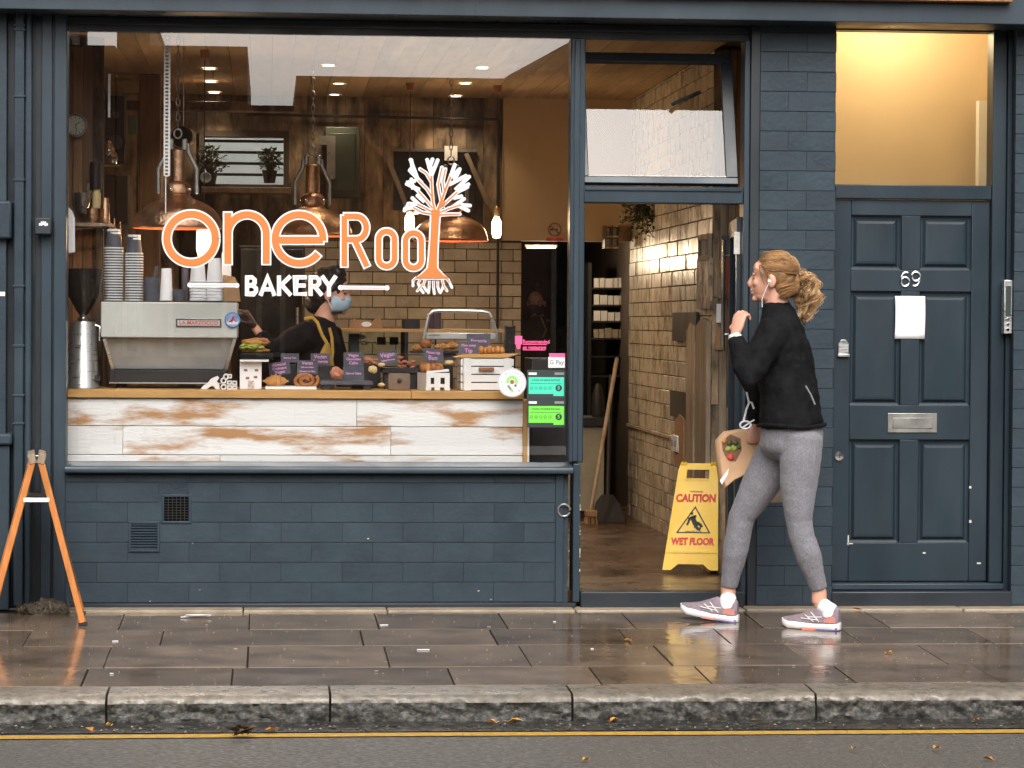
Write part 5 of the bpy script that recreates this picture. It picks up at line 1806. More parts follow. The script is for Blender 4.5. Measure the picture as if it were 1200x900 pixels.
for i, (px, mt) in enumerate(((447, 'cream'), (462, 'slate'))):
    e = RC(px - 5, 395, px + 5, 404, 1.9)
    o = MB().box(e[0], e[1], 1.9, 1.95, e[2], e[3]).build('packet', M[mt], None)
    tag(o, ('pale' if i == 0 else 'dark') + ' packet at the back of the glass cabinet', 'packet')
TOPC = a[3] + .0185
e = RC(413, 372, 447, 387, 1.6)
kb2 = thing('kraft_box', 'brown kraft carrier with a white oval label on the glass cabinet', 'carton', ((e[0] + e[1]) / 2, 1.6, TOPC))
MB().prism([(e[0], TOPC), (e[1], TOPC), (e[1] - .006, e[3]), (e[1] - .03, e[3] - .004), (e[1] - .04, e[3] - .022), (e[0] + .03, e[3] - .02), (e[0] + .01, e[3] - .002)], 1.6, 1.75).build('carton', M['kraft'], kb2)
c = P(429.5, 380, 1.598)
MB().lathe([(0, 0), (.028, 0), (.028, .001), (0, .001)], c, 20, m=rotm(PI / 2), sy=.5).build('oval_label', M['paper'], kb2)
e = RC(472, 374, 492, 388, 1.65)
o = MB().box(e[0], e[1], 1.65, 1.8, TOPC, e[3]).build('black_box', M['black'], None, bevel=.003)
tag(o, 'black box on the cabinet left of the metal hoop', 'box')
e = RC(450, 380, 470, 387, 1.7)
o = MB().box(e[0], e[1], 1.7, 1.8, TOPC, e[3] - .01).build('flat_pack', M['inkbrown'], None, bevel=.002)
tag(o, 'low dark packet on the cabinet between kraft carrier and black box', 'packet')
e = RC(503, 366, 517, 388, 1.75)
o = MB().box(e[0], e[1], 1.75, 1.85, TOPC, e[3]).build('dark_tin', pm('plum_tin', (.05, .02, .035), .4), None, bevel=.004)
tag(o, 'dark plum tin standing inside the metal hoop', 'tin')
hp = thing('metal_hoop', 'pale tubular metal hoop rising over the rear of the counter', 'rail', tuple(P(538, 400, 1.2)))
pts = [P(*p, 1.2) for p in ((497, 398), (499, 388), (503, 369), (507, 365), (514, 364), (565, 365), (573, 367), (578, 378), (582, 392), (582, 400))]
MB().tube(pts, .010, 8).build('tube', M['steel'], hp, smooth=True)
e = RC(499, 390, 581, 398, 1.2)
MB().box(e[0], e[1], 1.19, 1.5, e[2], e[3]).build('tray', M['steel'], hp, bevel=.004)
MB().box(e[0] + .05, e[0] + .06, 1.25, 1.27, FZ, e[2]).build('hoop_leg', M['black'], hp)
MB().box(e[1] - .06, e[1] - .05, 1.25, 1.27, FZ, e[2]).build('hoop_leg', M['black'], hp)

# ================================================================== WINDOW LETTERING AND STICKERS
LY = .0925                 # just outside the pane


_st = [0]


def stag():
    _st[0] = (_st[0] + 1) % 24
    return _st[0] * .00005


def stroke(pts, w, y, th=.0004):
    "flat ribbon of width w along pts (x,z)"
    y -= stag()
    b_ = MB()
    n_ = len(pts)
    L_, R_ = [], []
    for i in range(n_):
        a_ = Vector(pts[max(i - 1, 0)])
        c_ = Vector(pts[min(i + 1, n_ - 1)])
        t = (c_ - a_)
        t = t.normalized() if t.length > 1e-9 else Vector((1, 0))
        nn_ = Vector((-t.y, t.x))
        # mitre for sharp corners
        sc = 1.0
        if 0 < i < n_ - 1:
            t1 = (Vector(pts[i]) - a_).normalized()
            cs = max(.45, abs(t.dot(t1)))
            sc = 1 / cs
        p_ = Vector(pts[i])
        L_.append(p_ + nn_ * w / 2 * sc)
        R_.append(p_ - nn_ * w / 2 * sc)
    rings = [[(l.x, y, l.y), (r.x, y, r.y), (r.x, y + th, r.y), (l.x, y + th, l.y)] for l, r in zip(L_, R_)]
    b_.loft(rings)
    return b_


def xz(px, py):
    v_ = P(px, py, LY)
    return (v_.x, v_.z)


def pxs_(pts):
    return [xz(*p) for p in pts]


def parc(cx, cy, rx, ry, a0, a1, n=20):
    return [(cx + rx * math.cos(math.radians(a0 + (a1 - a0) * i / n)), cy - ry * math.sin(math.radians(a0 + (a1 - a0) * i / n))) for i in range(n + 1)]


def ext(pts, e_):
    a_, b_ = Vector(pts[0]), Vector(pts[1])
    c_, d_ = Vector(pts[-1]), Vector(pts[-2])
    return [tuple(a_ + (a_ - b_).normalized() * e_)] + list(pts[1:-1]) + [tuple(c_ + (c_ - d_).normalized() * e_)]


lg = thing('window_lettering', 'orange and white shop name lettering with a tree emblem on the big window glass', 'shop sign', (P(372, 265, LY).x, LY, P(372, 345, LY).z))
K1 = 1 / 237


def letter(nm, strokes, w, rim=1.9, closed=False):
    o_ = b_ = None
    ob = MB()
    wb = MB()
    for s_ in strokes:
        cl = (abs(s_[0][0] - s_[-1][0]) + abs(s_[0][1] - s_[-1][1])) < .5
        q_ = pxs_(s_)
        t_ = stroke(q_, w * K1, LY - .0022)
        ob.add(t_.v, t_.f)
        q2_ = q_ if cl else ext(q_, rim * K1)
        t_ = stroke(q2_, (w + 2 * rim) * K1, LY)
        wb.add(t_.v, t_.f)
    o_ = wb.build(nm, M['vinylwhite'], lg)
    ob.build('letter_face', M['vinylorange'], o_)


letter('letter', [parc(224, 279.5, 28.5, 28.5, 0, 360, 48)], 8.2)
letter('letter', [[(267, 249.5), (267, 309)], parc(289.5, 274, 22.5, 22.5, 172, 0, 22) + [(312, 309)]], 8.0)
letter('letter', [[(326, 281.3), (378.4, 281.3)], parc(350.5, 280, 28, 28.5, -4, 322, 44)], 8.0)
letter('letter', [[(403.5, 253), (403.5, 312)], [(403.5, 253.5), (418, 253.5)] + parc(418, 267, 11.2, 13.4, 88, -88, 14) + [(404, 280.6)], [(415.5, 281), (430, 312)]], 6.4)


def slot(cx, cy, rx, ry):
    return parc(cx, cy - (ry - rx), rx, rx, 0, 180, 14) + parc(cx, cy + (ry - rx), rx, rx, 180, 360, 14) + [(cx + rx, cy - (ry - rx))]


letter('letter', [slot(453, 291.5, 9.3, 20.5)], 6.2)
letter('letter', [slot(484.5, 293.5, 9.3, 20.5)], 6.2)
# BAKERY: white strokes with a thin pink core
def wletter(strokes, w=5.0):
    wb, pb_ = MB(), MB()
    for s_ in strokes:
        q_ = pxs_(s_)
        t_ = stroke(ext(q_, w * .45 * K1), w * K1, LY)
        wb.add(t_.v, t_.f)
        t_ = stroke(q_, .9 * K1, LY - .0022)
        pb_.add(t_.v, t_.f)
    o_ = wb.build('small_letter', M['vinylwhite'], lg)
    pb_.build('letter_core', M['vinylpink'], o_)


def at(ox, pts):
    return [(ox + x_, y_) for x_, y_ in pts]


T_, B_ = 325, 344.5
wletter([at(289.5, [(0, T_), (0, B_)]), at(289.5, [(0, T_), (6, T_), (9, T_ + 3), (9, T_ + 6), (6, 334.4), (0, 334.4)]), at(289.5, [(5, 334.4), (8, 335.5), (10.5, 338), (10.5, 341), (8, B_), (0, B_)])])
wletter([at(306, [(0, B_), (7.5, T_), (15, B_)]), at(306, [(3, 339), (12, 339)])])
wletter([at(327, [(0, T_), (0, B_)]), at(327, [(12, T_), (1, 335.5)]), at(327, [(3, 334), (12.5, B_)])])
wletter([at(346.5, [(11, T_), (0, T_), (0, B_), (11, B_)]), at(346.5, [(0, 334.6), (9.5, 334.6)])])
wletter([at(364, [(0, T_), (0, B_)]), at(364, [(0, T_), (7, T_), (10, T_ + 3), (10, T_ + 7), (7, 335.6), (0, 335.6)]), at(364, [(5, 336), (12, B_)])])
wletter([at(378.5, [(0, T_), (7, 335)]), at(378.5, [(14, T_), (7, 335), (7, B_ + .6)])])
for x0, x1, y0, y1 in ((222.5, 277.5, 334, 334.5), (399, 453.5, 337, 337.4)):
    q_ = pxs_([(x0, y0), (x1, y1)])
    bo = stroke(q_, 4.6 * K1, LY)
    for (cx_, cz_) in q_:
        bo.lathe([(0, 0), (3.0 * K1, 0), (3.0 * K1, .0004), (0, .0004)], (cx_, LY - .0014, cz_), 12, m=rotm(PI / 2))
    bo = bo.build('rule_bar', M['vinylwhite'], lg)
    stroke(q_, 1.0 * K1, LY - .0024).build('rule_core', M['vinylpink'], bo)

# tree emblem: outline in white, core in orange
TRK = [[(506, 318), (507.5, 300), (509, 280), (509.5, 262), (511, 250)]]
BR = [
    [(511, 252), (507, 236), (506, 222), (505.5, 206), (504, 190)],
    [(505.5, 204), (500.5, 187)], [(505.5, 206), (513, 187.5)], [(506, 214), (499.5, 203), (492, 198)], [(507, 232), (500, 221), (490, 211), (481, 198)],
    [(494, 214), (480, 199.5)], [(484, 200), (482, 187.5)], [(490, 211), (481, 187)], [(507, 244), (499, 234), (490, 224), (479, 213.5)],
    [(491, 222), (476.5, 215.5)], [(484, 221), (482, 210)], [(509, 250), (499, 244), (489, 239), (478, 239)], [(491, 239.5), (483, 232)], [(508, 251), (495, 249), (484, 243), (474, 245)],
    [(492, 248), (486, 250)], [(497, 236), (489, 229)],
    [(511, 250), (517, 236), (522, 222), (528, 207), (533, 193)], [(528, 208), (539, 198)], [(521, 226), (519, 212), (522, 198)], [(517, 236), (513.5, 216), (518, 196)],
    [(513, 246), (524, 236), (536, 225), (548, 219)], [(534, 222), (550, 207)], [(527, 216), (546, 206)], [(538, 222), (549, 216)],
    [(513, 250), (527, 244), (540, 240), (551, 241)], [(530, 243), (544, 233)], [(537, 241), (549, 247)], [(513, 252), (528, 251), (539, 251)], [(532, 232), (541, 230)],
    [(503, 197), (507, 186.5)], [(538, 200), (533, 210)], [(479, 239), (474, 247)], [(477, 214), (486, 212)],
]
wb, ob = MB(), MB()
for i, s_ in enumerate(BR):
    q_ = pxs_(s_)
    t_ = stroke(ext(q_, 1 * K1), 4.5 * K1, LY)
    wb.add(t_.v, t_.f)
    for e_ in (q_[-1],):
        wb.lathe([(0, 0), (2.0 * K1, 0), (2.0 * K1, .0004), (0, .0004)], (e_[0], LY - stag() - .0013, e_[1]), 10, m=rotm(PI / 2))
    n_ = len(q_)
    if n_ > 2:
        t_ = stroke(q_[:-1] if n_ > 3 else q_, (2.2 if n_ > 4 else 1.4) * K1, LY - .0022)
        ob.add(t_.v, t_.f)
def outline(lr, grow_):
    return pxs_([(x_ - grow_, y_) for x_, y_ in lr[0]] + [(x_ + grow_, y_) for x_, y_ in reversed(lr[1])])
tl = [(505.5, 246), (505.5, 256), (504.5, 280), (503, 300), (501.5, 314), (494, 321), (486, 326)]
trr = [(515.5, 246), (514.5, 256), (513, 280), (512, 300), (512, 314), (519, 322), (526, 326)]
def ribbon(l_, r_, g_, y, th=.0008):
    L2, R2 = pxs_([(x_ - g_, y_ + (g_ if i == len(l_) - 1 else 0)) for i, (x_, y_) in enumerate(l_)]), pxs_([(x_ + g_, y_ + (g_ if i == len(l_) - 1 else 0)) for i, (x_, y_) in enumerate(r_)])
    b_ = MB()
    b_.loft([[(l[0], y, l[1]), (r[0], y, r[1]), (r[0], y + th, r[1]), (l[0], y + th, l[1])] for l, r in zip(L2, R2)])
    return b_
t_ = ribbon(tl, trr, 1.9, LY + .0001)
wb.add(t_.v, t_.f)
t_ = ribbon(tl, trr, 0, LY - .0040)
ob.add(t_.v, t_.f)
for s_ in ([(488, 325), (484, 329), (484, 335)], [(493, 326), (490, 332), (493, 339), (496, 343)], [(498, 328), (496, 335), (500, 341)], [(503, 329), (503, 336), (502, 343)], [(508, 329), (508, 337), (509, 344)],
           [(513, 329), (513, 336), (515, 342)], [(518, 328), (520, 335), (516, 343)], [(523, 326), (527, 331), (529.5, 337)], [(495, 333), (489, 341)], [(519, 334), (524, 341)]):
    t_ = stroke(pxs_(s_), 3.2 * K1, LY)
    wb.add(t_.v, t_.f)
    e_ = xz(*s_[-1])
    wb.lathe([(0, 0), (1.6 * K1, 0), (1.6 * K1, .0004), (0, .0004)], (e_[0], LY - stag() - .0013, e_[1]), 10, m=rotm(PI / 2))
    t_ = stroke(pxs_(s_[:2]), 1.0 * K1, LY - .0022)
    ob.add(t_.v, t_.f)
c = xz(518, 238)
ob.lathe([(0, 0), (3.6 * K1, 0), (3.6 * K1, .0008), (0, .0008)], (c[0], LY - .0045, c[1]), 14, m=rotm(PI / 2))
te = wb.build('tree_emblem', M['vinylwhite'], lg)
ob.build('tree_core', M['vinylorange'], te)

# stickers
def disc(b_, c_, r, y):
    return b_.lathe([(0, 0), (r, 0), (r, .0006), (0, .0006)], (c_[0], y, c_[1]), 36, m=rotm(PI / 2))


c = xz(600, 448.5)
rs = thing('round_sticker', 'round white buyers club sticker with a green location pin on the glass', 'sticker', (c[0], LY, c[1] - .07))
disc(MB(), c, 17.0 * K1, LY).build('disc', M['vinylwhite'], rs)
b = MB()
b.tube([(c[0] + math.cos(t) * 16.2 * K1, LY - .001, c[1] + math.sin(t) * 16.2 * K1) for t in [2 * PI * i / 48 for i in range(49)]], .0012, 4)
b.build('rim_line', M['inkgrey'], rs)
for i, ch in enumerate('LOCAL BUYERS CLUB'):
    if ch == ' ':
        continue
    t = math.radians(228 - 276 * i / 16)
    text_mesh('sticker_letter', ch, .018, c[0] + math.cos(t) * 12.3 * K1, LY - .0010, c[1] + math.sin(t) * 12.3 * K1, M['inkgrey'], rs, th=.0003, m=rotm(PI / 2) @ rotm(0, 0, t - PI / 2) if 0 else rotm(0, -(t - PI / 2), 0) @ rotm(PI / 2))
stroke(parc_ := [(c[0] + math.cos(math.radians(a_)) * 5.2 * K1, c[1] + (1.5 + math.sin(math.radians(a_)) * 5.2) * K1) for a_ in range(200, -35, -12)], 3.6 * K1, LY - .0010).build('pin_arc', M['inkgreen'], rs)
stroke([(c[0] - 5 * K1, c[1] - 3 * K1), (c[0] - .5 * K1, c[1] - 9 * K1)], 3.0 * K1, LY - .0011).build('pin_tail', M['inkgrey'], rs)
stroke([(c[0] - 1 * K1, c[1] - 8 * K1), (c[0] + 1.2 * K1, c[1] - 10.5 * K1)], 3.0 * K1, LY - .0013).build('pin_tip', M['inkgreen'], rs)
disc(MB(), (c[0], c[1] + 1 * K1), 2.5 * K1, LY - .0030).build('pin_dot', M['inkbrown'], rs)
disc(MB(), (c[0] + 4.2 * K1, c[1] - 3.2 * K1), 1.5 * K1, LY - .0030).build('pin_dot', M['inkbrown'], rs)


def hygiene(y0, col, lab):
    a_ = RC(617.5, y0, 662.5, y0 + 33.5, LY)
    t = thing('rating_sticker', lab, 'sticker', ((a_[0] + a_[1]) / 2, LY, a_[2]))
    MB().box(a_[0], a_[1], LY, LY + .0008, a_[2], a_[3]).build('black_panel', M['inkdark'], t)
    g = RC(619.5, y0 + 8.5, 661, y0 + 28.2, LY)
    MB().box(g[0], g[1], LY - .0008, LY - .0002, g[2], g[3]).build('colour_panel', M[col], t)
    g2 = RC(648.5, y0 + 26, 661, y0 + 30.6, LY)
    MB().box(g2[0], g2[1], LY - .0007, LY - .0001, g2[2], g2[3]).build('colour_tab', M[col], t)
    q1 = xz(640, y0 + 12.2)
    text_mesh('heading', 'FOOD HYGIENE RATING', .0125, q1[0], LY - .0010, q1[1], M['inkdark'], t, bold=.0002, th=.0003)
    q1 = xz(640, y0 + 16)
    MB().box(g[0] + .008, g[1] - .014, LY - .0011, LY - .0009, q1[1] - .001, q1[1] + .001).build('rule_line', M['inkdark'], t)
    for i in range(5):
        e_ = xz(622.8 + i * 5.4, y0 + 21.2)
        disc(MB(), e_, 2.2 * K1, LY - .0011).build('grade_dot', pm(col + '_dot', tuple(x_ * .72 for x_ in ((.05, .62, .42) if col == 'teal' else (.16, .68, .06))), .5) if (col + '_dot') not in M else M[col + '_dot'], t)
        text_mesh('grade_digit', str(i), .013, e_[0], LY - .0018, e_[1], M[col], t, th=.0003)
    e_ = xz(654.7, y0 + 21.2)
    disc(MB(), e_, 3.9 * K1, LY - .0011).build('grade_disc', M['inkdark'], t)
    text_mesh('grade_digit', '5', .024, e_[0], LY - .0018, e_[1], M[col], t, bold=.0006, th=.0003)
    for u0, u1 in ((619.5, 629), (650, 661)):
        e_ = RC(u0, y0 + 3.0, u1, y0 + 5.8, LY)
        MB().box(e_[0], e_[1], LY - .0006, LY - .0001, e_[2], e_[3]).build('agency_mark', M['vinylwhite'] if u0 < 640 else M['inkgrey'], t)
    return t


for col in ('teal', 'lime'):
    M[col + '_dot'] = pm(col + '_dot', tuple(x_ * .72 for x_ in ((.05, .62, .42) if col == 'teal' else (.16, .68, .06))), .5)
hygiene(433.5, 'teal', 'mint green food hygiene rating sticker, upper of the two on the glass')
hygiene(467.3, 'lime', 'lime green food hygiene rating sticker, lower of the two on the glass')
a = RC(642.5, 418.5, 662, 431, LY)
gp = thing('pay_sticker', 'white contactless pay sticker with a pink strip above the rating stickers', 'sticker', ((a[0] + a[1]) / 2, LY, a[2]))
MB().box(a[0], a[1], LY, LY + .0008, a[2], a[3]).build('white_panel', M['vinylwhite'], gp)
q = xz(652.3, 424.8)
text_mesh('lettering', 'G Pay', .030, q[0], LY - .0006, q[1], M['inkgrey'], gp, bold=.0006, th=.0003)
a = RC(643.5, 414, 662, 418.2, LY)
MB().box(a[0], a[1], LY - .0001, LY + .0007, a[2], a[3]).build('pink_strip', M['hotpink'], gp)
q = xz(603.5, 398.6)
dv = thing('pink_lettering', 'hot pink logo with two lines of pink lettering on the glass', 'sticker', (q[0], LY, q[1] - .06))
a = RC(603.5, 393.5, 612, 403.5, LY)
MB().box(a[0], a[1], LY, LY + .0008, a[2], a[3]).build('logo_block', M['hotpink'], dv, bevel=.0)
a = RC(604.5, 403.8, 610.5, 409.5, LY)
MB().prism([(a[0] + .008, a[2]), (a[1] - .004, a[2] + .004), (a[1], a[3]), (a[0], a[3])], LY, LY + .0008).build('logo_foot', M['hotpink'], dv)
q = xz(612.5, 400.5)
text_mesh('lettering', 'Recommended', .027, q[0], LY - .0006, q[1], M['hotpink'], dv, 'LEFT', bold=.0007, th=.0003, sx=.82)
q = xz(612.5, 407.2)
text_mesh('lettering', 'on restaurant', .026, q[0], LY - .0006, q[1], M['hotpink'], dv, 'LEFT', bold=.0007, th=.0003, sx=.82)
for y_ in (403.2, 409.6):
    a = RC(612.5, y_, 641 - (y_ > 405) * 2, y_ + .9, LY)
    MB().box(a[0], a[1], LY, LY + .0006, a[2], a[3]).build('underline', M['hotpink'], dv)
# ================================================================== DOORWAY: open door, passage furniture
ddr = part_empty('entrance_door', bld)
hxp = dj0 + .030                       # hinge line at the right jamb, leaf swung 88 degrees inward
DW, DH = .86, DOOR['z1'] - .06
dz0 = .085


def leaf(nm, u0, u1, z0, z1, mat, t0=-.02, t1=.02, bev=.003):
    "leaf coordinates: u along the leaf into the shop"
    a_ = math.radians(-6.5)
    b_ = MB()
    vs = []
    for t in (t0, t1):
        for u in (u0, u1):
            for z in (z0, z1):
                vs.append(Vector((hxp - .03 - t - u * math.sin(a_), .12 + u * math.cos(a_), z)))
    b_.add(vs, [(0, 1, 3, 2), (4, 6, 7, 5), (0, 4, 5, 1), (2, 3, 7, 6), (0, 2, 6, 4), (1, 5, 7, 3)])
    return b_.build(nm, mat, ddr, bevel=bev)


zT = DH
leaf('leaf_stile', 0, .09, dz0, zT, M['paint_wood'])
leaf('leaf_stile', DW - .09, DW, dz0, zT, M['paint_wood'])
leaf('leaf_rail', .091, DW - .091, dz0, dz0 + .18, M['paint_wood'])
leaf('leaf_rail', .091, DW - .091, zT - .09, zT, M['paint_wood'])
leaf('leaf_glass', .091, DW - .091, dz0 + .181, zT - .091, M['glass'], -.003, .003, 0)
q1, q2 = P(836, 278, .95), P(836, 356, .95)
hx = hxp - .03 - .055 - DW * math.sin(math.radians(-6.5))
hb = MB().tube([(hx, .12 + DW - .05, 1.28 + .0), (hx, .12 + DW - .05, 1.86)], .011, 10)
for z in (1.36, 1.78):
    hb.tube([(hx, .12 + DW - .05, z), (hx + .05, .12 + DW - .05, z)], .007, 8)
hb.build('pull_handle', M['chrome'], ddr, smooth=True)
hx2 = hxp - .03 + .055 + DW * math.sin(math.radians(6.5))
hb = MB().tube([(hx2, .12 + DW - .05, 1.28), (hx2, .12 + DW - .05, 1.86)], .011, 10)
for z in (1.36, 1.78):
    hb.tube([(hx2, .12 + DW - .05, z), (hx2 - .05, .12 + DW - .05, z)], .007, 8)
hb.build('pull_handle', M['chrome'], ddr, smooth=True)
a = RC(861, 272, 868, 298, .14)
box_part('closer_plate', M['chip'], ddr, a[0] - .008, a[1] - .008, .112, .119, a[2], a[3])

# boards, posters and sockets along the right tiled wall
wx = IX1 - .012
for i, (d0, d1, yb, yt, ref, mt, lab) in enumerate((
        (1.15, 1.55, 500, 372, 1.3, 'greyboard', 'tall weathered board leaning on the tiled wall, nearest the door leaf'),
        (1.62, 1.9, 510, 378, 1.7, 'greyboard', 'weathered board with a split top, second from the door leaf'),
        (2.0, 2.35, 520, 486, 2.1, 'kraft', 'short brown board low on the tiled wall behind the yellow sign'))):
    zt__ = P(830, yt, ref).z
    zb__ = P(830, 570, ref).z if i < 2 else P(830, 545, ref).z
    o = MB().add([(wx - .02, d0, zb__), (wx - .02, d1, zb__), (wx - .02, d1, zt__ - .05), (wx - .02, (d0 + d1) / 2, zt__), (wx - .02, d0, zt__ - .02),
                  (wx + .005, d0, zb__), (wx + .005, d1, zb__), (wx + .005, d1, zt__ - .05), (wx + .005, (d0 + d1) / 2, zt__), (wx + .005, d0, zt__ - .02)],
                 [(0, 1, 2, 3, 4), (9, 8, 7, 6, 5), (0, 5, 6, 1), (1, 6, 7, 2), (2, 7, 8, 3), (3, 8, 9, 4), (4, 9, 5, 0)]).build('leaning_board', M[mt], None)
    tag(o, lab, 'board')


def wall_panel(name, label, cat, pxa, pxb, y0, y1, mat, frame=None):
    "panel on the right wall between the depths at which the wall shows at columns pxa>pxb"
    def depth(px):
        lo_, hi_ = .2, 6
        for _ in range(30):
            m__ = (lo_ + hi_) / 2
            if P(px, 400, m__).x < wx:
                lo_ = m__
            else:
                hi_ = m__
        return lo_
    d0, d1 = depth(pxa), depth(pxb)
    dm = (d0 + d1) / 2
    pxm = (pxa + pxb) / 2
    z0, z1 = P(pxm, y1, dm).z, P(pxm, y0, dm).z
    t = thing(name, label, cat, (wx, dm, z0))
    MB().box(wx - .012, wx + .004, d0, d1, z0, z1).build('sheet', mat, t)
    if frame:
        MB().box(wx - .02, wx + .003, d0 - .03, d0 - .001, z0 - .03, z1 + .03).build('frame_side', frame, t)
        MB().box(wx - .02, wx + .003, d1 + .001, d1 + .03, z0 - .03, z1 + .03).build('frame_side', frame, t)
        MB().box(wx - .02, wx + .003, d0, d1, z1 + .001, z1 + .03).build('frame_top', frame, t)
        MB().box(wx - .02, wx + .003, d0, d1, z0 - .03, z0 - .001).build('frame_top', frame, t)
    return t


wall_panel('framed_print', 'small dark framed print high on the tiled wall left of the door handle', 'picture', 832, 822, 281, 299, M['slate'], M['greyboard'])
for px0_, px1_, y0_, y1_, mt_, lab_ in ((846, 855, 276, 300, 'slate', 'small dark card pinned highest on the end board behind the open door'), (843, 849, 304, 322, 'kraft', 'brown scrap of paper pinned on the end board, left of the red poster'),
                                       (849.5, 856, 303, 352, 'red', 'tall narrow red poster pinned on the end board behind the open door'), (842, 848, 326, 350, 'stone', 'pale leaflet pinned on the end board, below the brown scrap'),
                                       (840, 847, 356, 378, 'paper', 'white leaflet pinned on the end board at the height of the woman\'s hand'), (848, 856, 360, 392, 'inkbrown', 'dark brown notice pinned on the end board under the red poster'),
                                       (839, 848, 384, 410, 'kraft', 'brown leaflet pinned on the end board below the white one')):
    e_ = RC(px0_, y0_, px1_, y1_, 1.12)
    o = MB().box(e_[0], e_[1], 1.128, 1.1345, e_[2], e_[3]).build('pinned_poster', pm('poster_red', (.40, .08, .04), .6, c2=(.10, .03, .03), scale=9, thr=(.4, .6)) if mt_ == 'red' else M[mt_], None)
    tag(o, lab_, 'poster')
wall_panel('poster', 'collage of small photographs and papers on the tiled wall beside the long door handle', 'poster', 834, 818, 303, 362, pm('collage', (.35, .28, .20), .6, c2=(.07, .05, .04), scale=12, thr=(.42, .58)))
wall_panel('dark_patch', 'dark square patch on the tiled wall above the leaning boards', 'picture', 818, 790, 366, 400, M['black'])  # plain panels added for dark squares on the tiles, not pictures
wall_panel('dark_patch', 'dark patch low on the tiled wall above the white socket', 'picture', 812, 788, 460, 490, M['darkwall'])
a = P(787, 519, 2.3)
so = thing('wall_socket', 'white double socket on the tiled wall left of the yellow sign', 'socket', (wx, 2.3, a.z))
MB().box(wx - .03, wx + .003, 2.18, 2.42, a.z - .05, a.z + .045).build('plate', M['white'], so, bevel=.004)
for yy in (2.24, 2.36):
    MB().box(wx - .033, wx - .0295, yy - .02, yy + .02, a.z - .02, a.z + .015).build('outlet', M['inkgrey'], so)
# hanging plant and crate shelf high up at the back
leafy('hanging_plant', 'trailing plant hanging from the ceiling inside the doorway', 752, 252, 3.6, .16, 420, 17, pot=False, hang=.1)
a = RC(709, 264, 726, 291, 4.55)
cs = thing('crate_shelf', 'small wooden crate shelf high on the back wall, seen through the doorway', 'shelf', ((a[0] + a[1]) / 2, 4.6, a[2]))
w_ = a[1] - a[0]
b = MB()
for f0 in (0, .46, .92):
    b.box(a[0] + w_ * f0, a[0] + w_ * (f0 + .08), 4.55, 4.69, a[2], a[3])
b.build('upright', M['plank'], cs)
b = MB()
for f0 in (0, .47, .93):
    zz = a[2] + (a[3] - a[2]) * f0
    b.box(a[0] + w_ * .081, a[0] + w_ * .459, 4.551, 4.689, zz, zz + .012).box(a[0] + w_ * .541, a[0] + w_ * .919, 4.551, 4.689, zz, zz + .012)
b.build('shelf_board', M['plank'], cs)
for i, (fx_, fz_) in enumerate(((.25, .2), (.72, .2), (.25, .66), (.72, .66))):
    o = MB().lathe([(0, 0), (.018, 0), (.022, .05), (.02, .05), (0, .01)], (a[0] + w_ * fx_, 4.6, a[2] + .013 + (.0 if fz_ < .5 else (a[3] - a[2]) * .47)), 12).build('white_mug', M['white'], None, smooth=True)
    tag(o, 'small white mug in the crate shelf, ' + ('lower' if fz_ < .5 else 'upper') + (' left' if fx_ < .5 else ' right'), 'mug')
# shelving unit with white packs in the back room
a = RC(691, 318, 727, 470, 6.0)
su = thing('storage_rack', 'dark storage rack with white packs in the back room beyond the doorway', 'shelving', ((a[0] + a[1]) / 2, 6.1, FZ))
for xx in (a[0], a[1] + .1):
    MB().box(xx - .012, xx + .012, 6.0, 6.4, FZ, a[3] + .06).build('upright', M['black'], su)
for i, py in enumerate((337, 357, 376, 396, 417, 440)):
    zz = P(709, py, 6.0).z
    MB().box(a[0] + .013, a[1] + .087, 6.0, 6.4, zz - .012, zz).build('shelf', M['black'], su)
    if i < 4:
        xx = a[0] + .03
        while xx < a[1] + .02:
            w = R.uniform(.035, .06)
            o = MB().box(xx, xx + w - .006, 6.02, 6.25, zz + .0008, zz + R.uniform(.06, .078)).build('white_pack', pm('white_pack_card', (.6, .58, .54), .7) if (i == 0 and xx < a[0] + .04) else (bpy.data.materials.get('white_pack_card') if i < 3 else M['stone']), None)
            kk_ = locals().get('kk_', {})
            kk_[i] = kk_.get(i, -1) + 1
            tag(o, 'white pack on the ' + ('top', 'second', 'third', 'fourth')[i] + ' shelf of the storage rack, ' + ('leftmost', 'second from the left', 'third from the left', 'fourth from the left', 'fifth from the left', 'sixth from the left')[kk_[i]], 'pack', 'packs on the ' + ('top', 'second', 'third', 'fourth')[i] + ' rack shelf')
            xx += w
# pale cupboard, chair back, broom and dustpan
a = RC(676, 500, 708, 582, 4.3)
pc_ = thing('pale_cupboard', 'low pale cupboard inside the doorway at the left', 'cupboard', ((a[0] + a[1]) / 2, 4.4, FZ))
MB().box(a[0] - .1, a[1], 4.3, 4.7, FZ + .05, a[3]).build('carcass', pm('pale_laminate', (.36, .33, .24), .5), pc_, bevel=.004)
MB().box(a[0] - .1, a[1] - .01, 4.33, 4.7, FZ, FZ + .05).build('plinth', M['black'], pc_)
MB().box(a[0] - .12, a[1] + .02, 4.27, 4.7, a[3] + .001, a[3] + .06).build('top', M['black'], pc_, bevel=.004)
e = RC(699, 447, 711, 492, 4.2)
bkh = thing('black_machine', 'black rounded bottle-like machine on the pale cupboard inside the doorway', 'machine', ((e[0] + e[1]) / 2, 4.4, a[3] + .061))
MB().lathe([(0, 0), (.038, 0), (.045, .05), (.036, .14), (.022, .2), (.012, .215), (0, .216)], ((e[0] + e[1]) / 2, 4.4, a[3] + .061), 18).build('body', M['black'], bkh, smooth=True)
q0, q1 = P(692.5, 586, 3.8), P(723, 420, 4.3)
q0.z = FZ + .02
br = thing('broom', 'wooden-handled broom leaning in the corner inside the doorway', 'broom', tuple(q0))
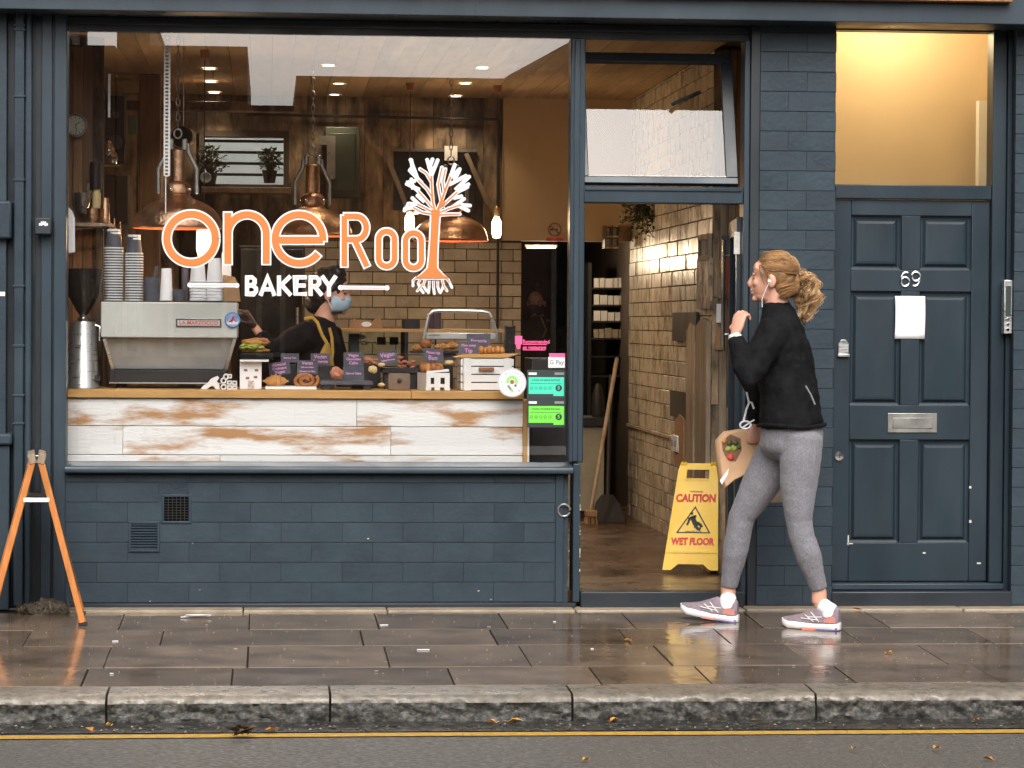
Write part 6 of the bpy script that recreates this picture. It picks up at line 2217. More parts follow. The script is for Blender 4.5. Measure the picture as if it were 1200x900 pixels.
MB().tube([q0 + Vector((0, 0, .06)), q1], .013, 10).build('handle', M['greyboard'], br, smooth=True)
b = MB()
b.rbox(q0 + Vector((0, 0, .05)), (.07, .12, .04))
b.build('brush_head', M['kraft'], br, bevel=.006)
b = MB()
for i in range(60):
    o_ = Vector((R.uniform(-.03, .03), R.uniform(-.055, .055), 0))
    b.tube([q0 + o_ + Vector((0, 0, .035)), q0 + o_ * 1.25 + Vector((0, 0, -.018))], .0035, 4)
b.build('bristles', M['kraft'], br)
q0, q1 = P(713, 586, 4.0), P(716, 440, 4.35)
q0.z = FZ
dp = thing('dustpan', 'black upright dustpan with a long handle standing by the broom', 'dustpan', tuple(q0))
MB().loft([[(q0.x - .10, q0.y - .12, FZ + .003), (q0.x + .10, q0.y - .12, FZ + .003), (q0.x + .10, q0.y + .1, FZ + .003), (q0.x - .10, q0.y + .1, FZ + .003)],
           [(q0.x - .07, q0.y - .02, FZ + .12), (q0.x + .07, q0.y - .02, FZ + .12), (q0.x + .07, q0.y + .1, FZ + .12), (q0.x - .07, q0.y + .1, FZ + .12)],
           [(q0.x - .035, q0.y + .02, FZ + .17), (q0.x + .035, q0.y + .02, FZ + .17), (q0.x + .035, q0.y + .09, FZ + .17), (q0.x - .035, q0.y + .09, FZ + .17)]]).build('pan', M['black'], dp, bevel=.004)
MB().tube([q0 + Vector((0, .05, .15)), q1], .014, 10).build('handle', M['black'], dp, smooth=True)

# ---- wet floor sign
sd = 1.05
sz = .062
q0 = P(812, 667, sd)
dep = None
tq, bq = RC(797, 543, 842, 549, sd + .10), RC(780.5, 661, 845, 668, sd)
ys = thing('wet_floor_sign', 'yellow plastic folding wet floor warning sign standing in the bakery doorway', 'warning sign', ((bq[0] + bq[1]) / 2, sd + .1, bq[2]))
zb0, zt0_ = bq[2], tq[3]
xb0, xb1 = bq[0], bq[1]
xt0, xt1 = tq[0], tq[1]
HS = zt0_ - zb0
yaw = math.radians(-9)
cxs = (xb0 + xb1) / 2


def sp(u, v, off=0.0, back=False):
    "sign panel: u in -1..1 across, v in 0..1 up; off = out of the panel"
    hw_ = ((xb1 - xb0) * (1 - v) + (xt1 - xt0) * v) / 2
    lean = .115
    y_ = (-lean * (1 - v) - off) if not back else (lean * (1 - v) + off)
    x_ = u * hw_
    cxv = cxs + ((xt0 + xt1) / 2 - cxs) * v
    c_, s_ = math.cos(yaw), math.sin(yaw)
    return Vector((cxv + x_ * c_ + y_ * s_ * -1, sd + .115 + x_ * s_ * -1 * -1 + y_ * c_, zb0 + v * HS))


def sp_poly(poly, off0, off1, back=False):
    b_ = MB()
    n_ = len(poly)
    vs = [sp(u, v, off0, back) for u, v in poly] + [sp(u, v, off1, back) for u, v in poly]
    b_.add(vs, [tuple(range(n_)), tuple(range(2 * n_ - 1, n_ - 1, -1))] + [(i, i + n_, (i + 1) % n_ + n_, (i + 1) % n_) for i in range(n_)])
    return b_


def sp_strip(polys, off0, off1, back=False):
    b_ = MB()
    for pl_ in polys:
        t_ = sp_poly(pl_, off0, off1, back)
        b_.add(t_.v, t_.f)
    return b_


for back in (False, True):
    body = [[(-1, 0), (-.70, 0), (-.46, .055), (-.46, .16), (-1, .16)], [(.70, 0), (1, 0), (1, .16), (.46, .16), (.46, .055)], [(-.46, .055), (.46, .055), (.46, .16), (-.46, .16)],
            [(-1, .16), (1, .16), (1, .855), (-1, .855)], [(-1, .855), (-.55, .855), (-.55, .94), (-1, .94)], [(.55, .855), (1, .855), (1, .94), (.55, .94)], [(-1, .94), (1, .94), (.92, 1.0), (-.92, 1.0)]]
    po_ = sp_strip(body, 0, .012, back).build('back_panel' if back else 'front_panel', M['yellowplastic'], ys, bevel=0)
    wd_ = po_.modifiers.new('weld', 'WELD')
    if not back:
        rim = [[(-1, .16), (-.9, .16), (-.9, .855), (-1, .855)], [(.9, .16), (1, .16), (1, .855), (.9, .855)], [(-.9, .16), (.9, .16), (.9, .18), (-.9, .18)], [(-.62, .845), (-.55, .845), (-.55, .945), (-.62, .945)], [(.55, .845), (.62, .845), (.62, .945), (.55, .945)], [(-.55, .845), (.55, .845), (.55, .858), (-.55, .858)]]
        sp_strip(rim, .0122, .017).build('raised_rim', M['yellowplastic'], ys)
b = MB()
for u in (-.8, .72):
    b.tube([sp(u - .05, 1.0, .02), sp(u - .05, 1.0, -.02)], .008, 8)
    b.tube([sp(u + .12, 1.0, .02), sp(u + .12, 1.0, -.02)], .008, 8)
b.build('hinge', M['yellowplastic'], ys, smooth=True)
# printing
Mx = (sp(1, .5) - sp(-1, .5)).normalized()
Mz = (sp(0, 1) - sp(0, 0)).normalized()
My = Mx.cross(Mz)
TM = Matrix((Mx, Mz, -My * -1 if False else Mx.cross(Mz))).transposed()


def sign_text(s, u, v, size, bold, sx=1.0, nm='lettering', mt='inkred'):
    p_ = sp(u, v, .0135)
    return text_mesh(nm, s, size, p_.x, p_.y, p_.z, M[mt], ys, bold=bold, th=.001, m=TM, sx=sx)


sign_text('CAUTION', 0, .67, .056, .0030, .84)
sign_text('WET FLOOR', 0, .265, .050, .0030, .80)
sign_text('multi-purpose', 0, .735, .012, .0002, 1, 'small_print', 'inkdark')
tri = [(0, .60), (-.70, .345), (.70, .345)]
def lerp2(a_, b_, t):
    return (a_[0] + (b_[0] - a_[0]) * t, a_[1] + (b_[1] - a_[1]) * t)
cen = (0, .43)
inn = [lerp2(p_, cen, .13) for p_ in tri]
tb = MB()
for i in range(3):
    j = (i + 1) % 3
    t_ = sp_poly([tri[i], tri[j], inn[j], inn[i]], .0123, .0132)
    tb.add(t_.v, t_.f)
tb.build('warning_triangle', M['inkdark'], ys)
# slipping figure
fg = MB()
def limb(p_, q_, w_):
    d_ = (Vector(q_) - Vector(p_))
    nn_ = Vector((-d_.y * .5, d_.x * 2)).normalized() if d_.length else Vector((0, 1))
    a_ = Vector((d_.x * .13, d_.y * .55))
    nx_ = Vector((-a_.y, a_.x)).normalized() * w_
    nx_ = Vector((nx_.x / .13, nx_.y / .55))
    t_ = sp_poly([tuple(Vector(p_) - nx_), tuple(Vector(q_) - nx_), tuple(Vector(q_) + nx_), tuple(Vector(p_) + nx_)], .0123, .0133)
    fg.add(t_.v, t_.f)
limb((-.10, .50), (.06, .43), .013)
limb((.06, .43), (.24, .435), .010)
limb((.24, .435), (.33, .40), .008)
limb((.06, .43), (.10, .395), .010)
limb((.10, .395), (.28, .378), .008)
limb((-.08, .495), (-.25, .475), .007)
limb((-.08, .495), (.08, .505), .007)
limb((-.2, .475), (-.28, .42), .006)
hp_ = sp(-.13, .53, .0128)
fg.ball(hp_, .009, 1)
fg.build('slipping_figure', M['inkdark'], ys)
sign_text('CUIDADO PISO MOJADO', 0, .362, .008, 0, 1, 'small_print', 'inkdark')

# ================================================================== A-FRAME PAVEMENT SIGN (edge-on)
def GP(px, py):
    v_ = G(px, py)
    return v_
foot = GP(97, 733)
ap = P(43.5, 534, foot.y + .02)
af = thing('a_frame_sign', 'orange wooden folding A-frame pavement sign seen edge-on at the left', 'pavement sign', (ap.x, foot.y + .25, pave_z(foot.y)))
spread = foot.x - ap.x
for side in (1, -1):
    for k, yy in enumerate((foot.y, foot.y + .42)):
        sx_ = ap.x / 13.5 * (yy - foot.y)
        ft = Vector((ap.x + sx_ + side * spread, yy, pave_z(yy) + .002))
        tp = Vector((ap.x + sx_ + side * .018, yy, ap.z - .02))
        MB().beam(ft + Vector((0, 0, .012)), tp, .032, .030, (1, 0, 0)).build('leg', M['orangewood'], af, bevel=.003)
        MB().rbox(ft + Vector((0, 0, .005)), (.04, .034, .012)).build('rubber_foot', M['black'], af)
    sx_ = ap.x / 13.5 * .21
    ft = Vector((ap.x + sx_ + side * spread, foot.y + .21, pave_z(foot.y) + .002))
    tp = Vector((ap.x + sx_ + side * .018, foot.y + .21, ap.z - .02))
    p0, p1 = ft.lerp(tp, .16), ft.lerp(tp, .96)
    MB().beam(p0, p1, .372, .008, (side, 0, .35)).build('board', M['blackgloss'], af)
    MB().rbox(Vector((ap.x + sx_ + side * .022, foot.y + .21, ap.z - .015)), (.034, .46, .045), rotm(0, side * .28, -ap.x / 13.5 * -1 * -1)).build('hinge_rail', M['greyboard'], af, bevel=.003)
zb_ = P(43, 585, foot.y).z
k_ = (ap.z - zb_) / (ap.z - pave_z(foot.y)) * spread
for yy in (foot.y - .004, foot.y + .424):
    sx_ = ap.x / 13.5 * (yy - foot.y)
    MB().box(ap.x + sx_ - k_ - .005, ap.x + sx_ + k_ + .005, yy - .019, yy - .014, zb_ - .012, zb_ + .008).build('spreader', M['white'], af, bevel=.001)
MB().rbox((ap.x, foot.y - .004, ap.z - .012), (.02, .01, .03)).build('hinge', M['chrome'], af, bevel=.002)

# ================================================================== PEOPLE
def chain(mb, pts, ref=(0, 1, 0), n=16, cap0=.6, cap1=.6):
    """closed tapering tube; pts = (point, ra, rb) with ra along ref and rb across"""
    ps = [Vector(p[0]) for p in pts]
    ref = Vector(ref)
    rings = []
    m_ = len(pts)
    for i in range(m_):
        t = (ps[min(i + 1, m_ - 1)] - ps[max(i - 1, 0)]).normalized()
        s = ref - t * ref.dot(t)
        s = s.normalized() if s.length > 1e-5 else t.orthogonal().normalized()
        u = t.cross(s)
        ra, rb = pts[i][1], pts[i][2] if len(pts[i]) > 2 else pts[i][1]
        ring = [(math.cos(2 * PI * k / n), math.sin(2 * PI * k / n)) for k in range(n)]
        if i == 0 and cap0:
            for f_, s_ in ((1.0, .15), (.8, .6), (.35, .9)):
                rings.insert(0, [ps[0] - t * cap0 * ra * f_ + (s * a_ * ra + u * b_ * rb) * s_ for a_, b_ in ring]) if 0 else None
            for f_, s_ in ((1.0, .2), (.75, .65), (.35, .92)):
                rings.append([ps[0] - t * cap0 * min(ra, rb) * f_ + (s * a_ * ra + u * b_ * rb) * s_ for a_, b_ in ring])
        rings.append([ps[i] + s * a_ * ra + u * b_ * rb for a_, b_ in ring])
        if i == m_ - 1 and cap1:
            for f_, s_ in ((.35, .92), (.75, .65), (1.0, .2)):
                rings.append([ps[i] + t * cap1 * min(ra, rb) * f_ + (s * a_ * ra + u * b_ * rb) * s_ for a_, b_ in ring])
    mb.loft(rings)
    return mb


def organic(name, mb, mat, parent, voxel=.006, smooth=4, disp=0.0, dscale=.08, dtype='CLOUDS'):
    ob = mb.build(name, mat, parent)
    r_ = ob.modifiers.new('remesh', 'REMESH')
    r_.mode = 'VOXEL'
    r_.voxel_size = voxel
    r_.use_smooth_shade = True
    if smooth:
        s_ = ob.modifiers.new('smooth', 'SMOOTH')
        s_.iterations = smooth
        s_.factor = .5
    if disp:
        tx = bpy.data.textures.new(name + '_folds', dtype)
        tx.noise_scale = dscale
        d_ = ob.modifiers.new('folds', 'DISPLACE')
        d_.texture = tx
        d_.strength = disp
        d_.mid_level = .5
        d_.texture_coords = 'LOCAL'
    dg = bpy.context.evaluated_depsgraph_get()
    me = bpy.data.meshes.new_from_object(ob.evaluated_get(dg))
    old = ob.data
    ob.modifiers.clear()
    ob.data = me
    bpy.data.meshes.remove(old)
    me.materials.clear()
    me.materials.append(mat)
    me.shade_smooth()
    return ob


def hand(mb, w, d, n, curl=(.5, .7, .6), L=.19, side=1, thumb=(.5, .6)):
    """palm + four fingers + thumb; w wrist, d finger direction, n palm normal (fingers curl to n)"""
    d, n = Vector(d).normalized(), Vector(n)
    n = (n - d * n.dot(d)).normalized()
    s = d.cross(n) * side
    k_ = L / .19
    chain(mb, [(w, .026 * k_, .019 * k_), (w + d * .035 * k_, .036 * k_, .017 * k_), (w + d * .075 * k_, .041 * k_, .015 * k_), (w + d * .098 * k_, .038 * k_, .011 * k_)], s, 12)
    for i, (off, ln, r) in enumerate(((.030, .072, .0088), (.010, .080, .0092), (-.011, .075, .0088), (-.030, .060, .0076))):
        p_ = w + d * (.088 - abs(off) * .12) * k_ + s * off * k_
        dirn = d.copy()
        pts = [(p_, r * k_)]
        for j, fr_ in enumerate((.45, .30, .25)):
            ang_ = curl[j] * (1 + .12 * i)
            dirn = (dirn * math.cos(ang_) + n * math.sin(ang_)).normalized() if j == 0 else None or dirn
            if j > 0:
                # rotate within the d-n plane
                ax = s * -1 * side
                q_ = Matrix.Rotation(ang_, 3, d.cross(n))
                dirn = (q_ @ dirn).normalized()
            p_ = p_ + dirn * ln * fr_ * k_
            pts.append((p_, r * k_ * (1 - .1 * (j + 1))))
        chain(mb, [(a_, r_, r_) for a_, r_ in pts], s, 8)
    tp = w + d * .03 * k_ + s * .030 * k_
    t1 = tp + (d * thumb[0] + s * .55 + n * thumb[1]).normalized() * .042 * k_
    t2 = t1 + (d * .8 + n * thumb[1] + s * .1).normalized() * .034 * k_
    t3 = t2 + (d * .8 + n * thumb[1] * 1.2 - s * .2).normalized() * .024 * k_
    chain(mb, [(tp, .015 * k_, .015 * k_), (t1, .0115 * k_, .0115 * k_), (t2, .010 * k_, .010 * k_), (t3, .0085 * k_, .0085 * k_)], n, 8)


def head(mb, c, f, up, k_=1.0, neck_to=None, jaw=1.0):
    """head about skull centre c, facing f; returns local frame"""
    f = Vector(f).normalized()
    up = Vector(up)
    up = (up - f * up.dot(f)).normalized()
    l = up.cross(f)
    def at_(a_, b_, h_):
        return c + f * a_ * k_ + l * b_ * k_ + up * h_ * k_

    def ell(p_, ra, rb, rh, sub=3):
        b_ = MB().ball((0, 0, 0), 1.0, sub)
        for v_ in b_.v:
            mb_v.append(p_ + f * v_.x * ra * k_ + l * v_.y * rb * k_ + up * v_.z * rh * k_)
        o_ = len(mb.v)
        mb.add([p_ + f * v_.x * ra * k_ + l * v_.y * rb * k_ + up * v_.z * rh * k_ for v_ in b_.v], b_.f)
    mb_v = []
    ell(at_(-.012, 0, .028), .097, .076, .088)          # cranium
    ell(at_(.030, 0, -.030), .062, .060, .080)          # face block
    ell(at_(.034, 0, -.078), .045, .046, .036)          # jaw
    ell(at_(.072, 0, -.098), .018, .022, .016, 2)       # chin
    ell(at_(.078, 0, .012), .014, .050, .014, 2)        # brow
    ell(at_(.068, 0, .040), .022, .052, .03, 2)         # forehead
    for s_ in (-1, 1):
        ell(at_(.066, s_ * .034, -.028), .020, .022, .020, 2)   # cheek
        ell(at_(-.006, s_ * .074, -.014), .022, .010, .034, 2)  # ear
    # nose
    chain(mb, [(at_(.083, 0, .006), .009 * k_, .010 * k_), (at_(.094, 0, -.012), .010 * k_, .012 * k_), (at_(.101, 0, -.029), .012 * k_, .014 * k_), (at_(.094, 0, -.041), .010 * k_, .015 * k_)], l, 10)
    ell(at_(.086, 0, -.060), .013, .022, .008, 2)       # upper lip
    ell(at_(.083, 0, -.073), .013, .020, .008, 2)       # lower lip
    if neck_to is not None:
        nb_ = Vector(neck_to)
        chain(mb, [(at_(-.022, 0, -.05), .052 * k_, .054 * k_), (at_(-.024, 0, -.10), .052 * k_, .055 * k_), (nb_, .060 * k_, .068 * k_)], f, 16)
    return at_, f, l, up


hair_m = pm('fair_curly_hair', (.30, .16, .065), .42, c2=(.11, .055, .025), scale=26, stretch=(1, 1, .4), bump=.25, bscale=80, rvar=.1)
hair_l = pm('pale_blond_curls', (.76, .53, .29), .4, c2=(.42, .24, .10), scale=18, stretch=(1, 1, .5))  # palest of three hair tones dealt out lock by lock
heather = pm('grey_marl_leggings', (.235, .23, .25), .85, c2=(.125, .122, .138), scale=130, detail=5, stretch=(1, 1, .8), bump=.25, bscale=160, sheen=.15)
fleece = pm('black_fleece', (.0085, .0085, .0095), .85, var=.35, scale=30, bump=.3, bscale=150, spec=.12)
shoe_m = pm('mauve_mesh_shoe', (.27, .205, .235), .75, c2=(.18, .135, .16), scale=70, bump=.4, bscale=200)
sole_m = pm('white_foam_sole', (.78, .76, .74), .6, var=.05)
purple_m = pm('violet_sole', (.16, .12, .32), .5)
coral_m = pm('coral_panel', (.62, .24, .20), .6)

# ---------------------------------------------------------------- woman on the pavement
def J(px, py, s):
    return P(px, py, -s)


fx_, fy_ = -math.cos(math.radians(17)), math.sin(math.radians(17))
FW = Vector((fx_, fy_, 0))
LW = Vector((-fy_, fx_, 0)) * 1.0            # her left, towards the camera
if LW.y > 0:
    LW = -LW
wgz = pave_z(-.7)
pel = J(929, 508, .70)
wo_ = thing('woman', 'woman with curly blond ponytail, black jacket and grey leggings, hand raised to her mouth', 'person', (pel.x, pel.y, wgz))
wo_.name = 'person'
sk = MB()
hc = J(905.5, 325.5, .70)
hf = (FW + Vector((0, .0, .05))).normalized()
at_, hf, hl, hu = head(sk, hc, hf, (0, 0, 1), 1.05, J(914, 372, .70))
shL, shR = J(907, 388, .83), J(913, 386, .55)
elL, wrL = J(876, 444, .90), J(861.5, 395, .86)
elR, wrR = J(886, 442, .47), J(884, 497, .46)
spine = [J(929, 508, .70), J(925, 460, .70), J(919, 415, .70), J(915, 380, .70)]
chain(sk, [(spine[0], .14, .115), (spine[1], .12, .10), (spine[2], .14, .105), (spine[3] - Vector((0, 0, .02)), .12, .075)], LW)
chain(sk, [(shL, .042, .042), (elL, .036, .036), (wrL, .026, .022)], LW)
chain(sk, [(shR, .042, .042), (elR, .036, .036), (wrR, .026, .022)], LW)
hL, kL, aL = J(937, 518, .80), J(936.5, 612, .82), J(960, 694, .815)
hR, kR, aR = J(918, 518, .60), J(869, 607, .55), J(853.5, 690, .50)
for hp_, kn, an in ((hL, kL, aL), (hR, kR, aR)):
    chain(sk, [(hp_, .075, .075), (hp_.lerp(kn, .5), .062, .062), (kn, .048, .048), (kn.lerp(an, .3), .046, .046), (kn.lerp(an, .75), .034, .033), (an, .036, .031), (an - Vector((0, 0, .045)), .037, .032)], FW)
    chain(sk, [(an - Vector((0, 0, .05)), .030, .028), (an - Vector((0, 0, .070)), .026, .024)], LW)
hd_ = (J(863.5, 372, .85) - wrL).normalized()
hand(sk, wrL + hd_ * .01, hd_ + Vector((.15, 0, 0)), Vector((.75, .55, 0)), (.55, .85, .7), .195, 1)
hand(sk, wrR, Vector((0, 0, -1)), Vector((-.3, 1, 0)), (.9, 1.1, .8), .175, 1)
organic('body', sk, M['skin'], wo_, .0042, 5)
# eyes, brow, mouth
b = MB()
for s_ in (-1, 1):
    b.ball(at_(.072, s_ * .031, -.004), (.008, .008, .005), 2)
b.build('eye', M['white'], wo_, smooth=True)
b = MB()
for s_ in (-1, 1):
    b.ball(at_(.080, s_ * .033, -.003), (.007, .007, .006), 1)
    chain(b, [(at_(.084, s_ * .016, .016), .004, .003), (at_(.082, s_ * .036, .021), .004, .003), (at_(.070, s_ * .050, .016), .003, .003)], (0, 0, 1), 6)
b.build('eyebrow', M['inkbrown'], wo_, smooth=True)
MB().ball(at_(.090, 0, -.0665), (.010, .018, .004), 2).build('lips', pm('lip_pink', (.45, .13, .11), .4), wo_, smooth=True)
# earphone with its wire
b = MB().ball(at_(.004, .079, -.018), .009, 2)
b.tube([at_(.006, .082, -.026), at_(.020, .078, -.06), at_(.034, .07, -.10), at_(.03, .075, -.135)], .0018, 5)
b.build('earphone', M['white'], wo_, smooth=True)
# jacket
jk_ = MB()
hem = J(927.5, 499, .70)
chain(jk_, [(hem, .185, .152), (J(926.5, 487, .70), .184, .150), (J(924, 460, .70), .170, .140), (J(920, 430, .70), .172, .135), (J(917, 405, .70), .182, .128), (J(914, 386, .70), .165, .108), (J(912.5, 372, .70), .105, .086), (J(910, 360, .70), .070, .070), (J(908.5, 354, .70), .064, .066)], LW, 28, .05, .15)
chain(jk_, [(shL + Vector((.006, 0, .012)), .078, .082), (shL.lerp(elL, .35), .072, .074), (shL.lerp(elL, .75), .063, .064), (elL, .060, .060), (elL.lerp(wrL, .3), .058, .056), (elL.lerp(wrL, .8), .049, .044), (wrL - (wrL - elL).normalized() * .005, .043, .038)], LW, 18, .5, .1)
chain(jk_, [(shR + Vector((0, 0, .01)), .075, .08), (shR.lerp(elR, .5), .066, .066), (elR, .058, .058), (elR.lerp(wrR, .5), .050, .050), (wrR - Vector((0, 0, .0)), .042, .04)], LW, 16, .5, .1)
jo = organic('jacket', jk_, fleece, wo_, .0065, 4, .030, .11)
# white shirt cuff
d_ = (wrL - elL).normalized()
b = MB()
chain(b, [(wrL - d_ * .012, .036, .033), (wrL + d_ * .014, .034, .031)], LW, 14, .1, .1)
organic('shirt_cuff', b, M['white'], wo_, .005, 2)
b = MB()
rgn = []
for a_ in range(29):
    t = 2 * PI * a_ / 28
    rgn.append(hem + LW * math.cos(t) * .192 + FW * math.sin(t) * .158 + Vector((0, 0, .004 * math.sin(3 * t) + .004)))
b.tube(rgn, .010, 8)
b.build('jacket_hem', fleece, wo_, smooth=True)
b = MB()
s0_ = J(917, 352, .83)
b.tube([J(944, 452, .89), J(950, 462, .89), J(955, 474, .885)], .004, 6)
b.build('pocket_zip', M['inkgrey'], wo_, smooth=True)
# leggings
lgm = MB()
chain(lgm, [(J(927, 490, .70), .158, .135), (J(928, 506, .70), .168, .150), (J(927, 524, .70), .160, .150)], LW, 24, .3, .5)
chain(lgm, [(J(940, 514, .80), .100, .095), (J(938, 540, .81), .098, .092), (J(935.5, 572, .81), .088, .080), (J(936, 600, .82), .070, .066), (kL, .063, .060), (J(940, 630, .83), .060, .055), (J(948, 652, .84), .062, .050), (J(954.5, 674, .83), .047, .042), (J(959.5, 690, .818), .042, .038)], FW, 18, .5, .1)
chain(lgm, [(J(922, 514, .61), .108, .098), (J(907, 540, .60), .106, .092), (J(890, 570, .58), .090, .082), (J(875, 596, .56), .070, .068), (kR, .064, .062), (J(865, 628, .545), .062, .058), (J(861.5, 648, .54), .060, .052), (J(857, 672, .52), .046, .042), (J(854, 687, .505), .041, .038)], FW, 18, .5, .1)
organic('leggings', lgm, heather, wo_, .006, 6, .006, .05)
# socks and shoes
def shoe(an, toe_px, heel_px, s, lift, roll):
    toe, heel = G(*toe_px), G(*heel_px)
    d_ = Vector((toe.x - heel.x, toe.y - heel.y, 0))
    L_ = d_.length
    d_.normalize()
    sd_ = Vector((-d_.y, d_.x, 0))
    z0 = (toe.z + heel.z) / 2
    b0 = Vector((heel.x, heel.y, z0))
    def q_(u, w_, h_):
        # heel kick-up at the back of the stride
        return b0 + d_ * u * L_ + sd_ * w_ + Vector((0, 0, h_ + lift * (1 - u) ** 2 + (.012 if u > .9 else 0) * (u - .9) / .1 + roll * max(0, u) ** 1.3))
    prof = [(-.02, .020, .0), (.04, .034, .0), (.18, .038, .0), (.42, .036, .0), (.68, .047, .0), (.86, .043, .0), (.97, .026, .004), (1.0, .012, .010)]
    so_ = MB()
    so_.loft([[q_(u, w_, .004 + e_), q_(u, w_ * .9, -.0 + e_), q_(u, -w_ * .9, e_), q_(u, -w_, .004 + e_), q_(u, -w_ * 1.06, .024 + e_ * .5), q_(u, -w_ * .9, .034), q_(u, w_ * .9, .034), q_(u, w_ * 1.06, .024 + e_ * .5)] for u, w_, e_ in prof])
    so_.build('shoe_sole', sole_m, wo_, smooth=True, angle=60)
    b_ = MB()
    b_.loft([[q_(u, w_, -.003), q_(u, -w_, -.003), q_(u, -w_ * 1.02, .010), q_(u, w_ * 1.02, .010)] for u, w_ in ((0.0, .030), (.2, .037), (.36, .034))])
    b_.build('heel_sole', purple_m, wo_)
    b_ = MB()
    b_.loft([[q_(u, w_, -.002), q_(u, -w_, -.002), q_(u, -w_ * 1.02, .007), q_(u, w_ * 1.02, .007)] for u, w_ in ((.37, .036), (.5, .040), (.6, .043))])
    b_.build('mid_sole', coral_m, wo_)
    up_ = MB()
    secs = [(-.01, .026, .100), (.05, .037, .112), (.15, .041, .104), (.26, .041, .104), (.36, .041, .112), (.50, .042, .092), (.66, .046, .072), (.82, .043, .060), (.93, .032, .050), (.985, .016, .040)]
    up_.loft([[q_(u, w_ * math.cos(t) * (1.0 if math.sin(t) < .3 else 1 - .25 * math.sin(t)), .028 + max(-.004, math.sin(t)) * (h_ - .028)) for t in [2 * PI * k / 14 for k in range(14)]] for u, w_, h_ in secs])
    organic('shoe_upper', up_, shoe_m, wo_, .0045, 3)
    b_ = MB()
    b_.loft([[q_(u, -w_ - .0015, h0), q_(u, -w_ - .0025, h1)] for u, w_, h0, h1 in ((.02, .034, .034, .060), (.12, .037, .034, .066), (.22, .0378, .034, .05))], cap=False, close=False)
    b_.loft([[q_(u, w_ + .0015, h0), q_(u, w_ + .0025, h1)] for u, w_, h0, h1 in ((.02, .034, .034, .060), (.12, .037, .034, .066), (.22, .0378, .034, .05))], cap=False, close=False)
    o_ = b_.build('heel_counter', coral_m, wo_)
    b_ = MB()
    for s_ in (-1, 1):
        for u0, u1, h0, h1 in ((.30, .46, .038, .080), (.40, .56, .038, .068), (.34, .62, .046, .052), (.26, .50, .060, .058)):
            pts_ = []
            for t in (0, .5, 1):
                u = u0 + (u1 - u0) * t
                pts_.append(q_(u, s_ * (.0405 + .004 * max(0, (u - .4)) * 4 - .012 * max(0, (h0 + (h1 - h0) * t) - .045) / .03), h0 + (h1 - h0) * t))
            b_.tube(pts_, .0022, 5)
    b_.build('shoe_stripe', sole_m, wo_)
    b_ = MB()
    for i in range(5):
        u = .40 + .055 * i
        h_ = .088 - (u - .36) * .16
        b_.tube([q_(u, -.018, h_ - .003), q_(u + .012, 0, h_ + .003), q_(u, .018, h_ - .003)], .003, 6)
    b_.build('lace', sole_m, wo_, smooth=True)
    b_ = MB()
    ank = q_(.17, 0, .088)
    chain(b_, [(ank - Vector((0, 0, .03)), .044, .036), (ank + Vector((0, 0, .004)), .042, .035), (Vector((an.x, an.y, 0)).lerp(Vector((ank.x, ank.y, 0)), .3) + Vector((0, 0, ank.z + .022)), .040, .036)], d_, 14, .1, .05)
    organic('sock', b_, M['white'], wo_, .005, 2)


shoe(aR, (798, 725.5), (864, 729), .5, 0.0, .034)
shoe(aL, (917, 735), (983, 739.5), .87, 0.004, .004)
# hair: cap, drawn-back strands, curly ponytail
hcap = MB()
b_ = MB().ball((0, 0, 0), 1.0, 3)
cc = at_(-.028, 0, .038)
hcap.add([cc + hf * v_.x * .094 + hl * v_.y * .083 + hu * v_.z * .089 for v_ in b_.v], b_.f)
b_ = MB().ball((0, 0, 0), 1.0, 3)
cc2 = at_(-.058, 0, -.005)
hcap.add([cc2 + hf * v_.x * .060 + hl * v_.y * .068 + hu * v_.z * .070 for v_ in b_.v], b_.f)
for ca_, cb_, ch_, ra_, rb_, rh_ in ((-.052, 0, -.045, .052, .058, .055), (-.025, .066, .012, .05, .015, .04), (-.025, -.066, .012, .05, .015, .04), (-.045, .046, -.03, .035, .022, .045)):
    b_ = MB().ball((0, 0, 0), 1.0, 3)
    p_ = at_(ca_, cb_, ch_)
    hcap.add([p_ + hf * v_.x * ra_ + hl * v_.y * rb_ + hu * v_.z * rh_ for v_ in b_.v], b_.f)
organic('hair', hcap, hair_m, wo_, .005, 3, .008, .03)
tail0 = at_(-.115, .01, .020)
b = MB()
rr = random.Random(5)
for i in range(620):
    u, w_ = rr.uniform(-1, 1), rr.uniform(-.15, 1)
    st_ = Vector((rr.uniform(.015, .050), u * .078, .035 + .085 * math.sqrt(max(0, 1 - u * u)) * rr.uniform(.3, 1.0)))
    pts_ = []
    for k in range(6):
        t = k / 5
        a_ = st_.x * (1 - t) + (-.115) * t
        bb = st_.y * (1 - t) + .01 * t
        hh = st_.z * (1 - t) + .020 * t
        v_ = Vector((a_ + .022, bb, hh - .030))
        e_ = math.sqrt((v_.x / .102) ** 2 + (v_.y / .086) ** 2 + (v_.z / .096) ** 2)
        if e_ < 1.0 and k < 5:
            v_ = v_ / max(e_, .3)
        pts_.append(at_(v_.x - .022, v_.y, v_.z + .030))
    k2 = rr.uniform(.3, .62)
    b.tube(pts_, [q_ * k2 for q_ in (.0028, .0036, .0036, .0034, .003, .003)], 4)
for i in range(620):
    u = rr.uniform(-1, 1)
    p0 = at_(-.035 - .045 * rr.random(), u * .078, -.035 - .055 * rr.random())
    p2 = tail0 + hu * rr.uniform(-.02, .01) + hl * u * .015
    pm_ = p0.lerp(p2, .5) + hf * -.032 + hl * u * rr.uniform(.018, .034)
    b.tube([p0, p0.lerp(pm_, .6) + hf * -.012 + hl * u * .008, pm_, p2], [.0012, .0018, .0018, .0016], 4)
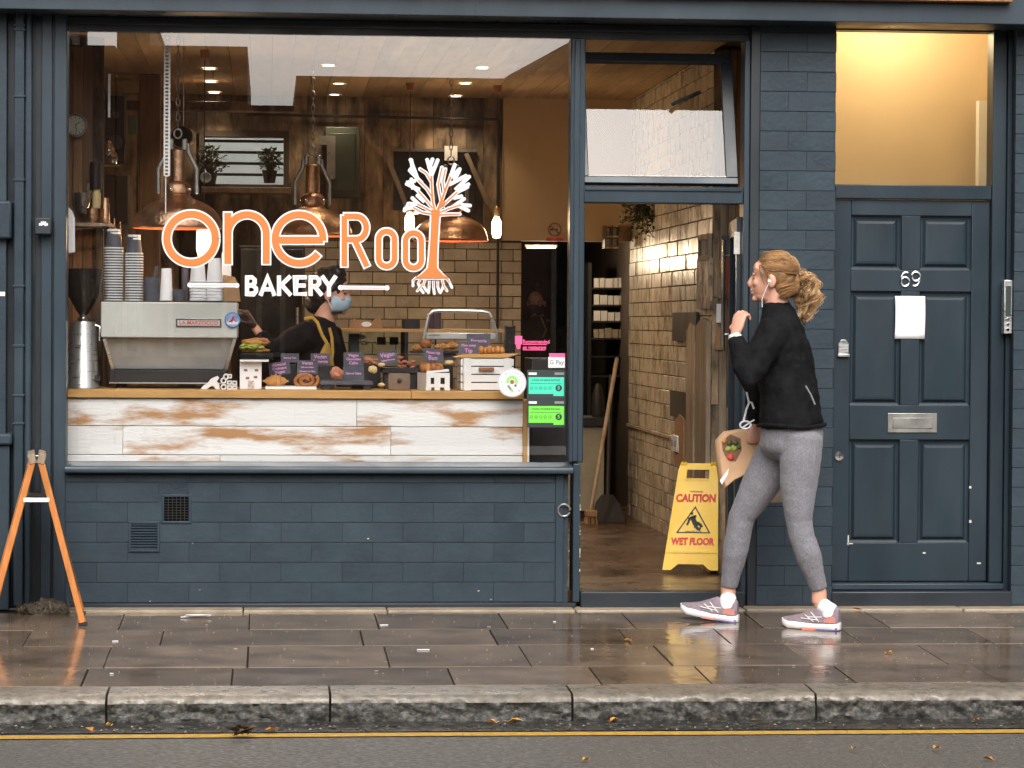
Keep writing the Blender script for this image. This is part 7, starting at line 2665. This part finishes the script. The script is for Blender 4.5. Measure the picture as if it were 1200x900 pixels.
for i in range(40):
    s_ = rr.choice((-1, 1))
    p0 = at_(rr.uniform(.0, .06), s_ * rr.uniform(.06, .08), rr.uniform(.02, .06))
    q0_ = p0 + Vector((rr.uniform(-.01, .01), s_ * -.004, -rr.uniform(.03, .07))) - hf * rr.uniform(.01, .03)
    b.tube([p0, p0.lerp(q0_, .5) + hl * s_ * .010, q0_], [.0016, .0014, .0008], 4)
b.build('combed_strands', pm('combed_brown_hair', (.40, .22, .09), .38, c2=(.13, .065, .03), scale=30, stretch=(.3, .3, 2)), wo_, smooth=True)
MB().tube([tail0 + hu * .02 * math.cos(t) + hl * .02 * math.sin(t) for t in [2 * PI * i / 12 for i in range(13)]], .007, 8).build('hair_tie', M['black'], wo_, smooth=True)
core = MB()
T1, T2, T3 = J(943, 328, .72), J(948, 350, .72), J(943, 374, .72)
chain(core, [(tail0, .026, .026), (J(937, 320, .72), .034, .032), (T1, .040, .038), (T2, .038, .036), (T3, .022, .020), (J(942, 380, .72), .010, .010)], LW, 14)
organic('ponytail', core, pm('inner_hair', (.13, .07, .03), .6, var=.3, scale=20), wo_, .005, 2, .03, .03)
lockm = [MB(), MB(), MB()]
for lk in range(78):
    ph = rr.uniform(0, 2 * PI)
    rad0 = rr.uniform(.35, 1.0) ** .6
    ln = rr.uniform(.62, 1.12)
    f1, a1 = rr.uniform(16, 30), rr.uniform(.007, .015)
    off = Vector((math.cos(ph), math.sin(ph) * .9, 0))
    tgt = lockm[(0, 0, 1, 1, 2)[lk % 5]]
    for st_ in range(13):
        jt = Vector((rr.gauss(0, 1), rr.gauss(0, 1), rr.gauss(0, 1))) * .0032
        dph = rr.gauss(0, .22)
        frz = 1 + (rr.random() < .12) * 1.2
        pts_, rs_ = [], []
        for k in range(21):
            t = k / 20 * ln
            if t < .2:
                p_ = tail0.lerp(J(936, 318, .72), t / .2)
                rad = .016 + .14 * t
            elif t < .5:
                p_ = J(936, 318, .72).lerp(T1, (t - .2) / .3)
                rad = .044 + .06 * (t - .2)
            elif t < .8:
                p_ = T1.lerp(T2, (t - .5) / .3)
                rad = .062
            else:
                p_ = T2.lerp(T3, (t - .8) / .3)
                rad = .062 - .12 * (t - .8)
            w_ = a1 * min(1, t * 2.5) * frz
            cu_ = (hf * math.sin(f1 * t + ph * 3 + dph) + hl * math.cos(f1 * t + ph * 3 + dph)) * w_ + Vector((0, 0, 1)) * math.sin(f1 * .5 * t + ph) * w_ * .5
            pts_.append(p_ + hf * off.x * rad * rad0 + hl * off.y * rad * rad0 + cu_ + jt * min(1.6, .5 + t * 1.5))
            rs_.append(.0019 * (1 - .6 * k / 20))
        tgt.tube(pts_, rs_, 3, cap=False)
lockm[0].build('curls', hair_l, wo_, smooth=True)
lockm[1].build('curls', pm('mid_blond_curls', (.52, .32, .14), .4, c2=(.28, .15, .06), scale=18), wo_, smooth=True)
lockm[2].build('curls', hair_m, wo_, smooth=True)

# ---- shopping bag and its cord
bgs = .40
bag = thing('shopping_bag', 'tan paper carrier showing tomatoes and green leaves, carried at the woman\'s far side', 'bag', tuple(P(885, 590, -bgs)))
tan_m = pm('tan_paper', (.60, .37, .21), .65, var=.12, scale=8, bump=.15)
b = MB()
prow = [((838, 512), (850, 506)), ((846, 548), (930, 545)), ((850, 572), (931, 570)), ((856, 588), (930, 590))]
# tilted sack: mouth towards the left
prof = [(0.0, .085), (.12, .10), (.5, .105), (.85, .10), (1.0, .085)]
lo_pts = [P(*p_, -bgs) for p_ in ((847, 573), (858, 564), (874, 556), (905, 552), (921, 530), (918, 508), (884, 504), (866, 502.5), (848, 505.5), (838.5, 516), (839.5, 540), (842, 560))]
n_ = len(lo_pts)
cpt = sum(lo_pts, Vector((0, 0, 0))) / n_
rings = []
for y_, sc in ((-.05, .90), (-.035, .98), (0, 1.0), (.035, .98), (.05, .90)):
    rings.append([cpt + (p_ - cpt) * sc + Vector((0, y_, 0)) for p_ in lo_pts])
b.loft(rings)
b.build('sack', tan_m, bag, smooth=True, angle=50)
# dark patch painting in the shaded inside of the mouth, vegetables on it
yb_ = -bgs - .0525
def BX(px, py):
    v_ = P(px, py, yb_)
    return v_
pr_ = MB()
pts_ = [BX(*p_) for p_ in ((846, 517), (856, 509), (868, 514), (869, 528), (862, 541), (852, 538), (847, 528))]
pr_.prism([(p_.x, p_.z) for p_ in pts_], yb_, yb_ + .003)
bp_ = pr_.build('mouth_shade_patch', pm('mouth_shade', (.20, .10, .055), .6), bag)
for px, py, r_, mt in ((848.5, 517, 3.2, 'bakegold'), (856, 536, 3.9, 'inkred'), (855, 519, 3.3, 'foliage'), (862, 519, 3.4, 'foliage'), (853, 526, 3.4, 'salad'), (860, 525, 3.6, 'salad'), (866, 524, 2.6, 'foliage')):
    v_ = BX(px, py)
    MB().ball(v_ + Vector((0, -.001, 0)), (r_ / 240, r_ / 400, r_ / 240), 2, .25, 8, px).build('vegetable', M[mt], bag, smooth=True)
b = MB()
q_ = [BX(*p_) for p_ in ((843.5, 563), (854, 549), (853, 556), (846, 568))]
b.prism([(p_.x, p_.z) for p_ in q_], yb_ - .001, yb_ + .002)
b.build('white_flap', M['paper'], bag)
b = MB()
cs_ = -.62
def CP(px, py):
    return P(px, py, cs_)
b.tube([CP(873.5, 450), CP(875.5, 462), CP(877.5, 471)], .0045, 8)
b.tube([CP(877.5, 471), CP(881, 472), CP(883.5, 479)], .005, 8)
b.tube([CP(878, 471.5), CP(875, 479), CP(871.5, 493)], .005, 8)
c = CP(873.5, 498)
b.tube([c + Vector((.026 * math.cos(t), 0, .018 * math.sin(t))) for t in [2 * PI * i / 16 for i in range(17)]], .0045, 8)
b.tube([CP(869, 502), CP(879, 495), CP(884, 492)], .004, 8)
o = b.build('clip_cord', M['paper'], None, smooth=True)
pb0 = [P(*p_, -.36) for p_ in ((884, 590), (925, 588), (930, 545), (925, 512), (888, 512), (880, 550))]
pbt = thing('pale_bag', 'pale canvas bag hanging between the woman\'s legs behind the tan carrier', 'bag', tuple(P(905, 590, -.36)))
bb_ = MB()
pc0 = sum(pb0, Vector((0, 0, 0))) / 6
bb_.loft([[pc0 + (p_ - pc0) * s_ + Vector((0, y_, 0)) for p_ in pb0] for y_, s_ in ((-.03, .92), (-.015, 1), (.03, 1), (.05, .9))])
bb_.build('sack', pm('pale_canvas', (.62, .52, .42), .8, var=.1, scale=30, bump=.2), pbt, smooth=True, angle=50)
MB().tube([P(890, 512, -.35), P(887, 500, -.40), P(884, 490, -.44), P(900, 500, -.38), P(918, 512, -.35)], .006, 6).build('strap', M['kraft'], pbt, smooth=True)
tag(o, 'pale cord with a metal clip and loop hanging from the woman\'s elbow', 'cord')

# ---------------------------------------------------------------- masked barista behind the counter
darkhair = pm('black_hair', (.012, .010, .009), .45, var=.4, scale=30, stretch=(1, 1, .4), bump=.3, bscale=60)
bd_ = 1.2
ba = thing('person', 'barista in blue face mask, black top and yellow apron behind the counter', 'person', (P(385, 450, bd_).x, bd_, FZ))
sk = MB()
BF = Vector((.97, -.16, -.06)).normalized()
hc = P(388, 343, bd_)
at2, bf, bl, bu = head(sk, hc, BF, (0, 0, 1), 1.0, P(379, 390, bd_))
pB = P(372, 470, bd_ + .02)
nB = P(378, 384, bd_)
BS = Vector((.16, .97, 0)).normalized()
chain(sk, [(Vector((pB.x, pB.y, FZ + .95)), .14, .10), (pB, .14, .10), (P(374, 420, bd_), .16, .10), (nB - Vector((0, 0, .03)), .12, .07)], BS)
for s_ in (-1, 1):
    chain(sk, [(Vector((pB.x, pB.y + s_ * .09, FZ + 1.0)), .07, .07), (Vector((pB.x, pB.y + s_ * .09, FZ + .5)), .055, .055), (Vector((pB.x, pB.y + s_ * .09, FZ + .09)), .04, .04), (Vector((pB.x + .1, pB.y + s_ * .09, FZ + .05)), .035, .03)], BS)
sh1, el1, wr1 = P(362, 392, bd_ - .17), P(318, 412, bd_ - .15), P(299, 384, bd_ - .1)
sh2, el2, wr2 = P(384, 392, bd_ + .18), P(398, 430, bd_ + .2), P(385, 440, bd_ + .02)
chain(sk, [(sh1, .04, .04), (el1, .035, .035), (wr1, .025, .022)], BS)
chain(sk, [(sh2, .04, .04), (el2, .035, .035), (wr2, .025, .022)], BS)
hand(sk, wr1, Vector((-.5, -.1, .9)), Vector((-.8, .1, -.4)), (.5, .7, .5), .175)
hand(sk, wr2, Vector((-.5, -.9, 0)), Vector((0, 0, -1)), (.5, .7, .5), .175)
organic('body', sk, M['skin'], ba, .005, 5)
tp_ = MB()
chain(tp_, [(Vector((pB.x, pB.y, FZ + .92)), .17, .125), (pB, .17, .125), (P(373, 430, bd_), .185, .125), (P(374, 402, bd_), .195, .12), (P(376, 388, bd_), .16, .095), (P(378, 380, bd_), .09, .075)], BS, 24)
chain(tp_, [(sh1, .078, .082), (sh1.lerp(el1, .5), .068, .07), (el1, .060, .060), (el1.lerp(wr1, .6), .045, .045)], BS)
chain(tp_, [(sh2, .075, .08), (sh2.lerp(el2, .5), .066, .068), (el2, .056, .056), (el2.lerp(wr2, .6), .045, .045)], BS)
for s_ in (-1, 1):
    chain(tp_, [(Vector((pB.x, pB.y + s_ * .09, FZ + 1.0)), .09, .09), (Vector((pB.x, pB.y + s_ * .09, FZ + .5)), .07, .07), (Vector((pB.x, pB.y + s_ * .09, FZ + .1)), .055, .055)], BS)
organic('black_clothes', tp_, fleece, ba, .008, 3, .015, .09)
yel = pm('mustard_apron', (.50, .30, .055), .8, var=.15, scale=18, bump=.2)
b = MB()
rgs = []
def AP(px, py, d):
    return P(px, py, d)
for (pxa, pxb, py, dA, dB) in ((381, 386, 402, 1.02, 1.05), (374, 390, 416, 1.0, 1.06), (366, 392, 430, 1.0, 1.08), (362, 394, 452, 1.0, 1.1), (362, 394, 520, 1.0, 1.1)):
    rgs.append([AP(pxa, py, dA - .06), AP((pxa + pxb) / 2, py, (dA + dB) / 2 - .075), AP(pxb, py, dB - .06), AP(pxb, py, dB - .05), AP((pxa + pxb) / 2, py, (dA + dB) / 2 - .065), AP(pxa, py, dA - .05)])
b.loft(rgs)
b.build('apron_bib', yel, ba, smooth=True)
b = MB()
b.tube([AP(357, 374, 1.02), AP(366, 372, 1.0), AP(372, 378, .98), AP(377, 392, .97), AP(384, 404, .965)], .010, 6, flat=.5)
b.tube([AP(386, 384, 1.0), AP(389, 396, 1.0), AP(390, 412, 1.0), AP(389, 420, 1.0)], .008, 6, flat=.5)
b.build('apron_strap', yel, ba, smooth=True)
# mask
b = MB()
mk = []
for h_, w_, fo in ((-.010, .050, .092), (-.028, .060, .114), (-.055, .064, .112), (-.085, .058, .098), (-.108, .040, .070)):
    mk.append([at2(fo - (abs(u) ** 2.2) * (fo - .015), u * (w_ + .012), h_) for u in [-1 + 2 * k / 12 for k in range(13)]])
b.loft(mk, cap=False, close=False)
mo = b.build('face_mask', pm('pale_blue_mask', (.42, .56, .66), .8, var=.08, scale=20), ba, smooth=True)
sd2 = mo.modifiers.new('thick', 'SOLIDIFY')
sd2.thickness = .003
b = MB()
for s_ in (-1, 1):
    b.tube([at2(.02, s_ * .074, -.03), at2(-.005, s_ * .083, -.012), at2(-.02, s_ * .078, -.02)], .0018, 5)
    b.tube([at2(.02, s_ * .07, -.085), at2(-.005, s_ * .078, -.04), at2(-.02, s_ * .078, -.02)], .0018, 5)
b.build('mask_loop', M['paper'], ba)
b = MB()
for s_ in (-1, 1):
    b.ball(at2(.076, s_ * .032, .0), (.009, .009, .006), 1)
    chain(b, [(at2(.083, s_ * .016, .016), .004, .004), (at2(.080, s_ * .036, .021), .004, .004), (at2(.068, s_ * .050, .016), .003, .003)], (0, 0, 1), 6)
b.build('eyes', M['inkdark'], ba, smooth=True)
hb_ = MB()
for ca, cb, ch, ra, rb, rh in ((-.022, 0, .045, .104, .092, .092), (-.060, 0, -.01, .066, .082, .085), (-.085, 0, -.06, .05, .06, .06), (.02, 0, .105, .055, .05, .045)):
    b_ = MB().ball((0, 0, 0), 1.0, 3)
    p_ = at2(ca, cb, ch)
    hb_.add([p_ + bf * v_.x * ra + bl * v_.y * rb + bu * v_.z * rh for v_ in b_.v], b_.f)
organic('hair', hb_, darkhair, ba, .006, 2, .02, .03)
b = MB()
c = wr1
gl_ = MB()
hand(gl_, wr1 - Vector((.0, 0, .0)), Vector((-.5, -.1, .9)), Vector((-.8, .1, -.4)), (.5, .7, .5), .19)
organic('dark_glove', gl_, pm('brown_black_glove', (.045, .028, .024), .5), ba, .005, 2)

# ---------------------------------------------------------------- second member of staff, far back in the passage
pd = 8.2
st2 = thing('person', 'dim figure with a hair bun and dark face mask far back in the passage', 'person', (P(629, 400, pd).x, pd, FZ))
sk = MB()
SF = Vector((-.3, -.95, 0)).normalized()
SL = Vector((.95, -.3, 0)).normalized()
kk = .92
hc = P(628.5, 354, pd)
at3, sf, sl, su_ = head(sk, hc, SF, (0, 0, 1), kk, P(630, 374, pd))
cx3 = P(631, 400, pd).x
z3 = P(631, 376, pd).z
chain(sk, [((cx3, pd, FZ + .8), .13, .1), ((cx3, pd, z3 - .35), .12, .09), ((cx3, pd, z3 - .1), .15, .09), ((cx3, pd, z3 - .01), .1, .06)], SL)
organic('body', sk, M['skin'], st2, .006, 4)
cl = MB()
chain(cl, [((cx3, pd, FZ + .75), .17, .13), ((cx3, pd, z3 - .35), .155, .115), ((cx3, pd, z3 - .12), .185, .115), ((cx3, pd, z3 - .015), .12, .08), ((cx3, pd, z3 + .01), .07, .07)], SL, 20)
for s_ in (-1, 1):
    chain(cl, [((cx3 + s_ * .17, pd, z3 - .08), .065, .065), ((cx3 + s_ * .21, pd - .02, z3 - .33), .055, .055), ((cx3 + s_ * .17, pd - .12, z3 - .52), .045, .045)], SL)
    chain(cl, [((cx3 + s_ * .09, pd, FZ + .8), .09, .09), ((cx3 + s_ * .09, pd, FZ + .45), .07, .07), ((cx3 + s_ * .09, pd, FZ + .04), .055, .07)], SL)
organic('dark_clothes', cl, pm('dark_green_black_top', (.02, .022, .016), .8), st2, .009, 3, .015, .09)
hb_ = MB()
for ca, cb, ch, ra, rb, rh in ((-.03, 0, .045, .10, .092, .09), (-.02, 0, .15, .045, .045, .04)):
    b_ = MB().ball((0, 0, 0), 1.0, 3)
    p_ = at3(ca, cb, ch)
    hb_.add([p_ + sf * v_.x * ra * kk + sl * v_.y * rb * kk + su_ * v_.z * rh * kk for v_ in b_.v], b_.f)
organic('hair', hb_, darkhair, st2, .007, 2)
mk = []
b = MB()
for h_, w_, fo in ((-.022, .056, .112), (-.055, .064, .112), (-.085, .058, .098), (-.112, .040, .070)):
    mk.append([at3(fo - (abs(u) ** 2.2) * (fo - .015), u * (w_ + .012), h_) for u in [-1 + 2 * k / 12 for k in range(13)]])
b.loft(mk, cap=False, close=False)
b.build('face_mask', M['black'], st2, smooth=True)
b = MB()
for s_ in (-1, 1):
    b.ball(at3(.078, s_ * .032, .0), (.009, .009, .006), 1)
b.build('eyes', M['inkdark'], st2)
b = MB().tube([P(636, 396, pd - .13), P(640, 386, pd - .135), P(634, 372, pd - .10)], .006, 5)
b.build('lanyard', M['salad'], st2)

# ================================================================== LITTER AND WEEDS
def leaf_thing(i, px, py, road, size, lab):
    c = GZ(px, py, ROAD_Z + .012) if road else G(px, py)
    b = MB()
    a_ = R.uniform(0, 2 * PI)
    d_ = Vector((math.cos(a_), math.sin(a_), 0))
    s_ = Vector((-d_.y, d_.x, 0))
    up_ = Vector((0, 0, 1))
    c = c + up_ * .004
    L_, W_ = size, size * .5
    pts = [c - d_ * L_, c - d_ * L_ * .4 + s_ * W_ + up_ * .012, c + d_ * L_ * .3 + s_ * W_ * .8 + up_ * .015, c + d_ * L_ + up_ * .006, c + d_ * L_ * .3 - s_ * W_ * .8 + up_ * .01, c - d_ * L_ * .4 - s_ * W_ + up_ * .014, c + up_ * .003]
    b.add(pts, [(0, 1, 6), (1, 2, 6), (2, 3, 6), (3, 4, 6), (4, 5, 6), (5, 0, 6)])
    b.tube([c - d_ * L_, c - d_ * L_ * 1.5 + up_ * .006], .0015, 4)
    o_ = b.build('fallen_leaf', M['litter'], None)
    tag(o_, lab, 'leaf', 'fallen leaves')


for i, (px, py, road, sz_, lab) in enumerate((
        (103, 857, True, .035, 'reddish fallen leaf in the gutter at the far left'), (127, 852, True, .016, 'tiny pale leaf in the gutter beside the reddish one at the left'),
        (317, 858, True, .03, 'orange fallen leaf right of the dried clump on the yellow line'), (604, 847, True, .03, 'bright yellow-orange leaf in the gutter at the middle'),
        (575, 848, True, .022, 'small dull leaf just left of the bright gutter leaf'), (720, 846, True, .026, 'brown leaf in the gutter right of the kerb joint'),
        (885, 846, True, .02, 'tan leaf in the gutter below the woman'), (1145, 846, True, .016, 'round pale leaf in the gutter at the right'),
        (1097, 879, True, .026, 'yellow leaf lying on the road at the right'), (1000, 880, True, .02, 'thin yellow leaf on the road below the woman'),
        (686, 893, True, .024, 'yellowish leaf at the bottom edge of the road, middle'), (1158, 892, True, .022, 'tan leaf at the bottom right of the road'),
        (1004, 716, False, .030, 'orange-brown leaf on the pavement by the number 69 step'), (1042, 767, False, .018, 'small orange leaf on the pavement right of the woman'),
        (735, 752, False, .016, 'reddish scrap of leaf on the pavement in front of the doorway'), (65, 720, False, .022, 'pale leaf among the weeds at the left'))):
    leaf_thing(i, px, py, road, sz_, lab)
# feather, cigarette ends, paper scraps
c = G(229, 724)
b = MB()
for k in range(14):
    t = k / 13
    p_ = c + Vector((-.055 + .11 * t, .0, .006))
    for s_ in (-1, 1):
        b.add([p_, p_ + Vector((.012, 0, .001)), p_ + Vector((.022, s_ * .022 * math.sin(PI * (t * .8 + .15)), .008)), p_ + Vector((.010, s_ * .024 * math.sin(PI * (t * .8 + .15)), .008))], [(0, 1, 2, 3)])
b.tube([c + Vector((-.07, 0, .004)), c + Vector((.07, 0, .010))], .002, 5)
o = b.build('feather', M['paper'], None)
tag(o, 'white crumpled feather on the pavement near the shop wall at the left', 'feather')
for px, py, L_, lab in ((135, 752, .05, 'thin white scrap on the pavement right of the A-frame sign'), (496, 762, .13, 'long thin white stick on the pavement in the middle'), (650, 729, .03, 'small pale scrap on the pavement left of the doorway'),
                    (573, 735, .028, 'white crumb near the middle pavement joint'), (131, 790, .03, 'white scrap near the kerb at the left'), (276, 761, .025, 'pale crumb on the second row of slabs at the left'),
                    (694, 761, .03, 'white scrap on the pavement before the doorway'), (754, 778, .026, 'white crumb left of the yellow reflection'), (930, 781, .026, 'pale scrap near the kerb below the woman'), (992, 797, .022, 'pale crumb close to the kerb right of the woman'),
                    (242, 733, .022, 'white crumb beside the feather'), (1136, 800, .022, 'pale crumb near the kerb at the far right'), (450, 733, .05, 'pale flat scrap near the wall in the middle'), (441, 787, .025, 'pale crumb near the kerb at the middle')):
    c = G(px, py)
    o = MB().rbox(c + Vector((0, 0, .003)), (L_ * R.uniform(.4, .8), .006, .003), rotm(0, 0, R.uniform(-.5, .5) if L_ < .1 else .05)).build('paper_scrap', M['paper'] if L_ > .028 else M['stone'], None)
    tag(o, lab, 'litter', 'pale scraps on the pavement')
# dried clump on the yellow line
c = GZ(284, 862, ROAD_Z + .014)
b = MB()
for i in range(70):
    a_ = R.uniform(0, 2 * PI)
    e_ = R.uniform(0, .4)
    d_ = Vector((math.cos(a_) * math.cos(e_), math.sin(a_) * .5 * math.cos(e_), math.sin(e_)))
    p_ = c + Vector((R.uniform(-.03, .03), R.uniform(-.015, .015), R.uniform(.002, .03)))
    s_ = d_.cross(Vector((0, 0, 1))).normalized()
    L_ = R.uniform(.02, .05)
    b.add([p_, p_ + d_ * L_ * .5 + s_ * .012, p_ + d_ * L_, p_ + d_ * L_ * .5 - s_ * .010 + Vector((0, 0, .008))], [(0, 1, 2, 3)])
o = b.build('dried_leaf_clump', pm('dried_leaves', (.09, .045, .02), .6, var=.5, scale=12), None)
tag(o, 'clump of brown dried leaves lying on the yellow line at the left', 'leaf clump')
# weeds and rubble in the corner
c = G(54, 719)
wt = thing('weed_tuft', 'tuft of dead grass and green weeds at the foot of the pipes on the left', 'weeds', tuple(c))
b1, b2 = MB(), MB()
for i in range(220):
    a_ = R.uniform(0, 2 * PI)
    p_ = c + Vector((R.uniform(-.15, .12), R.uniform(-.08, .07), R.uniform(0, .03)))
    d_ = Vector((math.cos(a_) * .8, math.sin(a_) * .5, R.uniform(.1, .7))).normalized()
    L_ = R.uniform(.025, .085)
    s_ = d_.cross(Vector((0, 0, 1))).normalized() * .0035
    (b1 if i % 8 else b2).add([p_ - s_, p_ + s_, p_ + d_ * L_ + Vector((0, 0, -.006))], [(0, 1, 2)])
b1.build('dead_grass', pm('dead_grass', (.20, .15, .085), .8, var=.4, scale=20), wt)
b2.build('green_blades', pm('weed_green', (.10, .16, .03), .6, var=.3), wt)
MB().ball(c + Vector((.0, .02, .012)), (.11, .07, .055), 3, .5, 9, 3).build('soil_heap', pm('soil_heap', (.10, .08, .06), .9, var=.4, scale=25, bump=.6), wt, smooth=True)

# fine grit on road, gutter and pavement
def grit(name, n, area, mat, r0, r1):
    b_ = MB()
    for _ in range(n):
        x_, y_ = R.uniform(area[0], area[1]), R.uniform(area[2], area[3])
        if y_ > -S_KF:
            z_ = pave_z(y_) + .002
        elif y_ > -3.0:
            z_ = ROAD_Z + .012
        else:
            z_ = ROAD_Z + .006 + (-y_ - 3.0) * .018
        s_ = R.uniform(r0, r1)
        p_ = Vector((x_, y_, z_))
        a_ = [p_ + Vector((R.uniform(.6, 1.2) * s_ * math.cos(t), R.uniform(.6, 1.2) * s_ * math.sin(t), 0)) for t in (0, 1.6, 3.1, 4.7)]
        b_.add(a_ + [p_ + Vector((0, 0, s_ * .7))], [(0, 1, 4), (1, 2, 4), (2, 3, 4), (3, 0, 4)])
    o_ = b_.build(name, mat, None, org=(0, 0, 0))
    o_['kind'] = 'stuff'
    o_['label'] = 'scattered fine grit'
    return o_


grit('gutter_grit', 420, (-1.8, 4.2, -3.02, -2.82), M['kerbface'], .003, .012)
grit('gutter_grit', 110, (-1.8, 4.2, -3.02, -2.84), M['stone'], .002, .008)
grit('road_grit', 500, (-1.8, 4.2, -4.2, -3.1), M['kerb'], .002, .005)
grit('pavement_grit', 500, (-1.8, 4.2, -2.5, -.2), M['stone'], .0015, .004)
